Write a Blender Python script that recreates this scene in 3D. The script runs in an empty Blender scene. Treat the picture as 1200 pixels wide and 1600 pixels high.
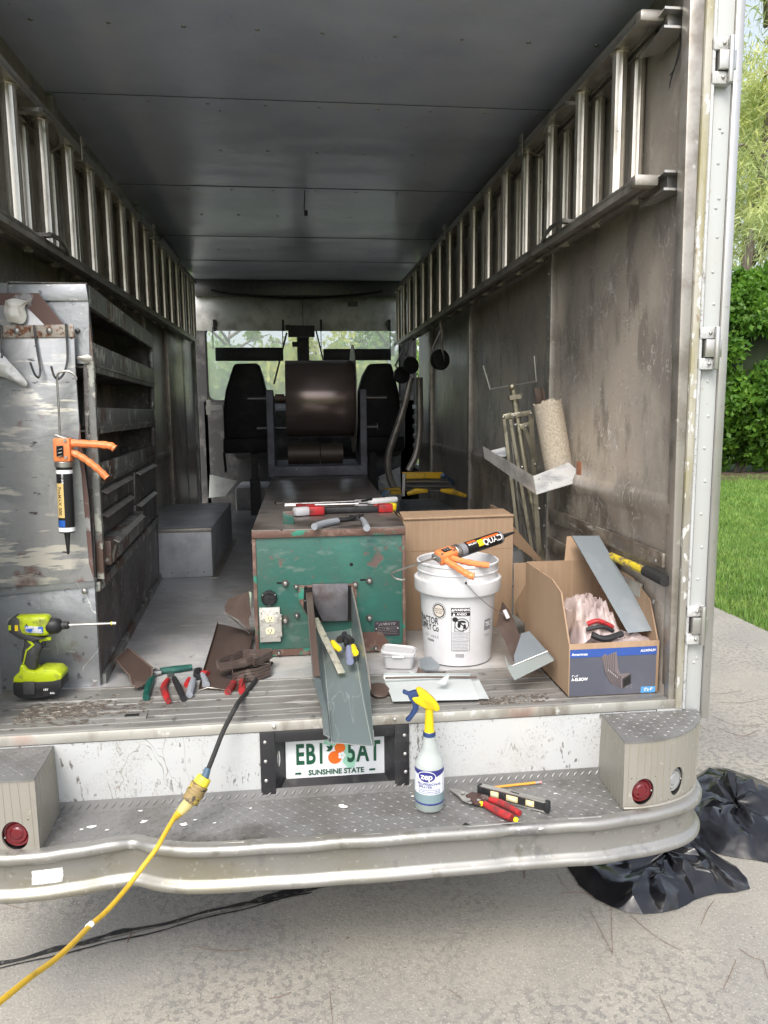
import bpy, bmesh, math, random
import numpy as np
from mathutils import Vector, Matrix, noise
random.seed(7); np.random.seed(7)
R = math.radians
SC = bpy.context.scene
COL = SC.collection

# ------------------------------------------------------------------ camera
CAMPOS = Vector((-.12, -2.13, 1.72)); PSI, PITCH, ROLL, FPX = .111926, .135096, .010, 1150.0
_F = Vector((math.sin(PSI)*math.cos(PITCH), math.cos(PSI)*math.cos(PITCH), -math.sin(PITCH)))
_R0 = Vector((math.cos(PSI), -math.sin(PSI), 0)); _U0 = _R0.cross(_F)
_U = _U0*math.cos(ROLL) + _R0*math.sin(ROLL); _R = _R0*math.cos(ROLL) - _U0*math.sin(ROLL)
cd = bpy.data.cameras.new('camera'); cam = bpy.data.objects.new('camera', cd); COL.objects.link(cam)
cam.matrix_world = Matrix(((_R.x, _U.x, -_F.x, CAMPOS.x), (_R.y, _U.y, -_F.y, CAMPOS.y), (_R.z, _U.z, -_F.z, CAMPOS.z), (0, 0, 0, 1)))
cd.sensor_fit = 'VERTICAL'; cd.sensor_height = 24; cd.lens = FPX/1600*24; cd.clip_start = .02; cd.clip_end = 600
SC.camera = cam
# ------------------------------------------------------------------ world, sun, exposure
SUN_EL, SUN_AZ = R(52), R(200)      # azimuth measured clockwise from +Y: behind the camera, a little to its left
w = bpy.data.worlds.new('World'); SC.world = w; w.use_nodes = True
nt = w.node_tree; nt.nodes.clear()
sky = nt.nodes.new('ShaderNodeTexSky'); sky.sky_type = 'NISHITA'; sky.sun_disc = False
sky.sun_elevation = SUN_EL; sky.sun_rotation = SUN_AZ; sky.air_density = 1.0; sky.dust_density = 4.0; sky.ozone_density = .6
bgn = nt.nodes.new('ShaderNodeBackground'); bgn.inputs[1].default_value = .15
won = nt.nodes.new('ShaderNodeOutputWorld'); hsv = nt.nodes.new('ShaderNodeHueSaturation'); hsv.inputs['Saturation'].default_value = .5
nt.links.new(sky.outputs[0], hsv.inputs['Color']); nt.links.new(hsv.outputs[0], bgn.inputs[0]); nt.links.new(bgn.outputs[0], won.inputs[0])
sl = bpy.data.lights.new('sun', 'SUN'); sl.energy = .7; sl.angle = R(20); sl.color = (1, .95, .87)
so = bpy.data.objects.new('sun', sl); COL.objects.link(so)
so.rotation_euler = Vector((math.sin(SUN_AZ)*math.cos(SUN_EL), math.cos(SUN_AZ)*math.cos(SUN_EL), math.sin(SUN_EL))).to_track_quat('Z', 'Y').to_euler()
SC.view_settings.view_transform = 'Standard'; SC.view_settings.look = 'None'; SC.view_settings.exposure = 1.22; SC.view_settings.gamma = 1
SC.view_settings.use_curve_mapping = False
SC.cycles.max_bounces = 10; SC.cycles.diffuse_bounces = 6; SC.cycles.glossy_bounces = 5; SC.cycles.transmission_bounces = 6; SC.cycles.transparent_max_bounces = 12
SC.cycles.sample_clamp_indirect = 6; SC.cycles.caustics_reflective = False; SC.cycles.caustics_refractive = False

# ------------------------------------------------------------------ pixel of the photograph + one world coordinate -> point
def at(px, py, X=None, Y=None, Z=None, D=None):
    d = _R*((px-600)/FPX) + _U*((800-py)/FPX) + _F
    if X is not None: t = (X-CAMPOS.x)/d.x
    elif Y is not None: t = (Y-CAMPOS.y)/d.y
    elif Z is not None: t = (Z-CAMPOS.z)/d.z
    else: t = D
    return CAMPOS + d*t

# ------------------------------------------------------------------ materials
MATS = {}
def mat(name, col, rough=.5, metal=0., layers=(), bump=None, spec=.5, trans=0., alpha=1., coat=0., ior=1.45, emis=None, sss=0.):
    """layers: dicts(kind noise|voronoi|crack|scratch, scale, lo, hi, col, rough, metal, fac, stretch, detail)"""
    m = bpy.data.materials.new(name); m.use_nodes = True; t = m.node_tree; N = t.nodes; L = t.links
    b = N['Principled BSDF']; b.inputs['Specular IOR Level'].default_value = spec; b.inputs['IOR'].default_value = ior
    b.inputs['Transmission Weight'].default_value = trans; b.inputs['Coat Weight'].default_value = coat; b.inputs['Alpha'].default_value = alpha
    if sss: b.inputs['Subsurface Weight'].default_value = sss; b.inputs['Subsurface Radius'].default_value = (.03, .03, .03)
    tc = N.new('ShaderNodeTexCoord')
    def pattern(ly):
        mp = N.new('ShaderNodeMapping'); mp.inputs['Scale'].default_value = ly.get('stretch', (1, 1, 1)); mp.inputs['Location'].default_value = (ly.get('seed', 0)*3.7, ly.get('seed', 0)*1.3, 0)
        mp.inputs['Rotation'].default_value = ly.get('rot', (0, 0, 0))
        L.new(tc.outputs['Object'], mp.inputs[0]); k = ly.get('kind', 'noise')
        if k == 'noise':
            n = N.new('ShaderNodeTexNoise'); n.inputs['Scale'].default_value = ly['scale']; n.inputs['Detail'].default_value = ly.get('detail', 6); n.inputs['Roughness'].default_value = ly.get('nr', .6)
            n.inputs['Distortion'].default_value = ly.get('dist', 0); L.new(mp.outputs[0], n.inputs['Vector']); return n.outputs['Fac']
        if k == 'voronoi':
            n = N.new('ShaderNodeTexVoronoi'); n.inputs['Scale'].default_value = ly['scale']; L.new(mp.outputs[0], n.inputs['Vector']); return n.outputs['Distance']
        if k == 'crack':
            nn = N.new('ShaderNodeTexNoise'); nn.inputs['Scale'].default_value = ly['scale']*.8; nn.inputs['Detail'].default_value = 4; L.new(mp.outputs[0], nn.inputs['Vector'])
            ad = N.new('ShaderNodeMixRGB'); ad.blend_type = 'ADD'; ad.inputs[0].default_value = ly.get('warp', .25); L.new(mp.outputs[0], ad.inputs[1]); L.new(nn.outputs['Color'], ad.inputs[2])
            n = N.new('ShaderNodeTexVoronoi'); n.feature = 'DISTANCE_TO_EDGE'; n.inputs['Scale'].default_value = ly['scale']; L.new(ad.outputs[0], n.inputs['Vector']); return n.outputs['Distance']
        if k == 'scratch':
            n = N.new('ShaderNodeTexNoise'); n.inputs['Scale'].default_value = ly['scale']; n.inputs['Detail'].default_value = 3; n.inputs['Distortion'].default_value = ly.get('dist', .4)
            L.new(mp.outputs[0], n.inputs['Vector'])
            a = N.new('ShaderNodeMath'); a.operation = 'SUBTRACT'; a.inputs[1].default_value = .5; L.new(n.outputs['Fac'], a.inputs[0])
            c = N.new('ShaderNodeMath'); c.operation = 'ABSOLUTE'; L.new(a.outputs[0], c.inputs[0]); return c.outputs[0]
    def ramp(sock, lo, hi):
        mr = N.new('ShaderNodeMapRange'); mr.inputs['From Min'].default_value = lo; mr.inputs['From Max'].default_value = hi; L.new(sock, mr.inputs['Value']); return mr.outputs[0]
    cs = N.new('ShaderNodeRGB'); cs.outputs[0].default_value = (*col, 1); c = cs.outputs[0]
    rv = N.new('ShaderNodeValue'); rv.outputs[0].default_value = rough; r = rv.outputs[0]
    mv = N.new('ShaderNodeValue'); mv.outputs[0].default_value = metal; me = mv.outputs[0]
    hs = []
    for ly in layers:
        f = ramp(pattern(ly), ly['lo'], ly['hi'])
        if 'mask' in ly:
            f2 = ramp(pattern(ly['mask']), ly['mask']['lo'], ly['mask']['hi']); mm = N.new('ShaderNodeMath'); mm.operation = 'MULTIPLY'; L.new(f, mm.inputs[0]); L.new(f2, mm.inputs[1]); f = mm.outputs[0]
        mm = N.new('ShaderNodeMath'); mm.operation = 'MULTIPLY'; mm.inputs[1].default_value = ly.get('fac', 1); L.new(f, mm.inputs[0]); f = mm.outputs[0]
        x = N.new('ShaderNodeMixRGB'); x.inputs[2].default_value = (*ly['col'], 1) if 'col' in ly else (*col, 1); L.new(f, x.inputs[0]); L.new(c, x.inputs[1])
        if 'col' in ly: c = x.outputs[0]
        for key in ('rough', 'metal'):
            if key in ly:
                y = N.new('ShaderNodeMix'); y.inputs[3].default_value = ly[key]; L.new(f, y.inputs[0])
                if key == 'rough': L.new(r, y.inputs[2]); r = y.outputs[0]
                else: L.new(me, y.inputs[2]); me = y.outputs[0]
        if 'h' in ly: hs.append((f, ly['h']))
    L.new(c, b.inputs['Base Color']); L.new(r, b.inputs['Roughness']); L.new(me, b.inputs['Metallic'])
    if emis: b.inputs['Emission Color'].default_value = (*emis[0], 1); b.inputs['Emission Strength'].default_value = emis[1]
    prev = None
    items = [(f, h, .002) for f, h in hs]
    if bump:
        for bp in (bump if isinstance(bump[0], (tuple, list)) else (bump,)):
            sc_, st = bp[0], bp[1]; ly = dict(scale=sc_, stretch=bp[2] if len(bp) > 2 else (1, 1, 1), detail=bp[3] if len(bp) > 3 else 5)
            items.append((pattern(ly), st, bp[4] if len(bp) > 4 else .01))
    for f, h, dist in items:
        bn = N.new('ShaderNodeBump'); bn.inputs['Strength'].default_value = abs(h); bn.inputs['Distance'].default_value = dist; bn.invert = h < 0
        L.new(f, bn.inputs['Height'])
        if prev: L.new(prev, bn.inputs['Normal'])
        prev = bn.outputs[0]
    if prev: L.new(prev, b.inputs['Normal'])
    MATS[name] = m; return m
def S(name, col, rough=.5, metal=0., **k): return mat(name, col, rough, metal, **k)

def glassy(name, col, transp, rough=.1):
    m = bpy.data.materials.new(name); m.use_nodes = True; t = m.node_tree; N = t.nodes; b = N['Principled BSDF']
    b.inputs['Base Color'].default_value = (*col, 1); b.inputs['Roughness'].default_value = rough
    tr = N.new('ShaderNodeBsdfTransparent'); mx = N.new('ShaderNodeMixShader'); mx.inputs[0].default_value = 1-transp
    t.links.new(tr.outputs[0], mx.inputs[1]); t.links.new(b.outputs[0], mx.inputs[2]); t.links.new(mx.outputs[0], N['Material Output'].inputs['Surface'])
    return m

def bright_haze_glass(name):  # translucent share puts a bright daylight wash into the pane itself
    m = bpy.data.materials.new(name); m.use_nodes = True; t = m.node_tree; N = t.nodes; b = N['Principled BSDF']; b.inputs['Base Color'].default_value = (.8, .9, .88, 1); b.inputs['Roughness'].default_value = .05
    tr = N.new('ShaderNodeBsdfTransparent'); tl = N.new('ShaderNodeBsdfTranslucent'); tl.inputs[0].default_value = (.92, .96, .93, 1)
    m1 = N.new('ShaderNodeMixShader'); m1.inputs[0].default_value = .24; m2 = N.new('ShaderNodeMixShader'); m2.inputs[0].default_value = .05
    t.links.new(tr.outputs[0], m1.inputs[1]); t.links.new(tl.outputs[0], m1.inputs[2]); t.links.new(m1.outputs[0], m2.inputs[1]); t.links.new(b.outputs[0], m2.inputs[2]); t.links.new(m2.outputs[0], N['Material Output'].inputs['Surface']); return m

# ------------------------------------------------------------------ mesh builder
class MB:
    def __init__(s): s.v = []; s.f = []
    def add(s, vs, fs):
        o = len(s.v); s.v += [Vector(v) for v in vs]; s.f += [tuple(i+o for i in f) for f in fs]; return s
    def box(s, c, d, M=None):
        c = Vector(c); h = Vector(d)/2
        vs = [Vector((x*h.x, y*h.y, z*h.z)) for x in (-1, 1) for y in (-1, 1) for z in (-1, 1)]
        vs = [(M @ v if M else v) + c for v in vs]
        return s.add(vs, [(0, 1, 3, 2), (4, 6, 7, 5), (0, 4, 5, 1), (2, 3, 7, 6), (0, 2, 6, 4), (1, 5, 7, 3)])
    def bb(s, x0, x1, y0, y1, z0, z1): return s.box(((x0+x1)/2, (y0+y1)/2, (z0+z1)/2), (abs(x1-x0), abs(y1-y0), abs(z1-z0)))
    def prism(s, pts, off):
        pts = [Vector(p) for p in pts]; off = Vector(off); n = len(pts)
        return s.add(pts + [p+off for p in pts], [tuple(range(n))[::-1], tuple(range(n, 2*n))] + [(i, (i+1) % n, (i+1) % n+n, i+n) for i in range(n)])
    def bar(s, a, b, w, h, up=(0, 0, 1)):
        a = Vector(a); b = Vector(b); d = (b-a).normalized(); u = Vector(up); sd = d.cross(u)
        if sd.length < 1e-4: sd = d.cross(Vector((1, 0, 0)))
        sd.normalize(); u = sd.cross(d)
        return s.prism([a+sd*w/2*i+u*h/2*j for i, j in ((-1, -1), (1, -1), (1, 1), (-1, 1))], b-a)
    def tube(s, pts, r, n=8, caps=True):
        pts = [Vector(p) for p in pts]; k = len(pts); rs = r if isinstance(r, (list, tuple)) else [r]*k
        rings = []; prev = None
        for i, p in enumerate(pts):
            d = (pts[min(i+1, k-1)]-pts[max(i-1, 0)]).normalized()
            if prev is None:
                a = Vector((0, 0, 1)) if abs(d.z) < .9 else Vector((1, 0, 0)); u = d.cross(a).normalized()
            else: u = (prev - d*prev.dot(d)).normalized()
            prev = u; v = d.cross(u)
            rings.append([p + (u*math.cos(2*math.pi*j/n) + v*math.sin(2*math.pi*j/n))*rs[i] for j in range(n)])
        fs = [(i*n+j, i*n+(j+1) % n, (i+1)*n+(j+1) % n, (i+1)*n+j) for i in range(k-1) for j in range(n)]
        if caps: fs += [tuple(range(n))[::-1], tuple(range((k-1)*n, k*n))]
        return s.add([v for rg in rings for v in rg], fs)
    def cyl(s, a, b, r, n=16, r2=None): return s.tube([a, b], [r, r if r2 is None else r2], n)
    def lathe(s, prof, M=None, n=28, cap=(True, True)):
        vs = []
        for r_, z in prof: vs += [Vector((r_*math.cos(2*math.pi*j/n), r_*math.sin(2*math.pi*j/n), z)) for j in range(n)]
        k = len(prof); fs = [(i*n+j, i*n+(j+1) % n, (i+1)*n+(j+1) % n, (i+1)*n+j) for i in range(k-1) for j in range(n)]
        if cap[0]: fs.append(tuple(range(n))[::-1])
        if cap[1]: fs.append(tuple(range((k-1)*n, k*n)))
        return s.add([M @ v if M else v for v in vs], fs)
    def grid(s, rows):
        n = len(rows[0]); vs = [p for r_ in rows for p in r_]
        return s.add(vs, [(i*n+j, i*n+j+1, (i+1)*n+j+1, (i+1)*n+j) for i in range(len(rows)-1) for j in range(n-1)])
    def ball(s, c, r, n=10, M=None):
        c = Vector(c); rr = Vector(r) if isinstance(r, (tuple, list)) else Vector((r, r, r))
        prof = [(math.sin(math.pi*i/n)+1e-4, -math.cos(math.pi*i/n)) for i in range(n+1)]
        T = Matrix.Translation(c) @ (M.to_4x4() if M else Matrix()) @ Matrix.Diagonal((*rr, 1))
        return s.lathe(prof, T, n=n+4)
    def xf(s, M): s.v = [M @ v for v in s.v]; return s

class Th:
    """one thing: an Empty at its base; geometry is given in world coordinates unless M (its local frame) is given"""
    def __init__(s, name, label, cat, loc=(0, 0, 0), M=None, group=None, kind=None):
        o = bpy.data.objects.new(name, None); COL.objects.link(o); o.empty_display_size = .05
        s.local = M is not None; s.M = M if M is not None else Matrix.Translation(Vector(loc)); o.matrix_world = s.M; s.o = o
        if label: o['label'] = label
        if cat: o['category'] = cat
        if group: o['group'] = group
        if kind: o['kind'] = kind
    def part(s, name, mb, m, parent=None, **k):
        return mk(name, mb, m, parent or s.o, inv=None if s.local else s.M.inverted(), **k)

def mk(name, mb, m, parent=None, inv=None, bevel=0, solid=0, smooth=True, angle=35, label=None, cat=None, group=None, kind=None, sub=0, seg=2, weld=False, loc=None):
    me = bpy.data.meshes.new(name); vs = [inv @ v for v in mb.v] if inv is not None else mb.v
    L = Vector(loc) if loc is not None else None
    if L: vs = [v-L for v in vs]
    me.from_pydata([tuple(v) for v in vs], [], mb.f)
    if bevel or solid or weld:
        b = bmesh.new(); b.from_mesh(me)
        if weld: bmesh.ops.remove_doubles(b, verts=b.verts, dist=1e-5)
        bmesh.ops.recalc_face_normals(b, faces=b.faces)
        if solid: bmesh.ops.solidify(b, geom=list(b.faces), thickness=solid)
        if bevel:
            es = [e for e in b.edges if len(e.link_faces) == 2 and e.calc_face_angle(0) > R(28)]
            bmesh.ops.bevel(b, geom=es, offset=bevel, segments=seg, affect='EDGES', profile=.5, clamp_overlap=True)
        b.to_mesh(me); b.free()
    else:
        b = bmesh.new(); b.from_mesh(me); bmesh.ops.recalc_face_normals(b, faces=b.faces); b.to_mesh(me); b.free()
    if smooth:
        me.shade_smooth(); me.set_sharp_from_angle(angle=R(angle))
    me.materials.append(m)
    o = bpy.data.objects.new(name, me); COL.objects.link(o)
    if parent: o.parent = parent
    if L: o.location = L
    if label: o['label'] = label
    if cat: o['category'] = cat
    if group: o['group'] = group
    if kind: o['kind'] = kind
    return o
def solo(name, mb, m, label, cat, group=None, **k):
    xs = [v for v in mb.v]; c = sum(xs, Vector())/len(xs); c.z = min(v.z for v in xs)
    return mk(name, mb, m, label=label, cat=cat, group=group, loc=c, **k)

_tc = {}
def text_mb(s, size, M, align='CENTER', bold=0., wrap=None, sx=1., spacing=1., shear=0.):
    """the words as flat faces; M places them: x right, y up, z out of the surface. wrap=radius bends them round a vertical cylinder"""
    cu = bpy.data.curves.new('t', 'FONT'); cu.body = s; cu.size = size; cu.align_x = align; cu.align_y = 'CENTER'; cu.offset = bold*size; cu.space_character = spacing; cu.shear = shear
    cu.resolution_u = 3
    o = bpy.data.objects.new('t', cu); COL.objects.link(o)
    dg = bpy.context.evaluated_depsgraph_get(); me = bpy.data.meshes.new_from_object(o.evaluated_get(dg))
    mb = MB(); vs = []
    for v in me.vertices:
        x, y, z = v.co.x*sx, v.co.y, v.co.z
        if wrap: a = x/wrap; x, z = wrap*math.sin(a), wrap*(math.cos(a)-1)
        vs.append(M @ Vector((x, y, z)))
    mb.add(vs, [tuple(p.vertices) for p in me.polygons])
    bpy.data.objects.remove(o); bpy.data.curves.remove(cu); bpy.data.meshes.remove(me); return mb
def frame(o, x, y):
    x = Vector(x).normalized(); y = Vector(y); y = (y-x*y.dot(x)).normalized(); z = x.cross(y); o = Vector(o)
    return Matrix(((x.x, y.x, z.x, o.x), (x.y, y.y, z.y, o.y), (x.z, y.z, z.z, o.z), (0, 0, 0, 1)))
def smoothpath(pts, n=6):
    pts = [Vector(p) for p in pts]; out = []
    for i in range(len(pts)-1):
        p0 = pts[max(i-1, 0)]; p1 = pts[i]; p2 = pts[i+1]; p3 = pts[min(i+2, len(pts)-1)]
        for j in range(n):
            t = j/n; out.append(.5*((2*p1)+(p2-p0)*t+(2*p0-5*p1+4*p2-p3)*t*t+(3*p1-p0-3*p2+p3)*t**3))
    return out+[pts[-1]]

def tone_patches(col, scale, lo, hi, **k): return dict(kind='noise', scale=scale, lo=lo, hi=hi, col=col, **k)

# ---- shared materials
m_wall = mat('grimy aluminium wall', (.47, .41, .345), .36, .25, [tone_patches((.17, .15, .13), 2.5, .42, .6, fac=.85), tone_patches((.13, .115, .10), 9, .54, .62, fac=.6, stretch=(1, 1, .35), seed=2), tone_patches((.52, .49, .45), 14, .56, .66, fac=.5, stretch=(1, 1, .4)),
    dict(kind='scratch', scale=11, lo=.010, hi=.003, col=(.78, .76, .72), rough=.3, fac=.75, stretch=(1, 1, .6), mask=dict(kind='noise', scale=5, lo=.5, hi=.58)), tone_patches((.7, .68, .64), 60, .62, .66, fac=.6), tone_patches((.2, .17, .15), 45, .62, .66, fac=.6, seed=5), tone_patches((.30, .27, .24), 1.1, .45, .6, fac=.6, seed=7, stretch=(1, 1, .5))], bump=((3, .5, (1, 1, 1), 2, .02), (60, .12, (1, 1, 1), 4, .003)))
m_ceil = mat('painted grey ceiling sheet', (.66, .71, .86), .25, .3, [tone_patches((.46, .50, .64), 1.6, .42, .62, fac=.6), tone_patches((.7, .7, .7), 5, .55, .72, fac=.35, stretch=(.7, 1.3, 1)), tone_patches((.5, .5, .48), 90, .72, .75, fac=.8, mask=dict(kind='noise', scale=3, lo=.5, hi=.6)),
    tone_patches((.03, .03, .03), 60, .66, .69, fac=.8, mask=dict(kind='noise', scale=2.2, lo=.55, hi=.62))], bump=((1.2, .35, (.7, 1.4, 1), 2, .04), (14, .08, (.6, 1.3, 1), 4, .006), (60, .15, (1, 1, 1), 4, .004)))
m_floor = mat('scuffed grey steel floor', (.50, .505, .515), .34, .25, [tone_patches((.22, .215, .205), 1.6, .5, .62, fac=.7, seed=4), tone_patches((.62, .60, .56), 2.2, .55, .58, fac=.5, seed=8), tone_patches((.33, .33, .33), 3, .45, .62, fac=.85), tone_patches((.48, .45, .4), 6, .6, .7, fac=.6, stretch=(.4, 1, 1)), dict(kind='scratch', scale=7, lo=.008, hi=.002, col=(.7, .7, .68), stretch=(.3, 2.5, 1), fac=.6), tone_patches((.1, .09, .08), 24, .64, .72, fac=.7)], bump=((30, .15, (.4, 1, 1), 4, .004),))
m_sill = mat('worn aluminium sill', (.29, .285, .27), .45, .45, [tone_patches((.19, .165, .15), 3.5, .56, .66, fac=.6, seed=6), tone_patches((.5, .49, .47), 9, .6, .64, fac=.7, seed=9, stretch=(.3, 1.5, 1)), tone_patches((.17, .165, .155), 5, .5, .68, fac=.7, stretch=(.8, 1.2, 1)), tone_patches((.42, .41, .39), 16, .56, .7, fac=.6, stretch=(.25, 2, 1)), tone_patches((.07, .065, .06), 18, .62, .7, fac=.8, seed=2)], bump=((45, .25, (.3, 1, 1), 5, .004),))
m_sillm = mat('mucky sill debris', (.1, .085, .07), .9, 0, [tone_patches((.3, .27, .23), 40, .5, .65)], bump=((60, .8, (1, 1, 1), 5, .01),))
m_white = mat('chipped white paint', (.48, .495, .50), .42, 0, [
    tone_patches((.54, .53, .50), 3, .5, .7, fac=.5), tone_patches((.44, .40, .33), 4, .56, .8, fac=.5, stretch=(1, 1, .3), seed=4),
    dict(kind='noise', scale=62, lo=.615, hi=.635, col=(.26, .25, .235), rough=.5, metal=.5, h=-.5, stretch=(1.3, 1, .45), detail=3, mask=dict(kind='noise', scale=4.5, lo=.47, hi=.55)),
    dict(kind='noise', scale=150, lo=.60, hi=.62, col=(.28, .27, .25), h=-.4, detail=2, stretch=(1, 1, .7), seed=3, mask=dict(kind='noise', scale=6, lo=.46, hi=.56, seed=21)),
    dict(kind='scratch', scale=7, lo=.006, hi=.003, col=(.3, .29, .27), h=-.3, dist=1.6, stretch=(1, 1, .45), mask=dict(kind='noise', scale=4, lo=.48, hi=.54, seed=5)),
    dict(kind='crack', scale=40, lo=.045, hi=.015, col=(.36, .355, .33), h=-.3, mask=dict(kind='noise', scale=3.3, lo=.50, hi=.56, seed=8))], bump=((6, .1, (1, 1, 1), 3, .01),))
m_white2 = mat('white enamel', (.43, .445, .44), .38, 0, [tone_patches((.42, .41, .38), 5, .5, .75, fac=.5), dict(kind='noise', scale=40, lo=.68, hi=.7, col=(.4, .39, .36), detail=3)])
m_cream = mat('peeling cream frame paint', (.40, .385, .33), .5, 0, [tone_patches((.27, .24, .12), 12, .44, .6, fac=.9, stretch=(1, 1, .2)), tone_patches((.2, .19, .17), 5, .5, .62, fac=.6, seed=3, stretch=(1, 1, .3)), dict(kind='noise', scale=34, lo=.6, hi=.63, col=(.6, .6, .58), h=.4, stretch=(1, 1, .4)), dict(kind='noise', scale=30, lo=.64, hi=.68, col=(.26, .2, .13), seed=2)], bump=((30, .2),))
m_alu = mat('bare aluminium', (.5, .495, .48), .34, .85, [tone_patches((.42, .40, .36), 6, .45, .7, fac=.7), tone_patches((.3, .27, .22), 30, .62, .7, fac=.6)], bump=((50, .1, (1, 1, 1), 4, .003),))
m_alud = mat('dirty ladder aluminium', (.38, .355, .32), .42, .6, [tone_patches((.2, .18, .15), 9, .48, .66, fac=.8), tone_patches((.7, .68, .62), 40, .64, .7, fac=.5)], bump=((50, .1, (1, 1, 1), 4, .003),))
m_rung = mat('ridged ladder rung aluminium', (.66, .62, .54), .32, .85, [tone_patches((.3, .26, .2), 16, .52, .7, fac=.7, stretch=(1, 1, .4)), tone_patches((.1, .09, .08), 45, .68, .72)])
m_bump = mat('weathered bumper aluminium', (.31, .305, .29), .38, .6, [tone_patches((.23, .22, .16), 2.2, .54, .68, fac=.5, seed=11), tone_patches((.15, .15, .16), 6, .58, .68, fac=.7, seed=13), tone_patches((.27, .25, .18), 3, .48, .66, fac=.8, stretch=(.6, 1, 2)), tone_patches((.17, .16, .13), 20, .58, .68, fac=.6), tone_patches((.5, .49, .47), 60, .6, .68, fac=.5), dict(kind='scratch', scale=22, lo=.01, hi=0, col=(.3, .29, .27), fac=.7, mask=dict(kind='noise', scale=6, lo=.55, hi=.6))], bump=((40, .15, (1, 1, 1), 4, .003), (2.2, .4, (1, 1, 1), 2, .02)))
m_tread = mat('diamond plate aluminium', (.27, .27, .265), .56, .6, [tone_patches((.18, .175, .165), 5, .48, .64, fac=.7), tone_patches((.08, .07, .06), 3, .60, .70, fac=.7, seed=3), tone_patches((.36, .35, .34), 50, .62, .7, fac=.5)], bump=((60, .12, (1, 1, 1), 4, .003),))
m_ribs = mat('ribbed light housing', (.33, .315, .28), .45, .35, [tone_patches((.27, .25, .19), 5, .5, .7, fac=.6), tone_patches((.5, .48, .44), 40, .62, .68, fac=.5)], bump=((40, .15, (1, 1, 1), 4, .003),))
m_black = S('black plastic', (.018, .018, .02), .45, layers=[tone_patches((.06, .06, .06), 20, .55, .75, fac=.6)])
m_rubber = S('black rubber', (.022, .022, .022), .75)
m_blk_frame = mat('dusty black plastic frame', (.022, .022, .025), .4, 0, [tone_patches((.16, .15, .14), 7, .55, .75, fac=.6), tone_patches((.3, .29, .27), 80, .7, .73, fac=.5)])
m_chrome = S('chrome', (.8, .8, .8), .12, 1.)
m_steel = S('dull steel', (.4, .39, .37), .38, .9, layers=[tone_patches((.2, .17, .14), 40, .5, .7, fac=.6)])
m_rivet = S('steel rivet', (.55, .54, .52), .35, .85)
m_dsteel = mat('dark blued steel', (.10, .10, .105), .4, .8, [tone_patches((.2, .15, .11), 30, .5, .7, fac=.6)])
m_redlens = mat('red plastic lens', (.14, .008, .014), .2, 0, [tone_patches((.08, .006, .01), 40, .5, .6, fac=.5)], coat=.6)
m_clearlens = S('clear lens', (.36, .37, .37), .12, .3)
m_dark = S('dark recess', (.008, .008, .008), .9)

# ================================================================== GROUND AND PLANTING
m_conc = mat('broom finished concrete', (.33, .31, .265), .85, 0, [tone_patches((.25, .24, .215), 1.1, .45, .62, fac=.8), tone_patches((.17, .165, .155), 38, .50, .56, fac=.75, detail=4, mask=dict(kind='noise', scale=1.0, lo=.42, hi=.58, seed=4)), tone_patches((.22, .21, .19), 70, .56, .62, fac=.5, detail=3), tone_patches((.52, .49, .43), 130, .58, .68, fac=.6, detail=2),
    dict(kind='noise', scale=120, lo=.71, hi=.74, col=(.07, .06, .05), detail=1), tone_patches((.2, .2, .2), .8, .58, .75, fac=.6, seed=3)], bump=((90, .5, (1, 1, 1), 4, .006), (320, .4, (1, 1, 1), 2, .002)))
m_lawn = mat('lawn soil', (.06, .10, .02), .9, 0, [tone_patches((.10, .15, .03), 20, .45, .6)])
m_grass = mat('grass blades', (.10, .21, .03), .6, 0, [tone_patches((.20, .30, .06), 3, .42, .62, fac=.8), tone_patches((.3, .33, .12), 60, .6, .7, fac=.6)])
m_mulch = mat('brown mulch', (.07, .045, .03), .95, 0, [tone_patches((.16, .11, .08), 22, .5, .65)], bump=((25, 1., (1, 1, 1), 5, .05),))
m_tar = S('black joint tar', (.012, .012, .012), .6, layers=[tone_patches((.08, .075, .07), 60, .55, .65)])
def leafmat(name, c1, c2, c3, sc_=1.3):
    m = mat(name, c1, .45, 0, [tone_patches(c2, sc_, .42, .6), tone_patches(c3, sc_*4, .55, .7, fac=.8)])
    t = m.node_tree; N = t.nodes; b = N['Principled BSDF']; tr = N.new('ShaderNodeBsdfTranslucent'); mx = N.new('ShaderNodeMixShader'); mx.inputs[0].default_value = .5
    t.links.new(b.inputs['Base Color'].links[0].from_socket, tr.inputs['Color']); t.links.new(b.outputs[0], mx.inputs[1]); t.links.new(tr.outputs[0], mx.inputs[2])
    t.links.new(mx.outputs[0], N['Material Output'].inputs['Surface']); return m
m_hedge = leafmat('glossy hedge leaves', (.08, .19, .025), (.15, .31, .035), (.30, .46, .08))
m_treeA = leafmat('yellow green foliage', (.34, .46, .09), (.62, .64, .14), (.78, .74, .2), .7)
m_treeB = leafmat('mid green foliage', (.24, .40, .12), (.38, .52, .16), (.6, .66, .2), .7)
m_feather = leafmat('feathery pale foliage', (.42, .52, .24), (.66, .70, .3), (.82, .80, .32), .5)
m_bark = mat('grey bark', (.16, .13, .11), .9, 0, [tone_patches((.3, .27, .24), 12, .5, .65, stretch=(1, 1, .2))], bump=((14, .6, (1, 1, .25), 4, .02),))

pA = at(0, 1505, Z=0); pB = at(530, 1377, Z=0); dj = (pB-pA).normalized()
gr = MB(); gr.bb(-150, 150, -60, 250, -.5, -.05); mk('ground', gr, m_lawn, kind='structure', loc=(0, 0, 0))
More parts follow.
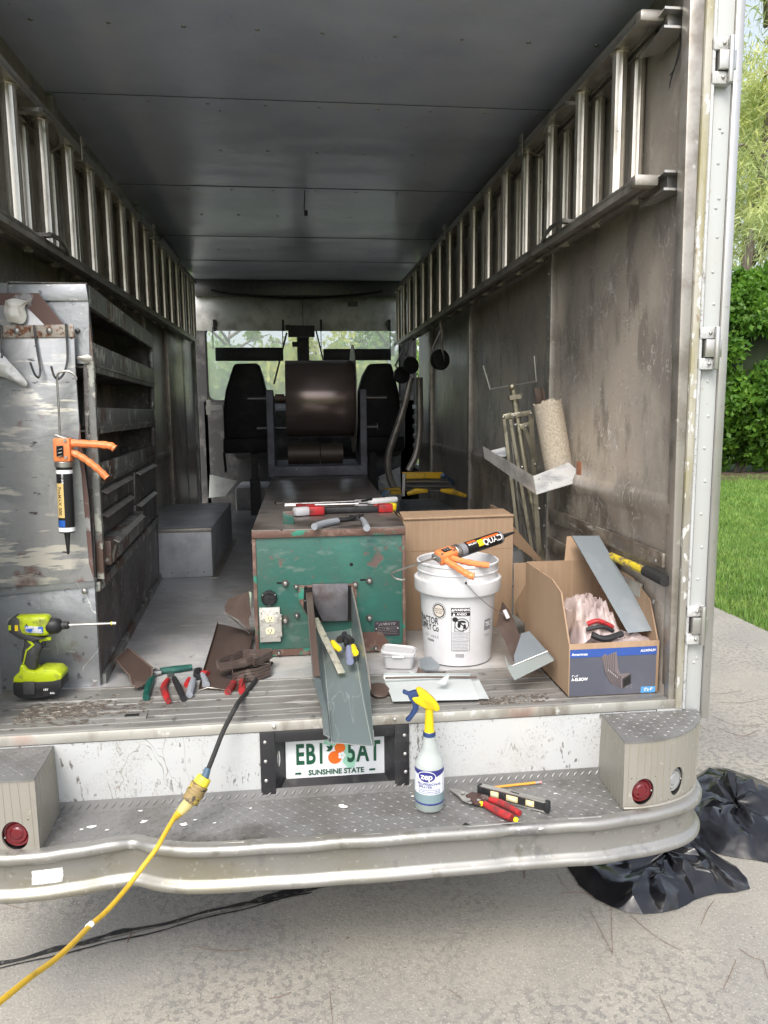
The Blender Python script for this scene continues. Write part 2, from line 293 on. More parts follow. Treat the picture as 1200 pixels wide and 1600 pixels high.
# concrete driveway: two slabs that meet at a dark joint running away to the right
J0 = pA - dj*6; J1 = pA + dj*9; nrm = Vector((-dj.y, dj.x, 0)); g = nrm*.006
def slab(pts, name='driveway'):
    mb = MB(); mb.prism([Vector((p[0], p[1], -.1)) for p in pts], (0, 0, .1)); return mk(name, mb, m_conc, kind='structure', bevel=.006, smooth=False)
xr = 3.46
def jx(x): t = (x-pA.x)/dj.x; return pA + dj*t
a0 = jx(-5); a1 = jx(xr)
slab([(-5, -6), (xr, -6), tuple((a1-g).xy), tuple((a0-g).xy)])
slab([tuple((a0+g).xy), tuple((a1+g).xy), (xr, 6.4), (-5, 6.4)])
slab([(-5, 6.412), (xr, 6.412), (xr, 14), (-5, 14)])
# tar squeezed out of the joint
mb = MB(); L_ = []; Rr = []
for i in range(46):
    t = i/45; c = pA.lerp(pB, -.15+1.2*t); c2 = c + nrm*(noise.noise(Vector((t*9, 0, 0)))*.018)
    wd = .006 + .016*abs(noise.noise(Vector((t*14, 3, 0)))) + (.016 if .72 < t < .93 else 0)*(1-abs(t-.82)/.12)
    L_.append(c2+nrm*wd+Vector((0, 0, .004))); Rr.append(c2-nrm*wd+Vector((0, 0, .004)))
mb.grid([L_, [(a+b)/2+Vector((0, 0, .004)) for a, b in zip(L_, Rr)], Rr]); mk('joint_tar', mb, m_tar, kind='stuff')
mb = MB(); L_ = []; Rr = []
for i in range(50):
    t = i/49; c = pA.lerp(pB, -.1+1.0*t)-nrm*(.03+.02*noise.noise(Vector((t*5, 9, 0)))); wd = .0025+.004*abs(noise.noise(Vector((t*18, 7, 0))))
    L_.append(c+nrm*wd+Vector((0, 0, .003))); Rr.append(c-nrm*wd+Vector((0, 0, .003)))
mb.grid([L_, Rr]); mk('joint_tar', mb, m_tar, kind='stuff')
lw = MB(); lw.bb(xr, 60, -20, 80, -.06, -.012); mk('lawn', lw, m_lawn, kind='structure')
# grass blades
def blades(n, xs, ys, h, wdt):
    x = np.random.uniform(*xs, n); y = ys[0]+(ys[1]-ys[0])*np.random.rand(n)**1.25; a = np.random.rand(n)*6.283; hh = h*np.random.uniform(.5, 1.25, n); ln = np.random.uniform(0, .8, n)*hh; b = np.random.rand(n)*6.283
    dx = np.cos(a)*wdt; dy = np.sin(a)*wdt; z = -.012
    v = np.stack([np.stack([x-dx, y-dy, x*0+z], 1), np.stack([x+dx, y+dy, x*0+z], 1), np.stack([x+np.cos(b)*ln, y+np.sin(b)*ln, z+hh], 1)], 1).reshape(-1, 3)
    return v
v = np.concatenate([blades(90000, (xr-.02, 9), (2, 9.5), .06, .005), blades(60000, (5, 15), (8, 15.5), .075, .009)])
me = bpy.data.meshes.new('grass'); n = len(v)//3
me.vertices.add(len(v)); me.vertices.foreach_set('co', v.ravel()); me.loops.add(len(v)); me.loops.foreach_set('vertex_index', np.arange(len(v))); me.polygons.add(n)
me.polygons.foreach_set('loop_start', np.arange(0, len(v), 3)); me.update(); me.materials.append(m_grass)
o = bpy.data.objects.new('grass', me); COL.objects.link(o); o['kind'] = 'stuff'
mb = MB()
rows = [[Vector((7+.4*i+.2*noise.noise(Vector((i, j, 0))), 14.2+.3*j + .4*noise.noise(Vector((i*.4, 0, 0))), .0+.05*noise.noise(Vector((i*.9, j*.9, 5))) + (-.03 if j in (0, 8) else .03))) for i in range(30)] for j in range(9)]
mb.grid(rows); mk('mulch_bed', mb, m_mulch, kind='structure')

def leaves(n, fn, size, droop=0., aspect=.5):
    """n leaf-shaped quads at the points fn gives"""
    P = fn(n); d = np.random.normal(size=(n, 3)); d[:, 2] = d[:, 2]*(1-droop)-droop*1.6; d /= np.linalg.norm(d, axis=1)[:, None]
    q = np.random.normal(size=(n, 3)); e = np.cross(d, q); e /= np.linalg.norm(e, axis=1)[:, None]; s_ = (size*np.random.uniform(.6, 1.3, n))[:, None]
    v = np.stack([P, P+d*s_*.5+e*s_*aspect*.5, P+d*s_, P+d*s_*.5-e*s_*aspect*.5], 1).reshape(-1, 3); return v
def vmesh(name, v, m, parent=None, k=4, **kw):
    me = bpy.data.meshes.new(name); n = len(v)//k
    me.vertices.add(len(v)); me.vertices.foreach_set('co', v.ravel()); me.loops.add(len(v)); me.loops.foreach_set('vertex_index', np.arange(len(v))); me.polygons.add(n)
    me.polygons.foreach_set('loop_start', np.arange(0, len(v), k)); me.update(); me.materials.append(m); o = bpy.data.objects.new(name, me); COL.objects.link(o)
    if parent: o.parent = parent
    for a, b in kw.items(): o[a] = b
    return o
def clumps(c, r, nc, cr, hollow=.5):
    cs = np.random.normal(size=(nc, 3)); cs /= np.linalg.norm(cs, axis=1)[:, None]; cs *= (hollow+(1-hollow)*np.random.rand(nc, 1)); cs = cs*np.array(r)+np.array(c)
    rr = cr*np.random.uniform(.6, 1.3, nc)
    def fn(n):
        k = np.random.randint(0, nc, n); q = np.random.normal(size=(n, 3)); q /= np.linalg.norm(q, axis=1)[:, None]; return cs[k]+q*(rr[k][:, None])*np.random.rand(n, 1)**.4
    return fn
def shrub(x, y, r, h, label, n=42000, group='hedge shrubs behind the lawn'):
    t = Th('hedge_shrub', label, 'shrub', (x, y, 0), M=Matrix.Translation((x, y, 0)), group=group)
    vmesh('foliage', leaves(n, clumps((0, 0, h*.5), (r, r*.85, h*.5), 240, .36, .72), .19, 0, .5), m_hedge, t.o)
    core = MB(); core.ball((0, 0, h*.48), (r*.62, r*.5, h*.38), 10); c_ = t.part('shade_core', core, S('shaded twigs', (.02, .03, .012), .9))  # near-black core paints the shade between the leaves
    for k in range(4): s_ = MB(); s_.tube([(random.uniform(-.3, .3), 0, -.05), (random.uniform(-.6, .6), random.uniform(-.4, .4), h*.35)], [.05, .03], 6); t.part('stem', s_, m_bark)
for i, (x, y, r, h, lb) in enumerate([(9.4, 17.2, 1.9, 5.0, 'glossy green hedge shrub nearest the open van door'), (12.0, 16.9, 2.0, 5.3, 'tall glossy hedge shrub at the right edge of the photo, behind the lawn'),
    (14.8, 17.2, 2.0, 5.0, 'hedge shrub standing beyond the right edge of view'), (6.6, 17.6, 1.9, 4.8, 'hedge shrub hidden behind the open van door')]): shrub(x, y, r, h, lb)
def tree(x, y, h, r, m, label, n=9000, trunk=.16, crown0=.35, leaf=.22, droop=0., nc=60, cr=.7, hollow=.35, name='tree', aspect=.5, group='trees beyond the driveway'):
    t = Th(name, label, 'tree', (x, y, 0), M=Matrix.Translation((x, y, 0)), group=group)
    tr = MB(); pts = [Vector((.12*noise.noise(Vector((x, i*.5, 0)))*i, .1*noise.noise(Vector((y, i*.5, 4)))*i, h*.9*i/8-.05)) for i in range(9)]
    tr.tube(smoothpath(pts, 3), [trunk*(1-.85*i/24) for i in range(25)], 9); t.part('trunk', tr, m_bark)
    for k in range(14):
        br = MB()
        a = random.random()*6.28; z = h*random.uniform(crown0, .85); l = r*random.uniform(.5, .95)
        br.tube(smoothpath([(0, 0, z), (math.cos(a)*l*.5, math.sin(a)*l*.5, z+l*.25), (math.cos(a)*l, math.sin(a)*l, z+l*(.35-droop*.5))], 4), [trunk*.32*(1-.8*i/8) for i in range(9)], 6); t.part('branch', br, m_bark)
    vmesh('crown', leaves(n, clumps((0, 0, h*(crown0+1)/2), (r, r, h*(1-crown0)/2), nc, cr, hollow), leaf, droop, aspect), m, t.o)
tree(13.6, 19.5, 15, 2.6, m_feather, 'tall feathery cypress with pale drooping foliage behind the hedge', n=15000, trunk=.24, crown0=.22, leaf=.34, droop=.6, nc=110, cr=.65, hollow=.3, name='cypress_tree', aspect=.12)
tree(16.8, 25, 15, 3.2, m_feather, 'second feathery cypress farther back at the right edge', n=14000, trunk=.2, crown0=.25, leaf=.32, droop=.6, nc=80, cr=.8, name='cypress_tree', aspect=.12)
for i, (x, y, h, r, m, lb) in enumerate([(-4.6, 17, 6.5, 2.4, m_treeA, 'yellow green tree seen through the left end of the left windscreen pane'), (-2.1, 20, 7.0, 2.1, m_treeB, 'mid green tree seen between the left seat and the sky gap in the windscreen'),
    (.3, 16.5, 5.8, 1.9, m_treeA, 'bright yellow tree seen behind the windscreen centre post'), (2.6, 19, 7.2, 2.3, m_treeB, 'green tree filling the right windscreen pane'), (-8.2, 14, 7, 2.7, m_treeA, 'yellow green tree seen through the gap of the left cab door'),
    (5.6, 21, 7, 2.5, m_treeA, 'yellow green tree ahead of the van, to the right of its cab'), (-1.2, 27, 6.4, 3.0, m_treeB, 'farther green tree low behind the row ahead of the van')]):
    tree(x, y, h*.66, r, m, lb, n=6500, crown0=.10, leaf=.17, nc=46, cr=.42)
# long brown needles lying on the concrete
nd = MB(); m_needle = S('brown pine needle', (.16, .085, .05), .7)
for (x0, y0, x1, y1, b) in [(1090, 1083, 1160, 1079, 3), (1120, 1097, 1198, 1091, 4), (1114, 1119, 1190, 1132, 8), (1120, 1136, 1180, 1150, 5), (1150, 1155, 1182, 1143, 0), (1090, 1130, 1110, 1142, 2), (920, 1418, 957, 1490, 0), (955, 1415, 957, 1492, 0), (985, 1430, 1065, 1485, 6),
    (1155, 1482, 1190, 1500, 3), (1192, 1500, 1200, 1530, 0), (1030, 1555, 1050, 1598, 0), (1115, 1408, 1095, 1446, -5), (300, 1478, 395, 1483, 5), (250, 1320+110, 262, 1405, 0), (515, 1548, 520, 1598, 2), (5, 1411, 45, 1420, 2), (870, 1365, 890, 1392, 3), (876, 1396, 930, 1400, -4), (700, 1545, 722, 1560, 0), (1130, 1545, 1150, 1500, 2), (420, 1560, 455, 1550, 2)]:
    p, q = at(x0, y0, Z=.004), at(x1, y1, Z=.006); md = at((x0+x1)/2, (y0+y1)/2+b, Z=.008)
    nd.tube(smoothpath([p, md, q], 5), .0008, 5)
for k in range(26):
    p = Vector((random.uniform(-1.4, 3.2), random.uniform(-1.4, 5), .003)); a = random.random()*6.28; l = random.uniform(.005, .02) if k % 3 else random.uniform(.05, .12)
    nd.tube([p, p+Vector((math.cos(a)*l, math.sin(a)*l, 0))], .0014, 5)
mk('pine_needles', nd, m_needle, kind='stuff')

# ================================================================== THE VAN
FZ = .80; CZ = 3.0; XI = 1.035; XL = 1.10; XO = 1.072; YF = 5.4; SZ = .559
van = Th('step_van', 'worn white step van seen through its open rear, with a diamond plate step bumper', 'van', (0, 2.6, 0))
P = van.part
# floor panels, ceiling panels, wall panels: each sheet its own part
for i in range(4):
    y0 = .36+i*1.22; y1 = min(y0+1.218, 5.0); mb = MB(); mb.bb(-XL, XI, y0, y1, FZ-.03, FZ); P('floor_panel', mb, m_floor)
y0 = -.02
cuts = [-.0, 1.14, 2.34, 3.55, 4.42, YF]
for i in range(5):
    a, b = cuts[i], cuts[i+1]; rows = []
    for j in range(9):
        y = a + (b-a+ .012)*j/8; rows.append([Vector((x, y, CZ + .004*(j == 8) + .006*noise.noise(Vector((x*1.3, y*1.6, 2)))*math.sin(math.pi*j/8))) for x in np.linspace(-XL-.04, XO, 17)])
    mb = MB(); mb.grid(rows); cp = P('ceiling_panel', mb, m_ceil, solid=.003)
    sm = MB(); sm.bb(-XL, XI, b-.002, b+.002, CZ-.002, CZ+.002); P('panel_seam', sm, S('dark seam', (.09, .09, .10), .7), parent=cp)
    rv = MB()
    for k in range(9):
        x = -.95+k*.2375
        for yy in (a+.05, (a+b)/2): rv.ball((x+random.uniform(-.01, .01), yy, CZ-.002), (.009, .009, .005), 6)
    P('rivets', rv, m_steel, parent=cp, kind='stuff')
mb = MB(); mb.bb(-XL-.05, XO+.005, .0, 5.9, CZ+.02, CZ+.05); P('roof', mb, m_white2)
# side walls with a pressed ledge along their lower third
def wallpanel(sd, y0, y1):
    W_ = XI if sd > 0 else XL
    prof = [(W_, CZ), (W_, 1.455), (W_-.006, 1.445), (W_-.013, 1.43), (W_-.014, 1.40), (W_-.008, 1.375), (W_-.004, 1.36), (W_-.006, FZ)]
    rows = [[Vector((sd*x, y, z)) for (x, z) in prof] for y in np.linspace(y0, y1, 5)]
    mb = MB(); mb.grid(rows); return P('wall_panel', mb, m_wall, solid=.004)
for sd in (-1, 1):
    for (a, b) in [(.03 if sd > 0 else .39, 1.12), (1.125, 2.68), (2.685, 4.2), (4.205, 4.98)]: wallpanel(sd, a, b)
    for yy, wdt in ((1.16, .05), (2.76, .05), (4.25, .10)):
        mb = MB(); x = sd*((XI if sd > 0 else XL)-.012); mb.bb(x-.02, x+.02, yy-wdt/2, yy+wdt/2, FZ, CZ-.01)
        rb = P('wall_rib', mb, m_alud, bevel=.004)
        rv = MB()
        for k in range(22):
            rv.ball((x-sd*.021, yy+.008*(k % 2*2-1), FZ+.1+k*.095), (.003, .006, .006), 5)
        P('rivets', rv, m_steel, parent=rb, kind='stuff')
    mb = MB(); mb.bb(sd*(XO if sd > 0 else XL+.04), sd*((XO if sd > 0 else XL+.04)+.004), .04, 5.0, .55, CZ+.02); P('outer_side', mb, m_white2)
# scuffed rub strips low on the right wall
m_rub = mat('scraped rub strip', (.40, .37, .32), .4, .6, [tone_patches((.18, .15, .12), 6, .45, .6), tone_patches((.7, .68, .64), 22, .6, .7, stretch=(.4, .4, 2))], bump=((30, .3),))
for (a, b) in (((1048, 870, 850, 790), (1048, 893, 850, 811)), ((1000, 912, 850, 835), (1000, 935, 850, 855))):
    p0, p1 = at(a[0], a[1], X=1.010), at(a[2], a[3], X=1.010); q0, q1 = at(b[0], b[1], X=1.010), at(b[2], b[3], X=1.010)
    p0.y = q0.y = max(p0.y, .045); mb = MB(); mb.prism([p0, p1, q1, q0], (.012, 0, 0)); st = P('rub_strip', mb, m_rub, bevel=.002)
    mb = MB(); mb.ball((1.009, .09, (p0.z+q0.z)/2-.01), (.005, .008, .008), 6); P('bolt', mb, m_steel, parent=st)
# lower right wall step seen below the ledge
# rear frame posts: grey inner channel, cream return, white outer edge
for sd in (-1, 1):
    def pb(name, x0, x1, y0, y1, m, z0=FZ-.03, z1=CZ+.04, bv=.003):
        dx_ = 0 if sd > 0 else -.05; mb = MB(); mb.bb(sd*x0+dx_, sd*x1+dx_, y0, y1, z0, z1); return P(name, mb, m, bevel=bv)
    mb = MB(); dx_ = 0 if sd > 0 else -.05; mb.prism([(sd*a+dx_, 0, z) for a, z in ((1.026, FZ-.03), (1.045, FZ-.03), (1.045, CZ+.04), (.998, CZ+.04))], (0, .045, 0)); P('rear_post', mb, m_alud, bevel=.003)
    pb('post_return', 1.045, 1.048, .012, .045, m_black)
    pb('post_face', 1.048, 1.070, -.006, .05, m_cream)
    pb('post_edge', 1.070, 1.079, -.010, .05, m_white)
mb = MB(); mb.bb(-XO, XO, -.006, .05, CZ-.02, CZ+.05); P('rear_header', mb, m_cream, bevel=.004)
# open rear door folded forward against the right side
door = MB(); door.bb(1.090, 1.142, .010, .95, .70, 2.97); dr = P('rear_door', door, m_white2, bevel=.004)
mb = MB(); mb.bb(1.142, 1.168, .002, .95, .73, 2.93); P('door_trim', mb, m_alu, parent=dr, bevel=.003)
for i, y in enumerate((200, 206, 255, 310, 325, 370, 425, 475, 596, 650, 700, 752, 803, 855, 905, 1028, 1035)):
    p = at(1118-.04*(y-200), y, Y=.01); mb = MB(); mb.ball((1.112+.008*(i % 2), .010, p.z), (.005, .003, .005), 6); P('rivet', mb, m_white2, parent=dr)
for zc in (at(1130, 98, Y=0).z, at(1110, 545, Y=0).z, at(1090, 975, Y=0).z):
    for dz, hh in ((.045, .026), (-.045, .026)):
        h_ = MB(); h_.bb(1.07, 1.128, -.014, .012, zc+dz-hh/2-.004, zc+dz+hh/2+.004); hg = P('hinge_leaf', h_, m_white, bevel=.003, parent=dr)
    mb = MB(); mb.bb(1.085, 1.135, -.022, .010, zc-.026, zc+.026); mb.cyl((1.118, -.022, zc-.062), (1.118, -.022, zc+.062), .0085, 12); P('hinge_knuckle', mb, m_alu, parent=dr, bevel=.002)
    for dz in (.045, -.045):
        mb = MB(); mb.ball((1.10, -.016, zc+dz), (.005, .004, .005), 6); P('bolt', mb, m_steel, parent=dr)
# sill: grooved aluminium threshold
mb = MB(); mb.bb(-XL, XO, 0, .36, FZ-.03, FZ+.002); P('sill', mb, m_sill)
for yy, hh, wdt in ((.012, .008, .024), (.055, .0035, .010), (.10, .003, .02), (.15, .003, .02), (.205, .004, .012), (.245, .007, .012), (.352, .004, .010)):
    mb = MB(); mb.bb(-1.045, 1.024, yy-wdt/2, yy+wdt/2, FZ, FZ+hh); P('sill_ridge', mb, m_sill, bevel=.002)
p = at(206, 1119, Z=.806); mb = MB(); mb.bb(p.x-.045, p.x+.045, p.y-.018, p.y+.018, FZ+.002, FZ+.009); sp_ = P('latch_plate', mb, m_sill, bevel=.001)
mb = MB(); mb.bb(p.x-.02, p.x+.022, p.y-.008, p.y+.008, FZ+.009, FZ+.0105); P('latch_slot', mb, m_dark, parent=sp_)
# crumbled dirt on the left of the sill
mb = MB()
for k in range(420):
    x = -1.0+abs(random.gauss(0, .2)); y = random.gauss(.16, .05)
    if x > -.2 or y < .01 or y > .33: continue
    r_ = random.uniform(.002, .006); mb.ball((x, y, FZ+.0035), (r_*random.uniform(1, 3), r_, r_*.3), 4)
for k in range(160):
    x = random.uniform(.42, .66); y = random.uniform(.03, .10); r_ = random.uniform(.002, .005); mb.ball((x, y, FZ+.004), (r_*1.5, r_, r_*.4), 4)
mk('sill_dirt', mb, m_sillm, kind='stuff')
mb = MB(); mb.bb(-XO, XO, -.004, .004, .772, FZ+.003); P('sill_nosing', mb, mat('stained nosing aluminium', (.5, .49, .45), .45, .5, [tone_patches((.25, .22, .18), 7, .5, .66, stretch=(1, 1, .3)), tone_patches((.45, .22, .16), 3, .6, .7, fac=.7), tone_patches((.7, .7, .68), 24, .6, .7)]), bevel=.003)
# skirt with a recess for the plate
RX0, RX1 = at(407, 1190, Y=0).x, at(639, 1180, Y=0).x
for (a, b) in ((-XO, RX0+.004), (RX1-.004, XO-.085)):
    mb = MB(); mb.bb(a, b, 0, .003, SZ-.02, .774); P('skirt_panel', mb, m_white)
mb = MB(); mb.bb(XO-.083, XO, -.003, .003, SZ-.02, .774); cp = P('corner_patch', mb, m_white2)
for x in (1.007, 1.032, 1.057):
    mb = MB(); mb.ball((x, -.004, .752), (.006, .003, .006), 6); P('rivet', mb, m_steel, parent=cp)
pf = MB()
pf.bb(RX0, RX0+.045, -.008, 0, SZ, .772); pf.bb(RX1-.045, RX1, -.008, 0, SZ, .772); pf.bb(RX0+.045, RX1-.045, -.008, 0, .738, .772)
fr = P('plate_frame', pf, m_blk_frame, bevel=.002)
ix0, ix1, iz0, iz1 = RX0+.045, RX1-.045, SZ+.002, .738; bx0, bx1, bz0, bz1, by = ix0+.035, ix1-.035, SZ+.045, .732, .058
rc = MB()
A_ = [(ix0, -.004, iz0), (ix1, -.004, iz0), (ix1, -.004, iz1), (ix0, -.004, iz1)]; B_ = [(bx0, by, bz0), (bx1, by, bz0), (bx1, by, bz1), (bx0, by, bz1)]
rc.add(A_+B_, [(0, 1, 5, 4), (1, 2, 6, 5), (2, 3, 7, 6), (3, 0, 4, 7), (4, 5, 6, 7)]); P('recess', rc, m_blk_frame, parent=fr, smooth=False)
for px, py in ((414, 1160), (415, 1190), (416, 1220), (428, 1136), (632, 1149), (633, 1178), (634, 1206), (617, 1124)):
    q = at(px, py, Y=-.008); mb = MB(); mb.ball(q, (.006, .004, .006), 6); P('rivet', mb, m_rivet, parent=fr)
for px, py, sdx in ((432, 1184, 1), (616, 1176, -1)):
    q = at(px, py, Y=.02); mb = MB(); mb.ball(q, (.012, .016, .040), 12); P('plate_lamp', mb, m_chrome, parent=fr)
# licence plate
pl0, pl1 = at(447, 1205, Y=.045), at(603, 1196, Y=.045)
pw = (pl1-pl0).length; pc = (pl0+pl1)/2; pd = (pl1-pl0).normalized(); pc.z = at(525, 1178, Y=.045).z
PM = frame(pc, pd, (0, 0, 1)); ph = pw*.5
def rrect(w_, h_, r_, M, z=0, th=.0012, n=5):
    pts = []
    for cx, cy, a0_ in ((w_/2-r_, h_/2-r_, 0), (-w_/2+r_, h_/2-r_, 90), (-w_/2+r_, -h_/2+r_, 180), (w_/2-r_, -h_/2+r_, 270)):
        for k in range(n+1): a = R(a0_+90*k/n); pts.append(M @ Vector((cx+r_*math.cos(a), cy+r_*math.sin(a), z)))
    return MB().prism(pts, M.to_3x3() @ Vector((0, 0, th)))
plate = P('licence_plate', rrect(pw, ph, .012, PM), S('plate white', (.78, .80, .82), .35), bevel=.0004)
m_pgreen = S('plate green', (.012, .085, .045), .4); m_pmint = S('plate pale green', (.36, .66, .50), .4); m_porange = S('plate orange', (.80, .16, .02), .4)
def TP(s, size, x, y, m, parent=plate, M0=PM, z=.0024, name='lettering', **k):
    return P(name, text_mb(s, size, M0 @ Matrix.Translation((x, y, z)), **k), m, parent=parent, smooth=False)
TP('EB1', .092, -pw*.255, .002, m_pgreen, bold=.028, sx=.60, spacing=1.12, z=.0030)
TP('5AT', .092, pw*.275, .002, m_pgreen, bold=.028, sx=.60, spacing=1.12, z=.0030)
TP('SUNSHINE STATE', .0235, 0, -ph*.36, m_pgreen, bold=.03, sx=.95, z=.0032)
TP('MYFLORIDA.COM', .020, -.02, ph*.40, m_pgreen, bold=.006, z=.0032)
for sx_ in (-1, 1): mb = MB(); mb.box(PM @ Vector((sx_*pw*.37-.003, -ph*.36, .0032)), (.018, .0008, .006)); P('dash_mark', mb, m_pgreen, parent=plate)
fl = MB(); pts = [(-.045, .048), (-.01, .052), (.03, .048), (.036, .01), (.052, -.02), (.046, -.045), (.03, -.05), (.012, -.03), (.0, .02), (-.03, .03), (-.05, .036)]
fl.prism([PM @ Vector((x+.01, y, .0014)) for x, y in pts], PM.to_3x3() @ Vector((0, 0, .0004))); P('state_outline', fl, m_pmint, parent=plate, smooth=False)
for x, y, r_ in ((-.004, -.010, .021), (.012, .021, .0165)):
    mb = MB(); mb.lathe([(r_, 0), (r_, .0006)], PM @ Matrix.Translation((x, y, .0020+.0007*(r_ < .02))), 24); P('orange', mb, m_porange, parent=plate)
for a in range(5):
    c_ = Vector((.018+.0075*math.cos(a*1.257), -.004+.0075*math.sin(a*1.257), .0033)); mb = MB(); mb.lathe([(.0052, 0), (.0052, .0004+.0001*a)], PM @ Matrix.Translation(c_), 10); P('petal', mb, S('petal white', (.85, .85, .85), .5), parent=plate)
mb = MB()
for a, l in ((2.6, .022), (3.4, .02), (1.9, .016)):
    c_ = Vector((-.012, .018, .0031)); d_ = Vector((math.cos(a), math.sin(a), 0)); e_ = Vector((-d_.y, d_.x, 0)); mb.prism([PM @ (c_), PM @ (c_+d_*l*.5+e_*.005), PM @ (c_+d_*l), PM @ (c_+d_*l*.5-e_*.005)], PM.to_3x3() @ Vector((0, 0, .0003)))
P('leaf', mb, m_pgreen, parent=plate)
mb = MB(); mb.box(PM @ Vector((pw*.44, ph*.42, .0017)), (.022, .0008, .014)); P('date_sticker', mb, S('sticker yellow', (.75, .55, .03), .5), parent=plate)
TP('-25', .012, pw*.44, ph*.42, m_black, bold=.01, z=.0032)

# step bumper: diamond plate deck, kick strip, rolled two-bead rail that follows a bent line
def X_(px, py): return at(px, py, Z=SZ)
edge = [Vector(v) for v in ((-1.148, .06, 0), (-1.142, -.04, 0), (-1.115, -.125, 0), (-1.05, -.195, 0))]+[Vector((X_(px, py).x, X_(px, py).y, 0)) for px, py in ((0, 1343), (60, 1338), (120, 1330), (170, 1321), (215, 1319), (262, 1326), (320, 1327), (400, 1322), (520, 1315), (650, 1306), (780, 1295), (860, 1288), (930, 1284), (985, 1276))]
edge += [Vector(v) for v in ((.90, -.225, 0), (1.0, -.19, 0), (1.065, -.125, 0), (1.09, -.04, 0), (1.095, .06, 0))]
edge = [Vector((v.x, v.y, 0)) for v in smoothpath(edge, 5)]
prof = [(-.02, .004), (.000, .005), (.009, .002), (.014, -.007), (.014, -.018), (.008, -.027), (-.003, -.031), (-.006, -.038), (-.005, -.065), (-.006, -.096), (-.003, -.103), (.007, -.107), (.013, -.115), (.013, -.125), (.006, -.133), (-.004, -.137), (-.02, -.137)]
rows = []
for i, p in enumerate(edge):
    d = (edge[min(i+1, len(edge)-1)]-edge[max(i-1, 0)]).normalized(); nn = Vector((d.y, -d.x, 0)).normalized()
    wob = .003*noise.noise(p*9)+.0015*noise.noise(p*31)+.006*noise.noise(p*1.7+Vector((5, 0, 0))); dent = .018*math.exp(-((p.x+.60)/.03)**2) + .014*math.exp(-((p.x-.44)/.02)**2)
    rows.append([p + nn*(a - (dent if 0 <= k <= 5 else dent*.35)) + Vector((0, 0, SZ+.006+b+wob*(1 if k < 8 else .6) - (dent*.4 if k < 5 else 0))) for k, (a, b) in enumerate(prof)])
mb = MB(); mb.grid(rows); rail = P('bumper_rail', mb, m_bump, solid=.004, angle=60)
mb = MB(); cpt = [p for p in edge if p.y < 0]
dk = [Vector((p.x*1.0, p.y+.016, SZ)) for p in cpt]; dk = [Vector((max(-1.125, min(p.x, 1.07)), p.y, p.z)) for p in dk]
mb.prism([Vector((-1.125, .0, SZ))]+dk+[Vector((1.07, .0, SZ))], (0, 0, -.006)); deck = P('bumper_deck', mb, m_tread, smooth=False)
kick = MB(); kick.prism([(-.86, -.003, SZ), (-.86, -.010, SZ), (-.86, -.006, SZ+.032), (-.86, -.003, SZ+.032)], (1.67, 0, 0)); kk = P('kick_strip', kick, m_tread)
def lug(mb, c, a, l=.022, w_=.0055, h=.0020, U=Vector((1, 0, 0)), V=Vector((0, 1, 0))):
    W = U.cross(V); d = U*math.cos(a)+V*math.sin(a); e = W.cross(d); c = Vector(c)
    mb.add([c-d*l/2, c-e*w_/2, c+d*l/2, c+e*w_/2, c-d*l*.28+W*h, c+d*l*.28+W*h], [(0, 1, 5, 4), (1, 2, 5), (2, 3, 4, 5), (3, 0, 4)])
lg = MB(); sp = .0235
for i in range(-52, 46):
    for j in range(0, 12):
        c_ = Vector((i*sp+.3*sp*0, -.022-j*sp, SZ+.0003)); f = min(range(len(cpt)), key=lambda q: abs(cpt[q].x-c_.x))
        if c_.y < cpt[f].y+.024 or c_.x > .80 or c_.x < -.86: continue
        lug(lg, c_, R(38) if (i+j) % 2 else R(-38))
P('tread_pattern', lg, m_tread, parent=deck, kind='stuff', smooth=False)
lg = MB()
for i in range(-35, 34):
    p0 = Vector((i*.024, -.0083, SZ+.016)); lug(lg, p0, R(50), .026, .006, .003, Vector((1, 0, 0)), Vector((0, .12, .99)).normalized())
P('kick_tread', lg, m_tread, parent=kk, kind='stuff', smooth=False)
# broken weld stitches between deck and rail
for k in range(9):
    i0 = 14+k*9; pth = [Vector((p.x, p.y+.010, SZ+.008)) for p in edge[i0:i0+5] if p.x < .76]
    if len(pth) > 2: mb = MB(); mb.tube(pth, .0022, 6); P('weld_stitch', mb, m_bump, parent=deck)
# paint flakes
pf_ = MB()
m_flake = S('white paint flake', (.85, .85, .83), .6)
def flake(mb, c, r_, U=Vector((1, 0, 0)), V=Vector((0, 1, 0))):
    n_ = 9; W = U.cross(V); pts = [Vector(c)+(U*math.cos(6.283*k/n_)*1.5+V*math.sin(6.283*k/n_))*r_*random.uniform(.45, 1.25) for k in range(n_)]; mb.prism(pts, W*.0006)
for px, py, r_ in ((535, 1261, .011), (143, 1293, .009), (128, 1297, .005), (225, 1285, .008), (288, 1289, .009), (305, 1282, .004), (335, 1287, .003), (167, 1298, .004), (220, 1268, .005), (868, 1241, .004), (342, 1252, .004), (90, 1326, .004), (645, 1245, .004), (392, 1264, .003), (555, 1298, .002), (845, 1296, .005)):
    flake(pf_, X_(px, py)+Vector((0, 0, .0022)), r_)
P('paint_flakes', pf_, m_flake, parent=deck, kind='stuff', smooth=False)
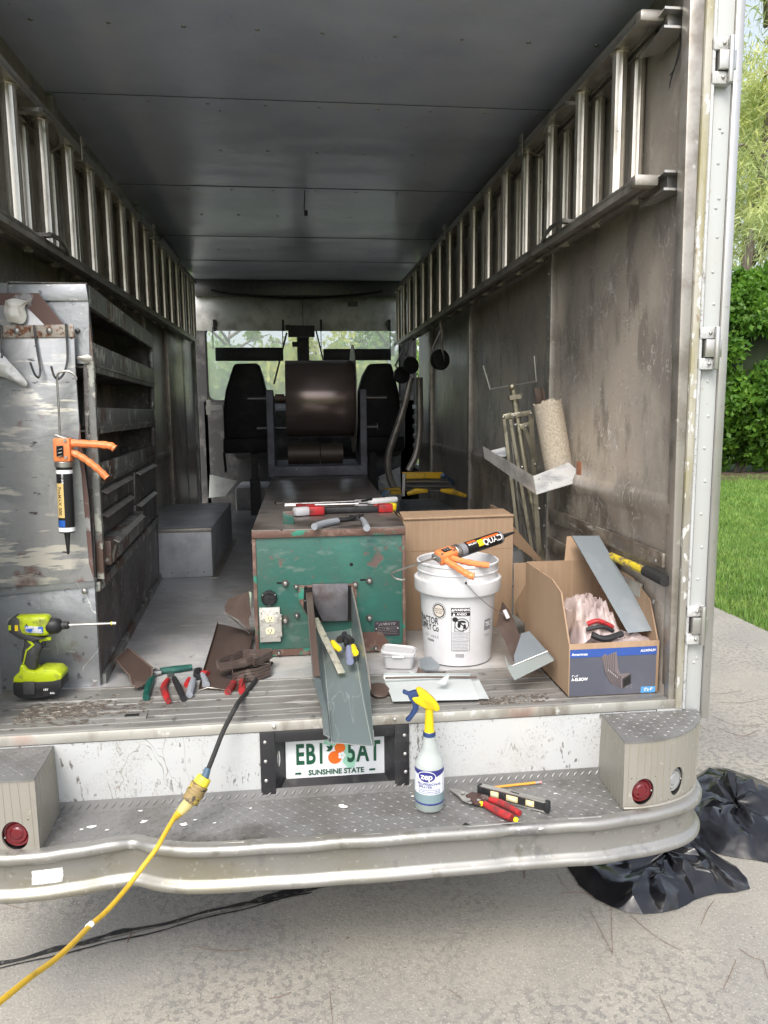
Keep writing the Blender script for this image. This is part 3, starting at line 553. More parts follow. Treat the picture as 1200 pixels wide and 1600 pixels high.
# tear in the rail top bead
p = at(728, 1291, Z=SZ+.004); tr = MB(); tr.prism([p+Vector((-.045, -.012, 0)), p+Vector((-.012, -.002, .002)), p+Vector((.0, .008, .004)), p+Vector((.012, -.004, .002)), p+Vector((.040, -.014, 0)), p+Vector((0, -.012, -.004))], (0, 0, .003)); P('rail_tear', tr, m_dark, parent=rail)
q0 = at(45, 1392, Y=-.245); tp = MB(); rows = [[Vector((q0.x+.001*random.uniform(-3, 3)+.0065*i, 0, q0.z-.002+.0058*j+random.uniform(-.0006, .0006))) for i in range(13)] for j in range(8)]
for r_ in rows:
    for v_ in r_:
        f = min(range(len(edge)), key=lambda q: abs(edge[q].x-v_.x)); v_.y = edge[f].y+.004
tp.grid(rows); P('crazed_tape', tp, mat('cracked white tape', (.8, .8, .78), .5, 0, [dict(kind='crack', scale=70, lo=.05, hi=.01, col=(.35, .34, .32), h=-.5)]), parent=rail, solid=.0012)
# tail light housings at both ends of the bumper
HOLES = []
def housing(sd):
    def tx(x): return x if sd > 0 else -x-.05
    nm = 'light_housing'
    base = [(.800, .0), (.790, -.205), (.83, -.208), (.90, -.200), (.97, -.178), (1.03, -.142), (1.075, -.092), (1.10, -.04), (1.108, .0)]
    top = [(.806, .0), (.792, -.200), (.84, -.202), (.90, -.196), (.975, -.172), (1.035, -.135), (1.085, -.085), (1.113, -.035), (1.120, .0)]
    zt = .762; n_ = len(base)
    walls = MB()
    # left flat side
    def wall(i0, i1, z0=SZ+.002, z1=zt):
        a, b, c_, d_ = base[i0], base[i1], top[i1], top[i0]
        walls.add([(tx(a[0]), a[1], z0), (tx(b[0]), b[1], z0), (tx(c_[0]), c_[1], z1), (tx(d_[0]), d_[1], z1)], [(0, 1, 2, 3)])
    wall(0, 1)
    # curved front, sampled finely, with two round openings left out of it
    fb = smoothpath([Vector((x, y, 0)) for x, y in base[1:]], 8); ft = smoothpath([Vector((x, y, 0)) for x, y in top[1:]], 8)
    m_ = len(fb); H = []; nz = 44
    def pt(i, t): v = fb[i].lerp(ft[i], t); return Vector((tx(v.x), v.y, SZ+.002+(zt-SZ-.002)*t))
    arc = [0]
    for i in range(1, m_): arc.append(arc[-1]+(fb[i]-fb[i-1]).length)
    def sample(s_):
        for i in range(1, m_):
            if arc[i] >= s_: k = (s_-arc[i-1])/(arc[i]-arc[i-1]); return i-1, k
        return m_-2, 1.
    def P3(s_, h_):
        i, k = sample(s_); t = h_/(zt-SZ-.002); a = pt(i, t); b = pt(i+1, t); return a.lerp(b, k)
    Ltot = arc[-1]; Hh = zt-SZ-.002
    def hit(px, py):
        best = None
        for i in range(120):
            for j in range(60):
                p = P3(Ltot*i/120, Hh*j/60); v = p-CAMPOS; z = v.dot(_F); e = (600+FPX*v.dot(_R)/z-px)**2+(800-FPX*v.dot(_U)/z-py)**2
                if best is None or e < best[0]: best = (e, Ltot*i/120, Hh*j/60)
        return best[1:]
    if sd > 0: HOLES[:] = [(*hit(1005, 1238), .036, .041), (*hit(1058, 1221), .030, .044)]
    holes = HOLES
    rects = [(hs-rx*1.12, hs+rx*1.12, hh_-rz*1.1, hh_+rz*1.1) for hs, hh_, rx, rz in holes]
    ss = sorted(set([Ltot*i/64 for i in range(65)]+[v for r_ in rects for v in r_[:2]])); hh = sorted(set([Hh*j/6 for j in range(7)]+[v for r_ in rects for v in r_[2:]]))
    idx = {}
    for i, s_ in enumerate(ss):
        for j, h_ in enumerate(hh): idx[i, j] = len(walls.v); walls.v.append(P3(s_, h_))
    for i in range(len(ss)-1):
        for j in range(len(hh)-1):
            cs, ch = (ss[i]+ss[i+1])/2, (hh[j]+hh[j+1])/2
            if any(r_[0] < cs < r_[1] and r_[2] < ch < r_[3] for r_ in rects): continue
            walls.f.append((idx[i, j], idx[i+1, j], idx[i+1, j+1], idx[i, j+1]))
    for (hs, hh_, rx, rz), r_ in zip(holes, rects):
        n4 = 64; base_ = len(walls.v); K = 4
        for k in range(K+2):
            for q in range(n4):
                an = 2*math.pi*(q+.5)/n4; c_, s_ = math.cos(an), math.sin(an); m2 = max(abs(c_), abs(s_))
                e_ = (hs+rx*c_, hh_+rz*s_); o_ = (hs+(r_[1]-r_[0])/2*c_/m2, hh_+(r_[3]-r_[2])/2*s_/m2); t_ = max(0, k-1)/K
                p = P3(e_[0]*(1-t_)+o_[0]*t_, e_[1]*(1-t_)+o_[1]*t_)
                if k == 0:
                    nn = (P3(hs+.01, hh_)-P3(hs-.01, hh_)).normalized().cross(Vector((0, 0, 1))); nn = -nn if nn.y < 0 else nn; p = p+nn*.006
                walls.v.append(p)
        for k in range(K+1):
            for q in range(n4): walls.f.append((base_+k*n4+q, base_+k*n4+(q+1) % n4, base_+(k+1)*n4+(q+1) % n4, base_+(k+1)*n4+q))
    hb = P(nm, walls, m_ribs, angle=50)
    rb = MB()
    for k in range(18):
        s_ = .012+k*Ltot/18
        segs = [(0, Hh)]
        for hs, hh_, rx, rz in holes:
            if abs(s_-hs) < rx*1.02:
                dz = rz*math.sqrt(max(0, 1-((s_-hs)/rx)**2))+.003; segs = [(0, hh_-dz), (hh_+dz, Hh)]
        for a, b in segs:
            p0, p1 = P3(s_, a), P3(s_, b); rb.tube([p0, p1], .0012, 5)
    for k in range(8):
        y = -.02-k*.024; p0 = Vector((tx(base[0][0]+(base[1][0]-base[0][0])*(-y/.205)), y, SZ)); p1 = Vector((tx(top[0][0]+(top[1][0]-top[0][0])*(-y/.2)), y*.98, zt)); rb.tube([p0, p1], .0013, 5)
    P('rib_line', rb, mat('pale rib metal', (.36, .34, .28), .5, .5), parent=hb, kind='stuff')  # thin raised ribs, slightly paler than the housing walls
    tpm = MB(); pts = [Vector((tx(v.x), v.y-.002, zt)) for v in ft]; tpm.prism([Vector((tx(.806), 0, zt+.0))]+pts, (0, 0, .004)); tp_ = P('housing_top', tpm, m_tread, parent=hb, smooth=False)
    lg = MB()
    for i in range(15):
        for j in range(9):
            x, y = .815+i*.022, -.014-j*.022
            k = min(ft, key=lambda v: abs(v.x-x))
            if y < k.y+.014 or x > 1.105: continue
            lug(lg, (tx(x), y, zt+.0042), R(40) if (i+j) % 2 else R(-40), .02)
    P('top_tread', lg, m_tread, parent=hb, kind='stuff', smooth=False)
    for n__, (hs, hh_, rx, rz) in enumerate(holes):
        c_ = P3(hs, hh_); c1 = P3(hs+.01, hh_); tdir = (c1-c_).normalized(); out = tdir.cross(Vector((0, 0, 1)))
        if out.y > 0: out = -out
        M = frame(c_-out*.024, out.cross(Vector((0, 0, 1))) if False else Vector((0, 0, 1)).cross(out), (0, 0, 1))
        can = MB(); can.lathe([(.050, -.035), (.050, .012)], M, 24, cap=(True, False)); P('lamp_can', can, m_rubber, parent=hb)
        ln = MB(); ln.lathe([(.040, 0), (.040, .006), (.036, .010), (.030, .0085), (.026, .0125), (.018, .011), (.014, .014), (.006, .0135), (.001, .0145)], M, 28)
        P('tail_light' if n__ == 0 else 'reversing_light', ln, m_redlens if n__ == 0 else m_clearlens, parent=hb, angle=25)
        sc_ = MB()
        for a in (200, 350): sc_.ball(M @ Vector((.034*math.cos(R(a)), .034*math.sin(R(a)), .011)), .003, 6)
        P('lens_screw', sc_, m_rivet, parent=hb)
    sm = MB(); path = [Vector((tx(v.x), v.y-.004, SZ+.008)) for v in fb]; sm.tube(path, .004, 6); P('weld_bead', sm, m_ribs, parent=hb)
    return hb
housing(1); housing(-1)

# ---- wheel housings, cab bulkhead, windscreen, seats
m_gbox = mat('blue grey steel box', (.56, .58, .60), .36, .2, [tone_patches((.3, .3, .32), 6, .45, .65, fac=.7), dict(kind='scratch', scale=14, lo=.006, hi=0, col=(.5, .5, .5), fac=.6)], bump=((5, .2, (1, 1, 1), 2, .02),))
mb = MB(); mb.bb(-XL, -.632, 2.06, 3.28, FZ, 1.078); wh = P('wheel_housing', mb, m_gbox, bevel=.006)
mb = MB(); mb.bb(-.640, -.600, 2.03, 3.32, FZ, FZ+.004); P('housing_flange', mb, m_alud, parent=wh)
mb = MB(); mb.bb(-XL, -.629, 2.057, 2.075, 1.058, 1.081); P('folded_edge', mb, m_alud, parent=wh, bevel=.003)
mb = MB()
for k in range(5): mb.ball((-.68-.09*k, 2.058, .83), (.006, .003, .006), 6); mb.ball((-.629, 2.2+.22*k, .84), (.003, .006, .006), 6)
P('rivets', mb, m_steel, parent=wh, kind='stuff')
zt_ = at(643, 803, X=.70).z; mb = MB(); mb.bb(.70, XI-.006, 1.55, 4.0, FZ, .985); P('wheel_housing', mb, m_gbox, bevel=.006)
# header above the windscreen
m_head = mat('riveted header sheet', (.55, .55, .53), .38, .3, [tone_patches((.25, .24, .22), 6, .45, .65, fac=.7), tone_patches((.65, .65, .63), 18, .6, .7, fac=.5)], bump=((4, .3, (1, 1, 1), 3, .02),))
hz = at(474, 517, Y=YF).z
for (a, b) in ((-XL, -.065), (-.06, XI)):
    mb = MB(); mb.bb(a, b, YF, YF+.02, hz, CZ-.14); hp = P('header_panel', mb, m_head, bevel=.002)
    rv = MB()
    for k in range(28): rv.ball((a+.02+k*(b-a-.04)/27, YF-.001, CZ-.165), (.005, .003, .005), 5)
    P('rivets', rv, m_steel, parent=hp, kind='stuff')
mb = MB(); mb.bb(-XL, XI, YF-.10, YF+.02, CZ-.15, CZ-.005); P('header_beam', mb, m_dsteel, bevel=.01)
q = at(551, 475, Y=YF-.004); mb = MB(); mb.box(q, (.10, .006, .05)); P('small_plate', mb, m_dsteel)
cb = MB(); cb.tube(smoothpath([at(x, y, Y=YF-.12) for x, y in ((330, 453), (350, 458), (400, 463), (460, 466), (520, 464), (580, 458), (598, 455))], 5), .012, 6); P('loose_cable', cb, m_rubber)
dl = MB(); q = at(471, 443, Z=CZ); dl.lathe([(.06, 0), (.075, -.012), (.07, -.03), (.045, -.045), (.02, -.047)], Matrix.Translation(q), 18); P('dome_lamp', dl, S('yellowed plastic', (.6, .6, .52), .4), bevel=0)
wr = MB(); q = at(476, 297, Z=CZ); e = at(478, 333, Y=q.y); wr.tube([q, q+Vector((0, 0, -.03)), e+Vector((-.01, 0, .02)), e], .003, 5); wr.box(e, (.02, .02, .028)); P('hanging_wire', wr, m_rubber)
# windscreen wall further forward, with two rounded panes
YW = 5.75
def wpane(x0, x1, z0, z1):
    return rrect(x1-x0, z1-z0, .09, frame(((x0+x1)/2, YW, (z0+z1)/2), (1, 0, 0), (0, 0, 1)), th=.004, n=6)
z0_, z1_ = at(400, 627, Y=YW).z, at(400, 517, Y=YW).z+.05
xa, xb, xc, xd = at(322, 560, Y=YW).x, at(467, 560, Y=YW).x, at(481, 560, Y=YW).x, at(622, 560, Y=YW).x+.02
m_cab = mat('dark cab trim', (.035, .035, .037), .6, 0, [tone_patches((.12, .115, .11), 6, .5, .7)])
m_glass = bright_haze_glass('bright haze windscreen glass')
for (a, b) in ((xa, xb), (xc, xd)):
    g_ = P('windscreen_pane', wpane(a, b, z0_, z1_), m_glass, smooth=False)
    fr_ = MB(); ring = []
    for k in range(28):
        pass
    mbp = rrect(b-a, z1_-z0_, .09, frame(((a+b)/2, YW, (z0_+z1_)/2), (1, 0, 0), (0, 0, 1)), th=.001, n=6); pts = mbp.v[:28]
    fr_.tube([p+Vector((0, -.004, 0)) for p in pts]+[pts[0]+Vector((0, -.004, 0))], .018, 6); P('rubber_seal', fr_, m_rubber, parent=g_)
mb = MB(); mb.bb(-1.16, xa-.004, YW-.02, YW+.06, .5, CZ); P('cab_pillar', mb, m_cab)
mb = MB(); mb.bb(xb, xc, YW-.03, YW+.06, z0_-.02, CZ); P('cab_pillar', mb, m_cab)
mb = MB(); mb.bb(xd, 1.10, YW-.02, YW+.06, .5, CZ); P('cab_pillar', mb, m_cab)
mb = MB(); mb.bb(-1.10, 1.10, YW-.02, YW+.06, z1_, CZ+.02); P('windscreen_header', mb, m_cab)
mb = MB(); mb.bb(-1.10, 1.10, YW-.02, YW+.06, .35, z0_); P('cab_front_wall', mb, m_cab)
db = MB(); db.prism([(-.8, YW-.02, z0_-.02), (-.8, YW-.40, z0_-.10), (-.8, YW-.36, 1.35), (-.8, YW-.02, 1.25)], (1.75, 0, 0)); P('dashboard', db, m_cab, bevel=.02)
# cab floor, lighter panels by the doorway
mb = MB(); mb.bb(-1.09, 1.09, 5.0, YW, .55, .60); P('cab_floor', mb, m_floor)
m_lt = mat('pale painted panel', (.66, .67, .64), .5, 0, [tone_patches((.4, .38, .34), 6, .5, .7)])
for pts in ([(328, 742), (370, 752), (352, 775), (326, 778)], [(592, 745), (625, 730), (628, 790), (606, 792)]):
    mb = MB(); mb.prism([at(x, y, Y=5.25) for x, y in pts], (0, .03, 0)); P('step_well_panel', mb, m_lt)
mb = MB(); mb.bb(-.75, .7, 4.98, 5.6, .78, 1.02); P('engine_cover', mb, m_floor, bevel=.03)
# left interior past the cabinet: dark posts, door edge
for (xa_, xb_, m_) in ((262, 284, m_wall), (306, 318, m_dsteel)):
    p0, p1 = at(xa_, 640, X=-XL+.012), at(xb_, 640, X=-XL+.012); mb = MB(); mb.bb(-XL, -XL+.035, p0.y, min(p1.y, 4.99), FZ, CZ-.02); P('door_post', mb, m_, bevel=.004)
mb = MB(); mb.bb(-XL-.02, -XL+.03, 4.985, 5.04, FZ-.2, CZ-.1); P('door_jamb', mb, m_lt, bevel=.004)
q = at(328, 638, Y=5.45)
mb = MB(); mb.bar(at(322, 638, Y=5.3), at(347, 636, Y=5.3), .05, .05); mb.bar(at(326, 625, Y=5.3), at(326, 648, Y=5.3), .04, .04); P('door_latch', mb, m_alu)
mb = MB(); mb.bb(-XL-.06, -XL-.02, 4.9, 5.0, 1.5, 1.95); P('door_lock_box', mb, m_black)
mb = MB(); mb.bb(1.06, 1.085, 4.98, YW, .5, 1.15); rd_ = P('cab_side_door', mb, m_cab)  # shaped as a lower half only, so more light enters the cab
mb = MB(); mb.bb(1.06, 1.085, 5.46, 5.52, 1.15, CZ); P('door_stile', mb, m_cab, parent=rd_)
for k in range(7): mb = MB(); mb.bb(1.045, 1.06, 5.1, 5.5, 1.15+k*.10, 1.19+k*.10); P('door_slat', mb, m_lt, parent=rd_)
# visors on thin rods
for (x0, x1, y0, y1) in ((336, 443, 543, 564), (505, 611, 545, 563)):
    a, b = at(x0, y0, Y=5.2), at(x1, y1, Y=5.2); mb = MB(); mb.bb(a.x, b.x, 5.19, 5.21, b.z, a.z); vs_ = P('sun_visor', mb, m_black, bevel=.008)
    for px in (x0-3, x1-1):
        q = at(px, 545, Y=5.2); tp_ = at(px, 506, Y=5.3); rd = MB(); rd.tube([q, Vector((q.x, 5.22, tp_.z-.04))], .004, 5); P('visor_rod', rd, m_black, parent=vs_); rd = MB(); rd.bar((tp_.x, 5.39, tp_.z-.06), (tp_.x, 5.39, tp_.z+.05), .03, .02); P('visor_clip', rd, m_black, parent=vs_)
mr = MB(); a = at(450, 512, Y=5.35); mr.box(a, (.05, .03, .05)); mr.bb(a.x, a.x+.26, 5.33, 5.37, a.z-.09, a.z+.02); mr.tube([at(448, 520, Y=5.5), at(428, 600, Y=5.5)], .010, 5); mr.tube([at(494, 517, Y=5.5), at(505, 563, Y=5.5)], .008, 5); mr.box(at(462, 538, Y=5.6), (.07, .03, .05)); P('mirror_bracket', mr, m_black)
# seats
def seat(pts, sx0, sx1, Y0, lab=None):
    b_ = MB(); fr = [at(x, y, Y=Y0) for x, y in pts]; b_.prism(fr, (0, .16, 0)); st = P('seat', b_, m_seat, bevel=.03, seg=3, label=lab)
    z = at(380, 698, Y=Y0).z; mb = MB(); mb.bb(at(sx0, 700, Y=Y0).x, at(sx1, 700, Y=Y0).x, Y0-.02, Y0+.5, z-.06, z+.08); P('seat_cushion', mb, m_seat, bevel=.02, parent=st)
    return z
m_seat = S('black seat vinyl', (.012, .012, .014), .6, layers=[tone_patches((.03, .03, .032), 8, .5, .7)])
zs = seat([(365, 568), (404, 567), (411, 588), (420, 625), (424, 665), (422, 700), (356, 702), (350, 690), (348, 640), (352, 610)], 349, 424, 4.55)
seat([(577, 568), (612, 567), (618, 590), (625, 620), (627, 660), (622, 700), (560, 700), (556, 660), (560, 610), (566, 588)], 556, 632, 4.55)
for (x, y0, y1) in ((397, 700, 764), (582, 700, 762)):
    a, b = at(x, y0, Y=4.65), at(x, y1, Y=4.65); mb = MB(); mb.bb(a.x-.028, a.x+.028, 4.62, 4.68, b.z+.08, a.z); mb.bb(a.x-.045, a.x+.045, 4.60, 4.70, FZ-.05, b.z+.09); P('seat_post', mb, m_black)
mb = MB(); mb.tube([at(350, 707, Y=4.5), at(353, 735, Y=4.5), at(352, 738, Y=4.5)], .012, 6); P('seat_lever', mb, m_black)
# hanging round black discs on arms, not light sources, near the right ladder, bent grab tubes
disc = []
for (px, py, r_, yy) in ((688, 562, .072, 2.9), (642, 571, .068, 3.6), (628, 586, .068, 3.7)):
    c_ = at(px, py, Y=yy); M = frame(c_, (.9, .35, 0), (0, 0.1, 1)); b_ = MB(); b_.lathe([(r_*.55, -.05), (r_*.9, -.03), (r_, 0), (r_*.96, .012), (r_*.5, .016), (.002, .017)], M, 20); dd = P('round_disc', b_, m_black)
    arm = MB(); arm.tube([c_+Vector((0, .04, .01)), c_+Vector((-.04, .08, .08)), c_+Vector((.02, .1, .2))], .009, 6); P('disc_arm', arm, m_alu, parent=dd); disc.append(c_)
tb = MB(); tb.tube(smoothpath([at(x, y, Y=3.75) for x, y in ((642, 590), (630, 640), (613, 690), (607, 712), (607, 735), (612, 755), (618, 766))], 6), .028, 10); P('grab_tube', tb, m_alud)
tb = MB(); tb.tube(smoothpath([at(x, y, Y=4.0) for x, y in ((655, 590), (656, 650), (655, 680), (650, 710), (638, 735))], 6), .03, 10); P('grab_tube', tb, m_alud)
hs = MB(); hs.tube(smoothpath([at(x, y, Y=2.9) for x, y in ((688, 505), (691, 520), (690, 540), (694, 565))], 6), .009, 6); P('hose', hs, m_alud)

# ---- ladder brackets on the walls
for (px, py) in ((1018, 287), (1018, 40)):
    a = at(px, py, Y=.12); bk = MB()
    for dz in (.012, -.038): bk.prism([(a.x+.005, .05, a.z+dz), (a.x+.02, .24, a.z+dz), (XI-.012, .20, a.z+dz), (XI-.012, .05, a.z+dz+.0)], (0, 0, .007))
    bk.bb(a.x+.03, a.x+.075, .08, .13, a.z-.035, a.z+.012); P('ladder_bracket', bk, m_alu)
wr = MB(); wr.tube(smoothpath([at(x, y, X=XI-.02) for x, y in ((1058, 10), (1063, 60), (1057, 95), (1048, 125), (1046, 138))], 5), .0022, 5); wr.tube(smoothpath([at(x, y, X=XI-.02) for x, y in ((1066, 55), (1060, 90), (1052, 110), (1047, 118))], 5), .0018, 5); P('stray_wire', wr, m_rubber)

# ================================================================== LADDERS
def ladder(sd, xn, xf_, y0, y1, zl0, zl1, zu0, zu1, label, phase=0.):
    t = Th('extension_ladder', label, 'ladder', ((xn+xf_)/2, (y0+y1)/2, zl0), group='extension ladders slung along the walls')
    L = y1-y0
    def Q(u, s_, v): k = s_/L; return Vector((sd*(xn+(xf_-xn)*k+u), y0+s_, (zl0+(zl1-zl0)*k)*(1-v)+(zu0+(zu1-zu0)*k)*v))
    for sec, (ua, ub, sA, sB) in enumerate(((.0, .065, 0, L), (.075, .135, .03, L-.1))):
        for v, dz in ((0, -1), (1, 1)):
            r_ = MB()
            def BX(u0, u1, z0, z1, s0=sA, s1=sB):
                n_ = 2; a, b = Q(0, s0, v), Q(0, s1, v)
                vs = []
                for c_ in (a, b):
                    for (u, z) in ((u0, z0), (u1, z0), (u1, z1), (u0, z1)): vs.append(c_+Vector((sd*u, 0, z)))
                r_.add(vs, [(0, 1, 2, 3), (7, 6, 5, 4), (0, 4, 5, 1), (1, 5, 6, 2), (2, 6, 7, 3), (3, 7, 4, 0)])
            zo = 0 if sec == 0 else -.012*dz
            if sec == 0:
                BX(ua, ub, -.003+zo, .003+zo); BX(ua, ua+.004, zo-.010-(.012 if v == 0 else 0), zo+.010+(.012 if v else 0)); BX(ub-.004, ub, zo-.014, zo+.014)
            else: BX(ua, ub, -.003+zo, .003+zo); BX(ua, ua+.004, zo-.012, zo+.012); BX(ub-.004, ub, zo-.012, zo+.012)
            rr = t.part('rail', r_, m_alud)
            if sec == 0:
                cp = MB(); cp.box(Q((ua+ub)/2, -.012, v), (ub-ua+.012, .045, .034)); t.part('rail_cap', cp, m_alud, bevel=.008, parent=rr)
                dots = MB()
                for k in range(int(L/.305)): dots.ball(Q((ua+ub)/2, phase+k*.305+.02, v)+Vector((0, 0, .004*dz)), (.014, .014, .003), 6)
                t.part('rung_ends', dots, m_steel, parent=rr, kind='stuff')
        k = 0; s_ = phase + (.03 if sec == 0 else .05)
        while s_ < sB-.05:
            a, b = Q((ua+ub)/2, s_, .0), Q((ua+ub)/2, s_, 1.); M = frame(a, (1, 0, 0), (0, 1, 0)); h_ = (b-a).length; rg = MB(); n_ = 28; rad = .0225
            prof_ = []
            ring = [(rad*(1+.05*(j % 2)), 2*math.pi*j/n_) for j in range(n_)]
            zs_ = [0, .012, .013, h_-.013, h_-.012, h_]; mult = [1.35, 1.35, 1, 1, 1.35, 1.35]
            for z_, mm in zip(zs_, mult): prof_ += [a + (b-a).normalized()*z_ + Vector((math.cos(q)*r0*mm, math.sin(q)*r0*mm, 0)) for r0, q in ring]
            rg.add(prof_, [(i*n_+j, i*n_+(j+1) % n_, (i+1)*n_+(j+1) % n_, (i+1)*n_+j) for i in range(5) for j in range(n_)]); t.part('rung', rg, m_rung, angle=25)
            s_ += .305
    for s_, v in ((1.07, 1), (2.62, 1)):
        g_ = MB(); c_ = Q(.0, s_, v); g_.box(c_+Vector((-sd*.004, 0, .015)), (.006, .05, .09)); g_.box(c_+Vector((sd*.05, .02, -.0)), (.11, .006, .04)); gb = t.part('guide_bracket', g_, m_alud, bevel=.002)
        b2 = MB(); b2.ball(c_+Vector((-sd*.008, 0, .0)), .006, 6); b2.ball(c_+Vector((-sd*.008, 0, .025)), .005, 6); t.part('bolt', b2, m_dsteel, parent=gb)
    for v in (0.93, .04):
        lk = MB(); lk.tube(smoothpath([Q(-.02, .50, v), Q(-.03, .60, v), Q(.0, .78, v-.02), Q(.06, .86, v-.05)], 5), .008, 6); lk.box(Q(.03, .52, v), (.09, .03, .012)); t.part('rung_lock', lk, m_steel)
    return t
ladder(1, .905, .79, .13, 5.0, 2.405, 2.36, 2.865, 2.84, 'aluminium extension ladder slung along the right wall of the van', .15)
ladder(-1, .945, .995, .02, 4.72, 2.29, 2.36, 2.72, 2.86, 'aluminium extension ladder slung along the left wall above the shelf cabinet', .03)

# ================================================================== LEFT CABINET
m_cabf = mat('scratched blue grey steel face', (.37, .385, .40), .38, .6, [tone_patches((.24, .25, .265), 4, .45, .6, fac=.7), tone_patches((.17, .10, .08), 5, .60, .68, seed=2), tone_patches((.13, .13, .14), 26, .62, .66, fac=.9), tone_patches((.72, .70, .66), 17, .64, .69, seed=6, stretch=(1, 1, 2.2)),
    dict(kind='scratch', scale=9, lo=.007, hi=0, col=(.75, .73, .7), stretch=(1, 1, .5), mask=dict(kind='noise', scale=4, lo=.5, hi=.56))], bump=((30, .2), (4, .2, (1, 1, 1), 2, .02)))
m_hook = mat('worn and glare patched zinc panel', (.40, .405, .41), .36, .55, [tone_patches((.28, .29, .3), 4, .46, .62, fac=.8, dist=1.5), tone_patches((.62, .62, .63), 3, .54, .68, fac=.7, dist=2., seed=4), tone_patches((.24, .13, .11), 4.2, .61, .66, seed=9, fac=.8), tone_patches((.74, .71, .64), 14, .56, .6, seed=6, stretch=(.35, .35, 2.4), mask=dict(kind='noise', scale=2.2, lo=.47, hi=.55, seed=1)), tone_patches((.09, .085, .09), 22, .64, .67, seed=5, stretch=(.5, .5, 1.3))], bump=((16, .3, (.6, .6, 1.5), 5, .006),))  # large whitish patches paint glare into the colour; the rest is worn zinc
m_cabd = mat('dark worn cabinet side', (.155, .145, .14), .45, .45, [tone_patches((.07, .06, .058), 5, .45, .6, fac=.8), tone_patches((.11, .075, .06), 4, .58, .66, fac=.8), tone_patches((.34, .34, .31), 11, .61, .66, seed=3), dict(kind='scratch', scale=12, lo=.006, hi=0, col=(.45, .44, .42), fac=.6)], bump=((25, .3),))
m_lip = mat('peeling shelf lip paint', (.20, .205, .195), .45, .3, [tone_patches((.13, .085, .07), 4, .52, .57, stretch=(1, 1, .6)), tone_patches((.42, .43, .38), 12, .56, .6, seed=3), tone_patches((.08, .05, .04), 30, .62, .65)], bump=((25, .3),))
m_rust = mat('rusted strap', (.40, .36, .31), .6, .4, [tone_patches((.22, .10, .055), 40, .47, .56), tone_patches((.10, .05, .03), 90, .6, .66)], bump=((60, .4),))
cab_ = Th('tool_cabinet', 'battered grey metal cabinet with shelves and drawers against the left wall', 'cabinet', (-.92, 1.1, FZ))
CP = cab_.part
yN = .40; xN = -.818; LN = 1.63; th_ = math.atan2(.105, 1.63)
# local axes: U runs into the van along the shelf side, N points to the aisle
U_ = Vector((-math.sin(th_), math.cos(th_), 0)); N_ = Vector((math.cos(th_), math.sin(th_), 0)); O_ = Vector((xN, yN, 0))
def C3(u, n_, z): 
    return O_ + U_*u + N_*(n_ + .030*(z-1.17)/.96*(z > 1.17)) + Vector((0, 0, z))
def cbox(mb, u0, u1, n0, n1, z0, z1):
    mb.add([C3(u, n_, z) for u in (u0, u1) for n_ in (n0, n1) for z in (z0, z1)], [(0, 1, 3, 2), (4, 6, 7, 5), (0, 4, 5, 1), (2, 3, 7, 6), (0, 2, 6, 4), (1, 5, 7, 3)])
ZT = 2.14; W = .24; zdr = 1.50
mb = MB(); cbox(mb, 0, LN, -W, -W+.004, FZ, ZT); CP('back_panel', mb, m_cabd)
mb = MB(); cbox(mb, 0, LN, -W, 0, ZT-.004, ZT); CP('top_panel', mb, m_cabd)
mb = MB(); cbox(mb, LN-.004, LN, -W, 0, FZ, ZT-.004); CP('end_panel', mb, m_cabd)
# near end: lower face panel, strip with rivet, set back upper face
f0 = .17
mb = MB(); mb.prism([(-1.16, yN-.02, FZ), (xN-.002, yN-.02, FZ), (xN+.0, yN-.02, 1.15), (-1.16, yN-.02, 1.13)], (0, .02, 0)); CP('face_panel', mb, m_cabf, bevel=.002)
mb = MB(); mb.prism([(-1.16, yN-.028, 1.128), (xN+.002, yN-.028, 1.148), (xN+.004, yN-.028, 1.178), (-1.16, yN-.028, 1.160)], (0, .03, 0)); st = CP('cross_strip', mb, m_cabf, bevel=.002)
p = at(132, 924, Y=yN-.03); mb = MB(); mb.ball(p, (.010, .006, .010), 8); CP('rivet', mb, m_steel, parent=st)
mb = MB(); mb.prism([(-1.20, yN+.0, 1.17), at(126, 912, Y=yN), at(112, 445, Y=yN), (-1.20, yN, ZT)], (0, .01, 0)); CP('upper_face', mb, m_cabf)
mb = MB(); mb.prism([at(-20, 444, Y=yN-.012), at(134, 444, Y=yN-.012), at(138, 470, Y=yN-.012), at(-20, 470, Y=yN-.012)], (0, .012, 0)); CP('top_strip', mb, m_cabf, bevel=.002)
mb = MB(); mb.prism([at(100, 470, Y=yN-.004), at(138, 470, Y=yN-.004), at(140, 568, Y=yN-.004), at(121, 568, Y=yN-.004)], (0, .008, 0)); bp = CP('corner_plate', mb, m_cabf)
p = at(121, 517, Y=yN-.008); mb = MB(); mb.ball(p, (.008, .005, .008), 8); CP('bolt', mb, m_dsteel, parent=bp)
mb = MB(); mb.prism([at(134, 444, Y=yN), at(146, 560, Y=yN), at(152, 690, Y=yN), at(163, 905, Y=yN), at(152, 905, Y=yN-.0), at(141, 690, Y=yN), at(135, 560, Y=yN), at(128, 450, Y=yN)], (0, .02, 0)); CP('corner_post', mb, m_lip, bevel=.002)
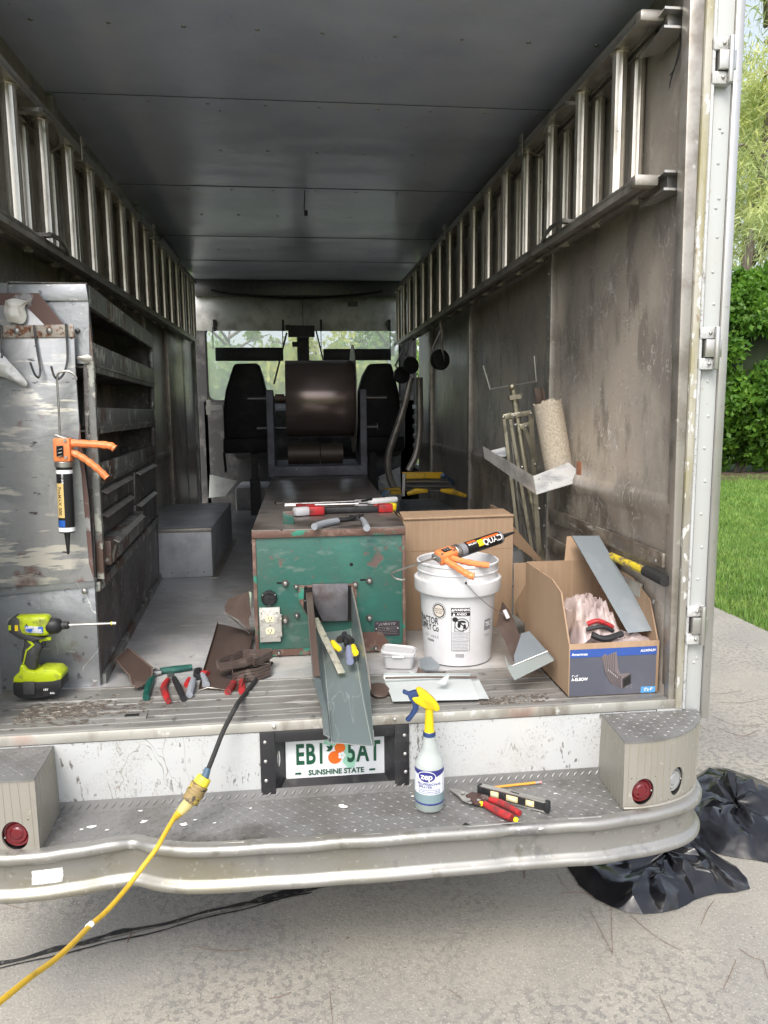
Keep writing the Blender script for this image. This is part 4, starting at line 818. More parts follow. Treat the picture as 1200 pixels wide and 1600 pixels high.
# hook board
hb_pts = [(-20, 458), (60, 458), (116, 528), (118, 580), (125, 680), (138, 780), (147, 908), (60, 915), (-20, 920)]
YH = yN-.035
mb = MB(); mb.prism([at(x, y, Y=YH) for x, y in hb_pts], (0, .008, 0)); hbd = CP('hook_board', mb, m_hook, bevel=.002)
m_rustp = mat('red brown primer patch', (.13, .075, .065), .5, .1, [tone_patches((.3, .3, .3), 16, .55, .62)])
mb = MB(); mb.prism([at(x, y, Y=YH-.0008) for x, y in ((-20, 458), (60, 458), (116, 528), (112, 530), (70, 508), (40, 478), (-20, 476))], (0, .0007, 0)); CP('primer_patch', mb, m_rustp, parent=hbd, smooth=False)
mb = MB(); mb.prism([at(x, y, Y=YH-.0008) for x, y in ((125, 660), (126, 682), (138, 780), (147, 908), (139, 880), (131, 790), (127, 740), (121, 700))], (0, .0007, 0)); CP('primer_patch', mb, m_rustp, parent=hbd, smooth=False)
mb = MB(); mb.prism([at(x, y, Y=YH-.006) for x, y in ((-20, 508), (114, 507), (116, 527), (-20, 528))], (0, .006, 0)); ss = CP('hook_strap', mb, m_rust, parent=hbd, bevel=.001)
for x in (26, 77):
    mb = MB(); mb.ball(at(x, 517, Y=YH-.008), (.010, .006, .010), 8); CP('strap_bolt', mb, m_steel, parent=hbd)
def hk(pts, r_=.0035, y=YH-.014):
    mb = MB(); mb.tube(smoothpath([at(px, py, Y=y-d) for px, py, d in pts], 5), r_, 7); return CP('wire_hook', mb, m_dsteel, parent=hbd)
hk([(53, 508, 0), (57, 540, 0), (62, 570, .005), (63, 582, .02), (60, 590, .03), (54, 584, .04), (47, 566, .045)])
hk([(103, 506, 0), (105, 540, 0), (105, 565, .005), (100, 583, .02), (92, 592, .03), (85, 588, .04), (80, 572, .045)])
hk([(2, 508, 0), (3, 540, 0), (4, 552, .01), (2, 560, .02)])
# side: open shelf bays with deep lips, then drawers, then a plain base
mb = MB(); cbox(mb, 0, .03, -.02, 0, 1.17, ZT-.004); CP('side_post', mb, m_cabd, bevel=.002); mb = MB(); cbox(mb, LN-.03, LN, -.02, 0, 1.17, ZT-.004); CP('side_post', mb, m_cabd, bevel=.002)
mb = MB(); cbox(mb, .03, LN-.03, -.014, 0.002, 2.07, ZT-.004); CP('top_lip', mb, m_lip)
for (z0, z1) in ((1.862, 1.958), (1.655, 1.745), (1.475, 1.553)):
    mb = MB(); cbox(mb, .0, LN, -.012, .004, z0, z1); lp = CP('shelf_lip', mb, m_lip, bevel=.002)
    mb = MB(); cbox(mb, .0, LN, -.012, .010, z0+.018, z0+.026); CP('lip_fold', mb, m_lip, parent=lp)
    mb = MB(); cbox(mb, .004, LN-.004, -W+.004, -.012, z0+.01, z0+.016); CP('shelf', mb, m_cabd)
for u in (.56, 1.1): 
    mb = MB(); cbox(mb, u, u+.005, -W+.004, -.014, 1.16, 1.47); CP('divider', mb, m_cabd)
mb = MB(); cbox(mb, .0, LN, -.02, -.004, 1.16, 1.475); CP('drawer_frame', mb, m_cabd)
for i, (u0, u1, z0, z1, o_) in enumerate([(.06, .80, 1.388, 1.463, 0), (.06, .80, 1.300, 1.380, 0), (.06, .84, 1.205, 1.290, .035), (.86, LN-.05, 1.322, 1.463, 0), (.86, LN-.05, 1.172, 1.316, 0)]):
    mb = MB(); cbox(mb, u0, u1, -.004, .006+o_, z0, z1); d_ = CP('drawer', mb, m_lip if o_ else m_cabd, bevel=.002)
    mb = MB(); mb.prism([C3(u0+.05, .006+o_, z1-.004), C3(u0+.05, .026+o_, z1-.014), C3(u0+.05, .024+o_, z1-.017), C3(u0+.05, .006+o_, z1-.008)], U_*(u1-u0-.12)); CP('drawer_pull', mb, m_alud, parent=d_)
mb = MB(); cbox(mb, .0, LN, -.01, .012, 1.125, 1.16); CP('base_ledge', mb, m_lip, bevel=.002)
mb = MB(); cbox(mb, .0, LN, -.01, .0, FZ, 1.125); CP('base_panel', mb, m_cabd)
mb = MB(); cbox(mb, .0, LN, -.0, .012, FZ, FZ+.035); CP('base_skirt', mb, m_lip)
mb = MB(); mb.lathe([(.03, 0), (.03, .006), (.02, .008)], frame(at(150, 880, Y=.44), (1, 0, 0), (0, .2, 1)), 18); solo('tape_roll', mb, S('yellow tape', (.65, .6, .05), .5), 'yellow disc tucked behind the edge of the scratched hook panel', 'disc')
# rags
m_rag = mat('off white rag', (.7, .68, .62), .9, 0, [tone_patches((.45, .42, .36), 14, .5, .65)])
def crumple(outline, Yd, thick, seed=0, n=14, amp=.018):
    """a crumpled sheet: rings from the outline to its centre, folded in and out"""
    c = sum((Vector(p) for p in outline), Vector())/len(outline); out = smoothpath([Vector(p) for p in outline]+[Vector(outline[0])], 4)[:-1]; rows = []
    for k in range(n+1):
        t = 1-k/n; row = []
        for i, p in enumerate(out):
            q = c.lerp(p, max(t, .02)); f = noise.noise(q*38+Vector((seed, 0, 0)))*1.2 + (.5-abs(noise.noise(q*22+Vector((0, seed, 4)))))
            q = q + Vector((0, -1, 0))*(thick*(1-t**3) + amp*f*(.4+.6*(1-t))); row.append(q)
        rows.append(row+[row[0]])
    return rows
mb = MB(); mb.grid(crumple([at(x, y, Y=YH-.012) for x, y in ((8, 470), (22, 466), (42, 470), (52, 466), (40, 478), (42, 495), (36, 506), (22, 504), (12, 502), (7, 486))], YH, .012, 1)); solo('rag', mb, m_rag, 'small cream rag stuck to the top of the hook panel', 'rag', solid=.001)
mb = MB(); mb.grid(crumple([at(x, y, Y=YH-.02) for x, y in ((-22, 535), (0, 550), (15, 565), (30, 582), (43, 598), (38, 604), (22, 596), (0, 588), (-22, 584))], YH, .014, 5)); solo('glove', mb, mat('white and blue glove cloth', (.72, .72, .70), .9, 0, [tone_patches((.06, .2, .5), 9, .62, .64, seed=2), tone_patches((.5, .48, .45), 20, .5, .65)]), 'white rag with a blue patch hanging at the left photo edge', 'rag', solid=.001)
mb = MB(); mb.grid(crumple([at(x, y, Y=yN-.03) for x, y in ((121, 558), (130, 556), (138, 554), (144, 559), (142, 565), (132, 566), (123, 562))], YH, .012, 3)); solo('rag', mb, m_rag, 'tiny white scrap of rag beside the first shelf of the cabinet', 'rag', solid=.001)

# ================================================================== CAULKING GUNS
m_org = mat('worn orange paint', (.78, .24, .08), .42, 0, [tone_patches((.5, .14, .06), 18, .5, .65, fac=.6), tone_patches((.25, .2, .18), 50, .66, .7)])
def caulk_gun(M, label, cart, words, scale=1.):
    """local frame: +x towards the nozzle, +z up away from the handle"""
    M = M @ Matrix.Scale(scale, 4)
    t = Th('caulking_gun', label, 'caulking gun', M=M); G = t.part; sy = words['sy']
    b = MB(); b.box((-.115, 0, .0), (.075, .040, .052)); bo = G('gun_body', b, m_org, bevel=.006)
    w_ = MB(); w_.box((-.112, sy*.021, .004), (.034, .004, .020)); G('window', w_, m_dark, parent=bo)
    sp_ = MB(); sp_.tube([Vector((-.128+.0022*i, sy*.0225+.004*math.cos(i*1.3), .004+.008*math.sin(i*1.3))) for i in range(16)], .0014, 5); G('spring', sp_, m_steel, parent=bo)
    for x in (-.145, -.092):
        s_ = MB(); s_.cyl((x, -.0235, -.013), (x, .0235, -.013), .005, 10); G('rivet', s_, m_steel, parent=bo)
    h = MB(); a = [(-.128, 0, -.010), (-.136, 0, -.030), (-.134, 0, -.075), (-.132, 0, -.115), (-.128, 0, -.145), (-.120, 0, -.158)]
    h.tube(smoothpath([Vector((x, 0, z)) for x, _, z in a], 5), [.012+.0012*math.sin(i*1.6) for i in range(26)], 9); h.xf(Matrix.Translation((0, 0, 0))); G('handle', h, m_org)
    tr = MB(); tr.tube(smoothpath([(-.108, 0, -.018), (-.098, 0, -.045), (-.078, 0, -.075), (-.052, 0, -.105), (-.026, 0, -.130)], 5), [.011+.0012*math.sin(i*1.9) for i in range(21)], 8); G('trigger', tr, m_org)
    rod = MB(); rod.tube(smoothpath([(-.07, 0, .008), (-.16, 0, .008), (-.26, 0, .008), (-.34, 0, .008), (-.358, 0, -.004), (-.360, 0, -.028), (-.348, 0, -.046), (-.335, 0, -.050)], 5), .0035, 8); G('hook_rod', rod, m_steel)
    lv = MB(); lv.prism([(-.165, -.012, .022), (-.158, -.012, .022), (-.142, -.012, -.02), (-.15, -.012, -.024)], (0, .024, 0)); G('thumb_release', lv, m_alu, bevel=.002)
    cr = MB(); M2 = Matrix(((0, 0, 1, 0), (0, 1, 0, 0), (-1, 0, 0, 0), (0, 0, 0, 1)))
    cr.lathe([(.027, -.078), (.0285, -.076), (.0285, -.062), (.027, -.060)], M2, 26); G('cradle_ring', cr, m_steel)
    c_ = MB(); c_.lathe([(.0, -.06), (.0245, -.06), (.0245, .145), (.023, .150), (.012, .152)], M2, 28, cap=(False, True)); ct = G('cartridge', c_, cart)
    nz = MB(); nz.lathe([(.010, .150), (.0085, .165), (.0045, .215), (.0035, .222)], M2, 12); G('nozzle', nz, m_black, parent=ct)
    bandc = S('cartridge end white', (.82, .82, .8), .4)
    for (x0, x1, m_) in words['bands']:
        bd = MB(); bd.lathe([(.0248, x0), (.0248, x1)], M2, 28, cap=(False, False)); G('band', bd, m_, parent=ct)
    for (s_, sz, x, off, m_) in words['text']:
        # letters run along the barrel and wrap round it: local x -> along nozzle
        T = text_mb(s_, sz, Matrix(), bold=.012); pts = []
        for v in T.v:
            ang = (v.y+off)/.0251; pts.append(Vector((x+v.x, sy*.0254*math.cos(ang), -sy*.0254*math.sin(ang))))
        T.v = pts; G('lettering', T, m_, parent=ct, smooth=False)
    for (x0, x1, a0, a1, m_) in words['patch']:
        pm = MB(); rows = [[Vector((x, sy*.0251*math.cos(R(a)), -sy*.0251*math.sin(R(a)))) for a in np.linspace(a0, a1, 9)] for x in (x0, x1)]; pm.grid(rows); G('label_patch', pm, m_, parent=ct)
    return t
m_wt = S('print white', (.85, .85, .85), .5); m_bk = S('print black', (.012, .012, .014), .45); m_or = S('print orange', (.75, .12, .02), .45); m_yl = S('print yellow', (.85, .62, .02), .45); m_gr = S('print grey', (.22, .22, .24), .45)
m_gold = S('print gold', (.62, .45, .18), .45); m_blu = S('print blue', (.02, .10, .42), .45)
# hanging gun: nozzle points down. local x -> world -z, handle (local -z) -> world +x
c0 = at(100, 790, Y=YH-.055); e0 = at(97, 870, Y=YH-.055)
dn = Vector((-.02, 0, -1)).normalized(); rt = Vector((1, 0, -.02))
Mh = Matrix(((dn.x, 0, -rt.x, 0), (dn.y, 1, -rt.y, 0), (dn.z, 0, -rt.z, 0), (0, 0, 0, 1)))
# keep it right handed: y = z cross x
xx, zz = dn, -rt.normalized(); zz = (zz-xx*zz.dot(xx)).normalized(); yy = zz.cross(xx)
if yy.y < 0: pass
Mh = Matrix(((xx.x, yy.x, zz.x, 0), (xx.y, yy.y, zz.y, 0), (xx.z, yy.z, zz.z, 0), (0, 0, 0, 1)))
top_ = at(97, 588, Y=YH-.05)
cen = at(100, 725, Y=YH-.055)   # ring position (x=-.07)
Mh = Matrix.Translation(cen-xx*(-.07)) @ Mh
HFLIP = yy.y
caulk_gun(Mh, 'orange caulking gun with a black and gold cartridge hanging nozzle down from a wire hook', m_bk,
    dict(sy=1, bands=[(-.052, -.040, m_wt), (.132, .1455, m_wt)], patch=[(-.01, .10, -55, 5, m_gold), (.108, .130, -50, 5, m_blu)] , text=[('ProMAX 300', .017, .046, -.012, m_bk), ('PRO LINE', .008, -.026, .0, m_wt)]))

# ================================================================== GUTTER MACHINE
m_green = mat('chipped green enamel', (.026, .105, .083), .36, .05, [tone_patches((.05, .09, .075), 2.6, .48, .62, fac=.7, seed=12), tone_patches((.16, .19, .175), 11, .60, .70, fac=.5, seed=9, stretch=(1, 1, 2)), dict(kind='scratch', scale=8, lo=.004, hi=.001, col=(.16, .22, .19), mask=dict(kind='noise', scale=5, lo=.54, hi=.6), fac=.4), tone_patches((.03, .17, .13), 4, .5, .7, fac=.6), tone_patches((.12, .08, .07), 6, .615, .65, h=-.4), tone_patches((.11, .075, .065), 40, .63, .66), tone_patches((.5, .55, .5), 60, .71, .73), tone_patches((.3, .36, .32), 7, .66, .8, fac=.7, seed=4)], bump=((6, .12, (1, 1, 1), 2, .01), (60, .12)))
m_mtop = mat('rubbed brown steel top', (.25, .22, .20), .30, .6, [tone_patches((.11, .09, .08), 4, .45, .6), tone_patches((.35, .31, .28), 6, .58, .72, fac=.7, stretch=(1, .25, 1)), tone_patches((.10, .25, .2), 9, .66, .7, fac=.7), tone_patches((.04, .035, .03), 18, .65, .68)], bump=((10, .1),))
m_prim = mat('brown primer', (.13, .075, .06), .5, .2, [tone_patches((.22, .15, .12), 22, .5, .65), tone_patches((.03, .2, .14), 12, .6, .64)], bump=((40, .3),))
ZM = 1.29; MX0, MX1 = at(398, 900, Y=.6).x, at(631, 900, Y=.6).x; YM = .60
BL, BR = at(430, 745, Z=ZM), at(573, 745, Z=ZM); YB = 3.6
mach = Th('gutter_machine', 'green gutter forming machine with a brown steel top in the middle of the van floor', 'machine', ((MX0+MX1)/2, 1.8, FZ)); G = mach.part
mb = MB(); mb.bb(MX0, MX1, YM, YM+.004, FZ+.01, ZM-.028); fp = G('front_panel', mb, m_green, bevel=.002)
mb = MB(); mb.prism([(MX0, YM+.005, FZ+.01), (MX0, YM+.005, ZM-.004), (BL.x-.02, YB, ZM-.004), (BL.x-.02, YB, FZ+.01)], (.004, 0, 0)); G('side_panel', mb, m_prim)
mb = MB(); mb.prism([(MX1, YM+.005, FZ+.01), (MX1, YM+.005, ZM-.004), (BR.x+.02, YB, ZM-.004), (BR.x+.02, YB, FZ+.01)], (-.004, 0, 0)); G('side_panel', mb, m_green)
mb = MB(); mb.prism([(MX0-.006, YM-.008, ZM-.004), (MX1+.006, YM-.008, ZM-.004), (BR.x+.02, YB, ZM-.004), (BL.x-.02, YB, ZM-.004)], (0, 0, .005)); tp = G('top_cover', mb, m_mtop, bevel=.001)
mb = MB(); mb.bb(MX0-.006, MX1+.006, YM-.009, YM+.002, ZM-.030, ZM-.003); G('top_edge', mb, m_prim, bevel=.003)
for x0, x1 in ((MX0-.006, MX0+.008), (MX1-.006, MX1+.006)):
    mb = MB(); mb.bb(x0, x1, YM-.004, YM+.01, FZ+.005, ZM-.030); G('corner_trim', mb, m_prim, bevel=.002)
mb = MB(); mb.bb(MX0, MX1, YM-.003, YM, FZ+.005, FZ+.03); G('bottom_trim', mb, m_prim)
a, b = at(565, 988, Y=YM), at(609, 1030, Y=YM); mb = MB(); mb.prism([(a.x, YM-.002, a.z), (b.x-.03, YM-.002, a.z), (b.x, YM-.002, a.z-.05), (b.x, YM-.002, FZ+.03), (a.x, YM-.002, FZ+.03)], (0, .002, 0)); G('worn_corner', mb, m_prim, parent=fp)
def YP(x, y, d=0): return at(x, y, Y=YM-d)
# outlet plate round the forming exit
pl = MB(); pl.prism([YP(x, y, .007) for x, y in ((466, 915), (557, 912), (558, 942), (552, 960), (548, 970), (490, 972), (480, 962), (466, 938))], (0, .006, 0)); ep = G('exit_plate', pl, m_prim, bevel=.001)
mb = MB(); mb.prism([YP(x, y, .0085) for x, y in ((475, 918), (549, 915), (550, 968), (485, 970), (474, 950))], (0, .001, 0)); G('exit_opening', mb, m_dark, parent=ep, smooth=False)
mb = MB(); mb.prism([YP(x, y, .02) for x, y in ((488, 913), (544, 912), (544, 968), (543, 970), (505, 971), (503, 969), (488, 938))], (0, .012, 0)); G('guide_block', mb, mat('dark mottled steel block', (.17, .165, .18), .4, .6, [tone_patches((.1, .08, .08), 8, .5, .65), tone_patches((.5, .5, .5), 80, .7, .73)]), parent=ep, bevel=.002)
for x, y in ((477, 916), (520, 914), (477, 939)):
    mb = MB(); mb.ball(YP(x, y, .012), (.005, .004, .005), 6); G('screw', mb, m_dsteel, parent=ep)
for x, y, r_ in ((463, 916, .0065), (555, 913, .008), (464, 961, .0065), (446, 911, .0085), (446, 969, .0085), (577, 907, .0085), (577, 965, .008), (436, 1019, .006), (587, 1012, .006)):
    q = YP(x, y, 0); mb = MB(); mb.lathe([(r_*1.6, 0), (r_*1.6, .004), (r_*1.05, .0045)], frame(q, (1, 0, 0), (0, 0, 1)), 14); wsh = G('washer', mb, m_dsteel)
    mb = MB(); mb.lathe([(r_*1.0, .004), (r_*1.0, .016), (r_*.8, .018)], frame(q, (1, 0, .3), (0, 0, 1)), 6); G('bolt_head', mb, m_steel, parent=wsh, bevel=.001)
for x, y, w_ in ((438, 911, .012), (569, 906, .014), (439, 969, .01)):
    mb = MB(); mb.box(YP(x, y, .0005), (w_*2.2, .001, .007)); G('adjusting_slot', mb, m_dark)
mb = MB(); mb.lathe([(.007, 0), (.007, .001)], frame(YP(549, 882, 0), (1, 0, 0), (0, 0, 1)), 12); G('drilled_hole', mb, m_dark)
for y in (848, 897, 948, 985):
    q = at(397, y, Y=YM+.02); mb = MB(); mb.ball((MX0-.004, YM+.03, q.z), (.008, .007, .007), 6); G('side_bolt', mb, m_steel)
# round power inlet, duplex outlet and its plate
q = YP(420.5, 934, 0); M = frame(q, (1, 0, 0), (0, 0, 1)); mb = MB(); mb.lathe([(.029, 0), (.030, .006), (.027, .014), (.024, .015), (.022, .009)], M, 24); inl = G('power_inlet', mb, m_black)
mb = MB(); mb.box(M @ Vector((0, .026, .012)), (.014, .012, .010)); mb.box(M @ Vector((0, 0, .010)), (.036, .004, .006)); mb.box(M @ Vector((0, 0, .010)), (.004, .004, .030)); G('inlet_latch', mb, m_black, parent=inl)
mb = MB()
for a in (30, 150, 270): mb.ball(M @ Vector((.0265*math.cos(R(a)), .0265*math.sin(R(a)), .012)), .003, 6)
G('inlet_screw', mb, m_steel, parent=inl)
a, b = YP(405, 949), YP(439, 1001); c_ = (a+b)/2; Wp, Hp = b.x-a.x, a.z-b.z; M = frame((c_.x, YM-.012, c_.z), (1, 0, 0), (0, 0, 1))
m_cast = mat('cast aluminium box', (.55, .54, .50), .5, .5, [tone_patches((.35, .33, .3), 30, .5, .65)], bump=((70, .4),))
mb = MB(); mb.box((c_.x, YM-.006, c_.z), (Wp, .012, Hp)); ob = G('outlet_box', mb, m_cast, bevel=.002)
m_ivory = S('ivory plastic', (.74, .66, .46), .4)
for dz in (.0235, -.0235):
    o_ = MB(); o_.prism([M @ Vector((.017*math.cos(R(t_))*1.0, max(-.0125, min(.0125, .017*math.sin(R(t_))))+dz, 0)) for t_ in range(0, 360, 15)], M.to_3x3() @ Vector((0, 0, .0025))); sk = G('socket', o_, m_ivory, parent=ob)
    sl_ = MB(); sl_.box(M @ Vector((-.0055, dz+.003, .0026)), (.0022, .0008, .0075)); sl_.box(M @ Vector((.0055, dz+.003, .0026)), (.0022, .0008, .0095)); sl_.lathe([(.0025, 0), (.0025, .0007)], M @ Matrix.Translation((0, dz-.0065, .0024)), 8); G('socket_slot', sl_, m_dark, parent=ob)
mb = MB()
for x in (-.038, .034):
    for z in (.056, -.056): mb.ball(M @ Vector((x*.8, z*.85, .001)), .003, 6)
mb.ball(M @ Vector((0, 0, .001)), .003, 6); G('cover_screw', mb, m_steel, parent=ob)
mb = MB(); mb.box(M @ Vector((.040, .030, .002)), (.008, .01, .02)); mb.box(M @ Vector((.040, -.035, .002)), (.008, .01, .02)); mb.cyl(M @ Vector((.041, -.04, .003)), M @ Vector((.041, .04, .003)), .003, 8); G('cover_hinge', mb, m_cast, parent=ob)
# name plate
a, b = YP(585, 971), YP(624.5, 993); c_ = (a+b)/2; M = frame((c_.x, YM-.0012, c_.z), (1, 0, 0), (0, 0, 1)); mb = MB(); mb.box((c_.x, YM-.0006, c_.z), (b.x-a.x, .0012, a.z-b.z)); npl = G('name_plate', mb, mat('scuffed black plate', (.05, .04, .05), .4, .3, [tone_patches((.25, .2, .22), 40, .58, .7)]))
G('lettering', text_mb('JOBSITE', .013, M @ Matrix.Translation((0, .018, .0006)), bold=.01, sx=1.4, shear=.3), m_alu, parent=npl, smooth=False)
mb = MB()
for k in range(5):
    x = -.036
    while x < .036: l = random.uniform(.003, .009); mb.box(M @ Vector((x+l/2, .006-.0065*k, .0006)), (l, .0006, .0016)); x += l+.002
G('small_print', mb, m_steel, parent=npl, kind='stuff')
mb = MB()
for x, z in ((-.042, 0), (.042, 0)): mb.ball(M @ Vector((x, z, .001)), .0035, 6)
G('rivet', mb, m_rivet, parent=npl)
# green bracket on the top
a = at(451, 819, Z=ZM+.001); mb = MB(); mb.bb(a.x-.021, a.x+.021, a.y, a.y+.003, ZM+.001, ZM+.052); mb.bb(a.x-.021, a.x+.021, a.y+.003, a.y+.10, ZM+.001, ZM+.005); mb.bb(a.x-.021, a.x-.017, a.y+.003, a.y+.08, ZM+.005, ZM+.045); G('top_bracket', mb, m_green, bevel=.001)
# reel stand
m_stand = mat('dark grey painted timber', (.12, .125, .15), .6, 0, [tone_patches((.07, .07, .08), 8, .45, .65), tone_patches((.42, .42, .4), 60, .69, .72)], bump=((25, .3, (1, 1, .2)),))
YS = BL.y
sb = MB(); sb.bb(BL.x-.01, BR.x+.0, YS-.01, YS+.70, ZM+.002, ZM+.068); G('stand_base', sb, m_stand, bevel=.004)
zc_ = at(500, 622, Y=YS+.25).z; zl_ = at(500, 668, Y=YS+.25).z; zt2 = at(420, 609, Y=YS).z
lx0, lx1 = at(416, 640, Y=YS).x, at(427, 640, Y=YS).x; rx0, rx1 = at(562.5, 640, Y=YS).x, at(573, 640, Y=YS).x
for (x0, x1) in ((lx0, lx1), (rx0, rx1)):
    mb = MB(); mb.prism([(x0, YS, ZM-.002), (x0, YS, zt2), (x0, YS+.12, zt2), (x0, YS+.40, ZM+.5), (x0, YS+.5, ZM+.002)], (x1-x0, 0, 0)); G('reel_post', mb, m_stand, bevel=.005)
YC = YS+.28
mb = MB(); mb.cyl((at(387, 622, Y=YC).x, YC, zc_), (at(604, 622, Y=YC).x, YC, zc_), .017, 12); ax = G('axle', mb, m_dsteel)
for x0, x1 in ((at(430, 622, Y=YC).x, at(444, 622, Y=YC).x), (at(557, 622, Y=YC).x, at(562, 622, Y=YC).x)):
    mb = MB(); mb.cyl((x0, YC, zc_), (x1, YC, zc_), .032, 14); G('axle_collar', mb, m_prim, parent=ax)
mb = MB(); mb.cyl((at(402, 668, Y=YC).x, YC-.05, zl_), (at(588, 668, Y=YC).x, YC-.05, zl_), .013, 12); mb.cyl((at(587, 668, Y=YC).x, YC-.05, zl_), (at(589, 668, Y=YC).x, YC-.05, zl_), .03, 12); G('lower_axle', mb, m_dsteel)
# coil of brown sheet with a side disc, a smaller coil below
m_coil = mat('satin brown coil metal', (.22, .175, .16), .22, .6, [dict(kind='noise', scale=3, lo=.4, hi=.7, col=(.17, .13, .12), stretch=(.1, 1, 1))])
cx0, cx1 = at(446, 622, Y=YC-.28).x, at(554.5, 622, Y=YC-.28).x; rC = (at(500, 562, Y=YC).z-at(500, 685, Y=YC-.1).z)/2*.985; zcc = at(500, 623.5, Y=YC-.1).z
coil = Th('metal_coil', 'large roll of dark brown sheet metal on the machine reel stand', 'metal coil', ((cx0+cx1)/2, YC, zcc-rC))
Mx = Matrix(((0, 0, 1, 0), (0, 1, 0, YC), (-1, 0, 0, zcc), (0, 0, 0, 1)))
mb = MB(); mb.lathe([(.075, cx0), (rC-.002, cx0), (rC, cx0+.003), (rC, cx1-.003), (rC-.002, cx1), (.075, cx1), (.075, cx0)], Mx, 72, cap=(False, False)); coil.part('coil', mb, m_coil)
xd_ = cx1+.004; mb = MB(); mb.lathe([(.06, xd_), (rC+.11, xd_), (rC+.11, xd_+.005), (.06, xd_+.005)], Mx, 56, cap=(False, False)); coil.part('side_disc', mb, m_alud)
gz = at(500, 698, Y=YC-.2).z; r2 = .072
mb = MB()
for x0, x1 in ((cx0+.005, cx0+.225), (cx0+.231, cx1-.08)):
    mb.lathe([(.03, x0), (r2, x0), (r2, x1), (.03, x1)], Matrix(((0, 0, 1, 0), (0, 1, 0, YC-.12), (-1, 0, 0, ZM+.072+r2), (0, 0, 0, 1))), 32, cap=(False, False))
G('feed_roller', mb, mat('dull brown roller', (.06, .048, .038), .5, .3))

# ================================================================== GUTTER LENGTH leaving the machine
m_gin = mat('grey green primed sheet', (.17, .21, .21), .32, .35, [dict(kind='scratch', scale=10, lo=.008, hi=.002, col=(.33, .37, .36), stretch=(1.5, .25, 1), fac=.6), tone_patches((.28, .32, .31), 5, .5, .75, fac=.5, stretch=(1, .3, 1)), tone_patches((.14, .11, .07), 9, .68, .76, fac=.5)])
m_gout = mat('brown coated sheet', (.085, .06, .05), .36, .2, [tone_patches((.14, .11, .095), 6, .5, .7, stretch=(1, .3, 1))])
gt = Th('gutter_length', 'grey lined brown gutter length sliding out of the green machine over the plate', 'gutter', at(545, 1163, Y=-.15))
secs = [(.62, (478, 922), (499, 988), (549, 980), (548, 914)), (.45, (480, 948), (502, 1010), (553, 1000), (555, 945)), (.25, (484, 1000), (506, 1045), (560, 1035), (566, 1000)), (.12, (489, 1058), (509, 1078), (566, 1070), (574, 1045)),
        (.03, (494, 1078), (511, 1102), (571, 1098), (578, 1078)), (-.06, (502, 1105), (513, 1130), (577, 1128), (580, 1105)), (-.15, (506, 1148), (516, 1161), (585, 1165), (583, 1140))]
rows = []; lipL = []; lipR = []
for (y, lt, lb, rb_, rt_) in secs:
    A, B, C_, D_ = (at(*p, Y=y) for p in (lt, lb, rb_, rt_))
    w1 = A.lerp(B, .35)+Vector((.010, 0, 0)); w2 = A.lerp(B, .72)+Vector((-.002, 0, 0)); row = [A, w1, w2, B]+[B.lerp(C_, k/4)+Vector((0, 0, .0015*math.sin(k*1.7))) for k in (1, 2, 3)]+[C_, C_.lerp(D_, .5), D_]
    rows.append(row); lipL.append((A, B)); lipR.append(D_)
mb = MB(); mb.grid(rows); gt.part('channel', mb, m_gin, solid=.0012, angle=30)
mb = MB(); lr = []
for i in range(4):
    A = rows[i][0]; lr.append([A+Vector((.0, 0, -.018)), A+Vector((-.001, 0, 0)), A+Vector((.022, 0, .003)), A+Vector((.024, 0, -.006))])
mb.grid(lr); gt.part('front_lip', mb, m_gout, solid=.0015)
mb = MB(); mb.tube([r_[-1]+Vector((.002, 0, 0)) for r_ in rows[:5]], .0028, 6); gt.part('back_hem', mb, m_alud)
mb = MB(); mb.tube([r_[3]+Vector((.004, 0, .0018)) for r_ in rows], .0011, 5); mb.tube([r_[7]+Vector((-.006, 0, .0018)) for r_ in rows], .0011, 5); gt.part('crease_line', mb, S('rubbed crease', (.42, .45, .43), .4, .3))
mb = MB(); mb.tube([rows[3][0], rows[4][0], rows[5][0], rows[6][0]]+[p for p in rows[6][1:]], .0012, 5); gt.part('cut_edge', mb, m_alu)
# bar leaning in the gutter
m_bar = mat('galvanised speckled bar', (.42, .41, .33), .5, .4, [tone_patches((.2, .19, .16), 40, .52, .64), tone_patches((.55, .54, .48), 20, .6, .7)])
a, b = at(492, 966, Y=.44), at(534, 1052, Y=.16); mb = MB(); mb.bar(a, b, .024, .004, up=(.2, -.7, .7)); solo('flat_bar', mb, m_bar, 'speckled galvanised flat bar lying slantwise in the gutter length', 'metal bar', bevel=.0008)
# sill plate the machine gutter rests on, bottle-cap like brown disc
mb = MB(); mb.lathe([(.03, 0), (.032, .0), (.034, .012), (.03, .014)], frame(at(592, 1082, Z=FZ+.012), (1, .3, 0), (0, 1, .4)), 18); solo('metal_offcut', mb, m_gout, 'curled dark offcut on the sill just right of the gutter length', 'offcut')

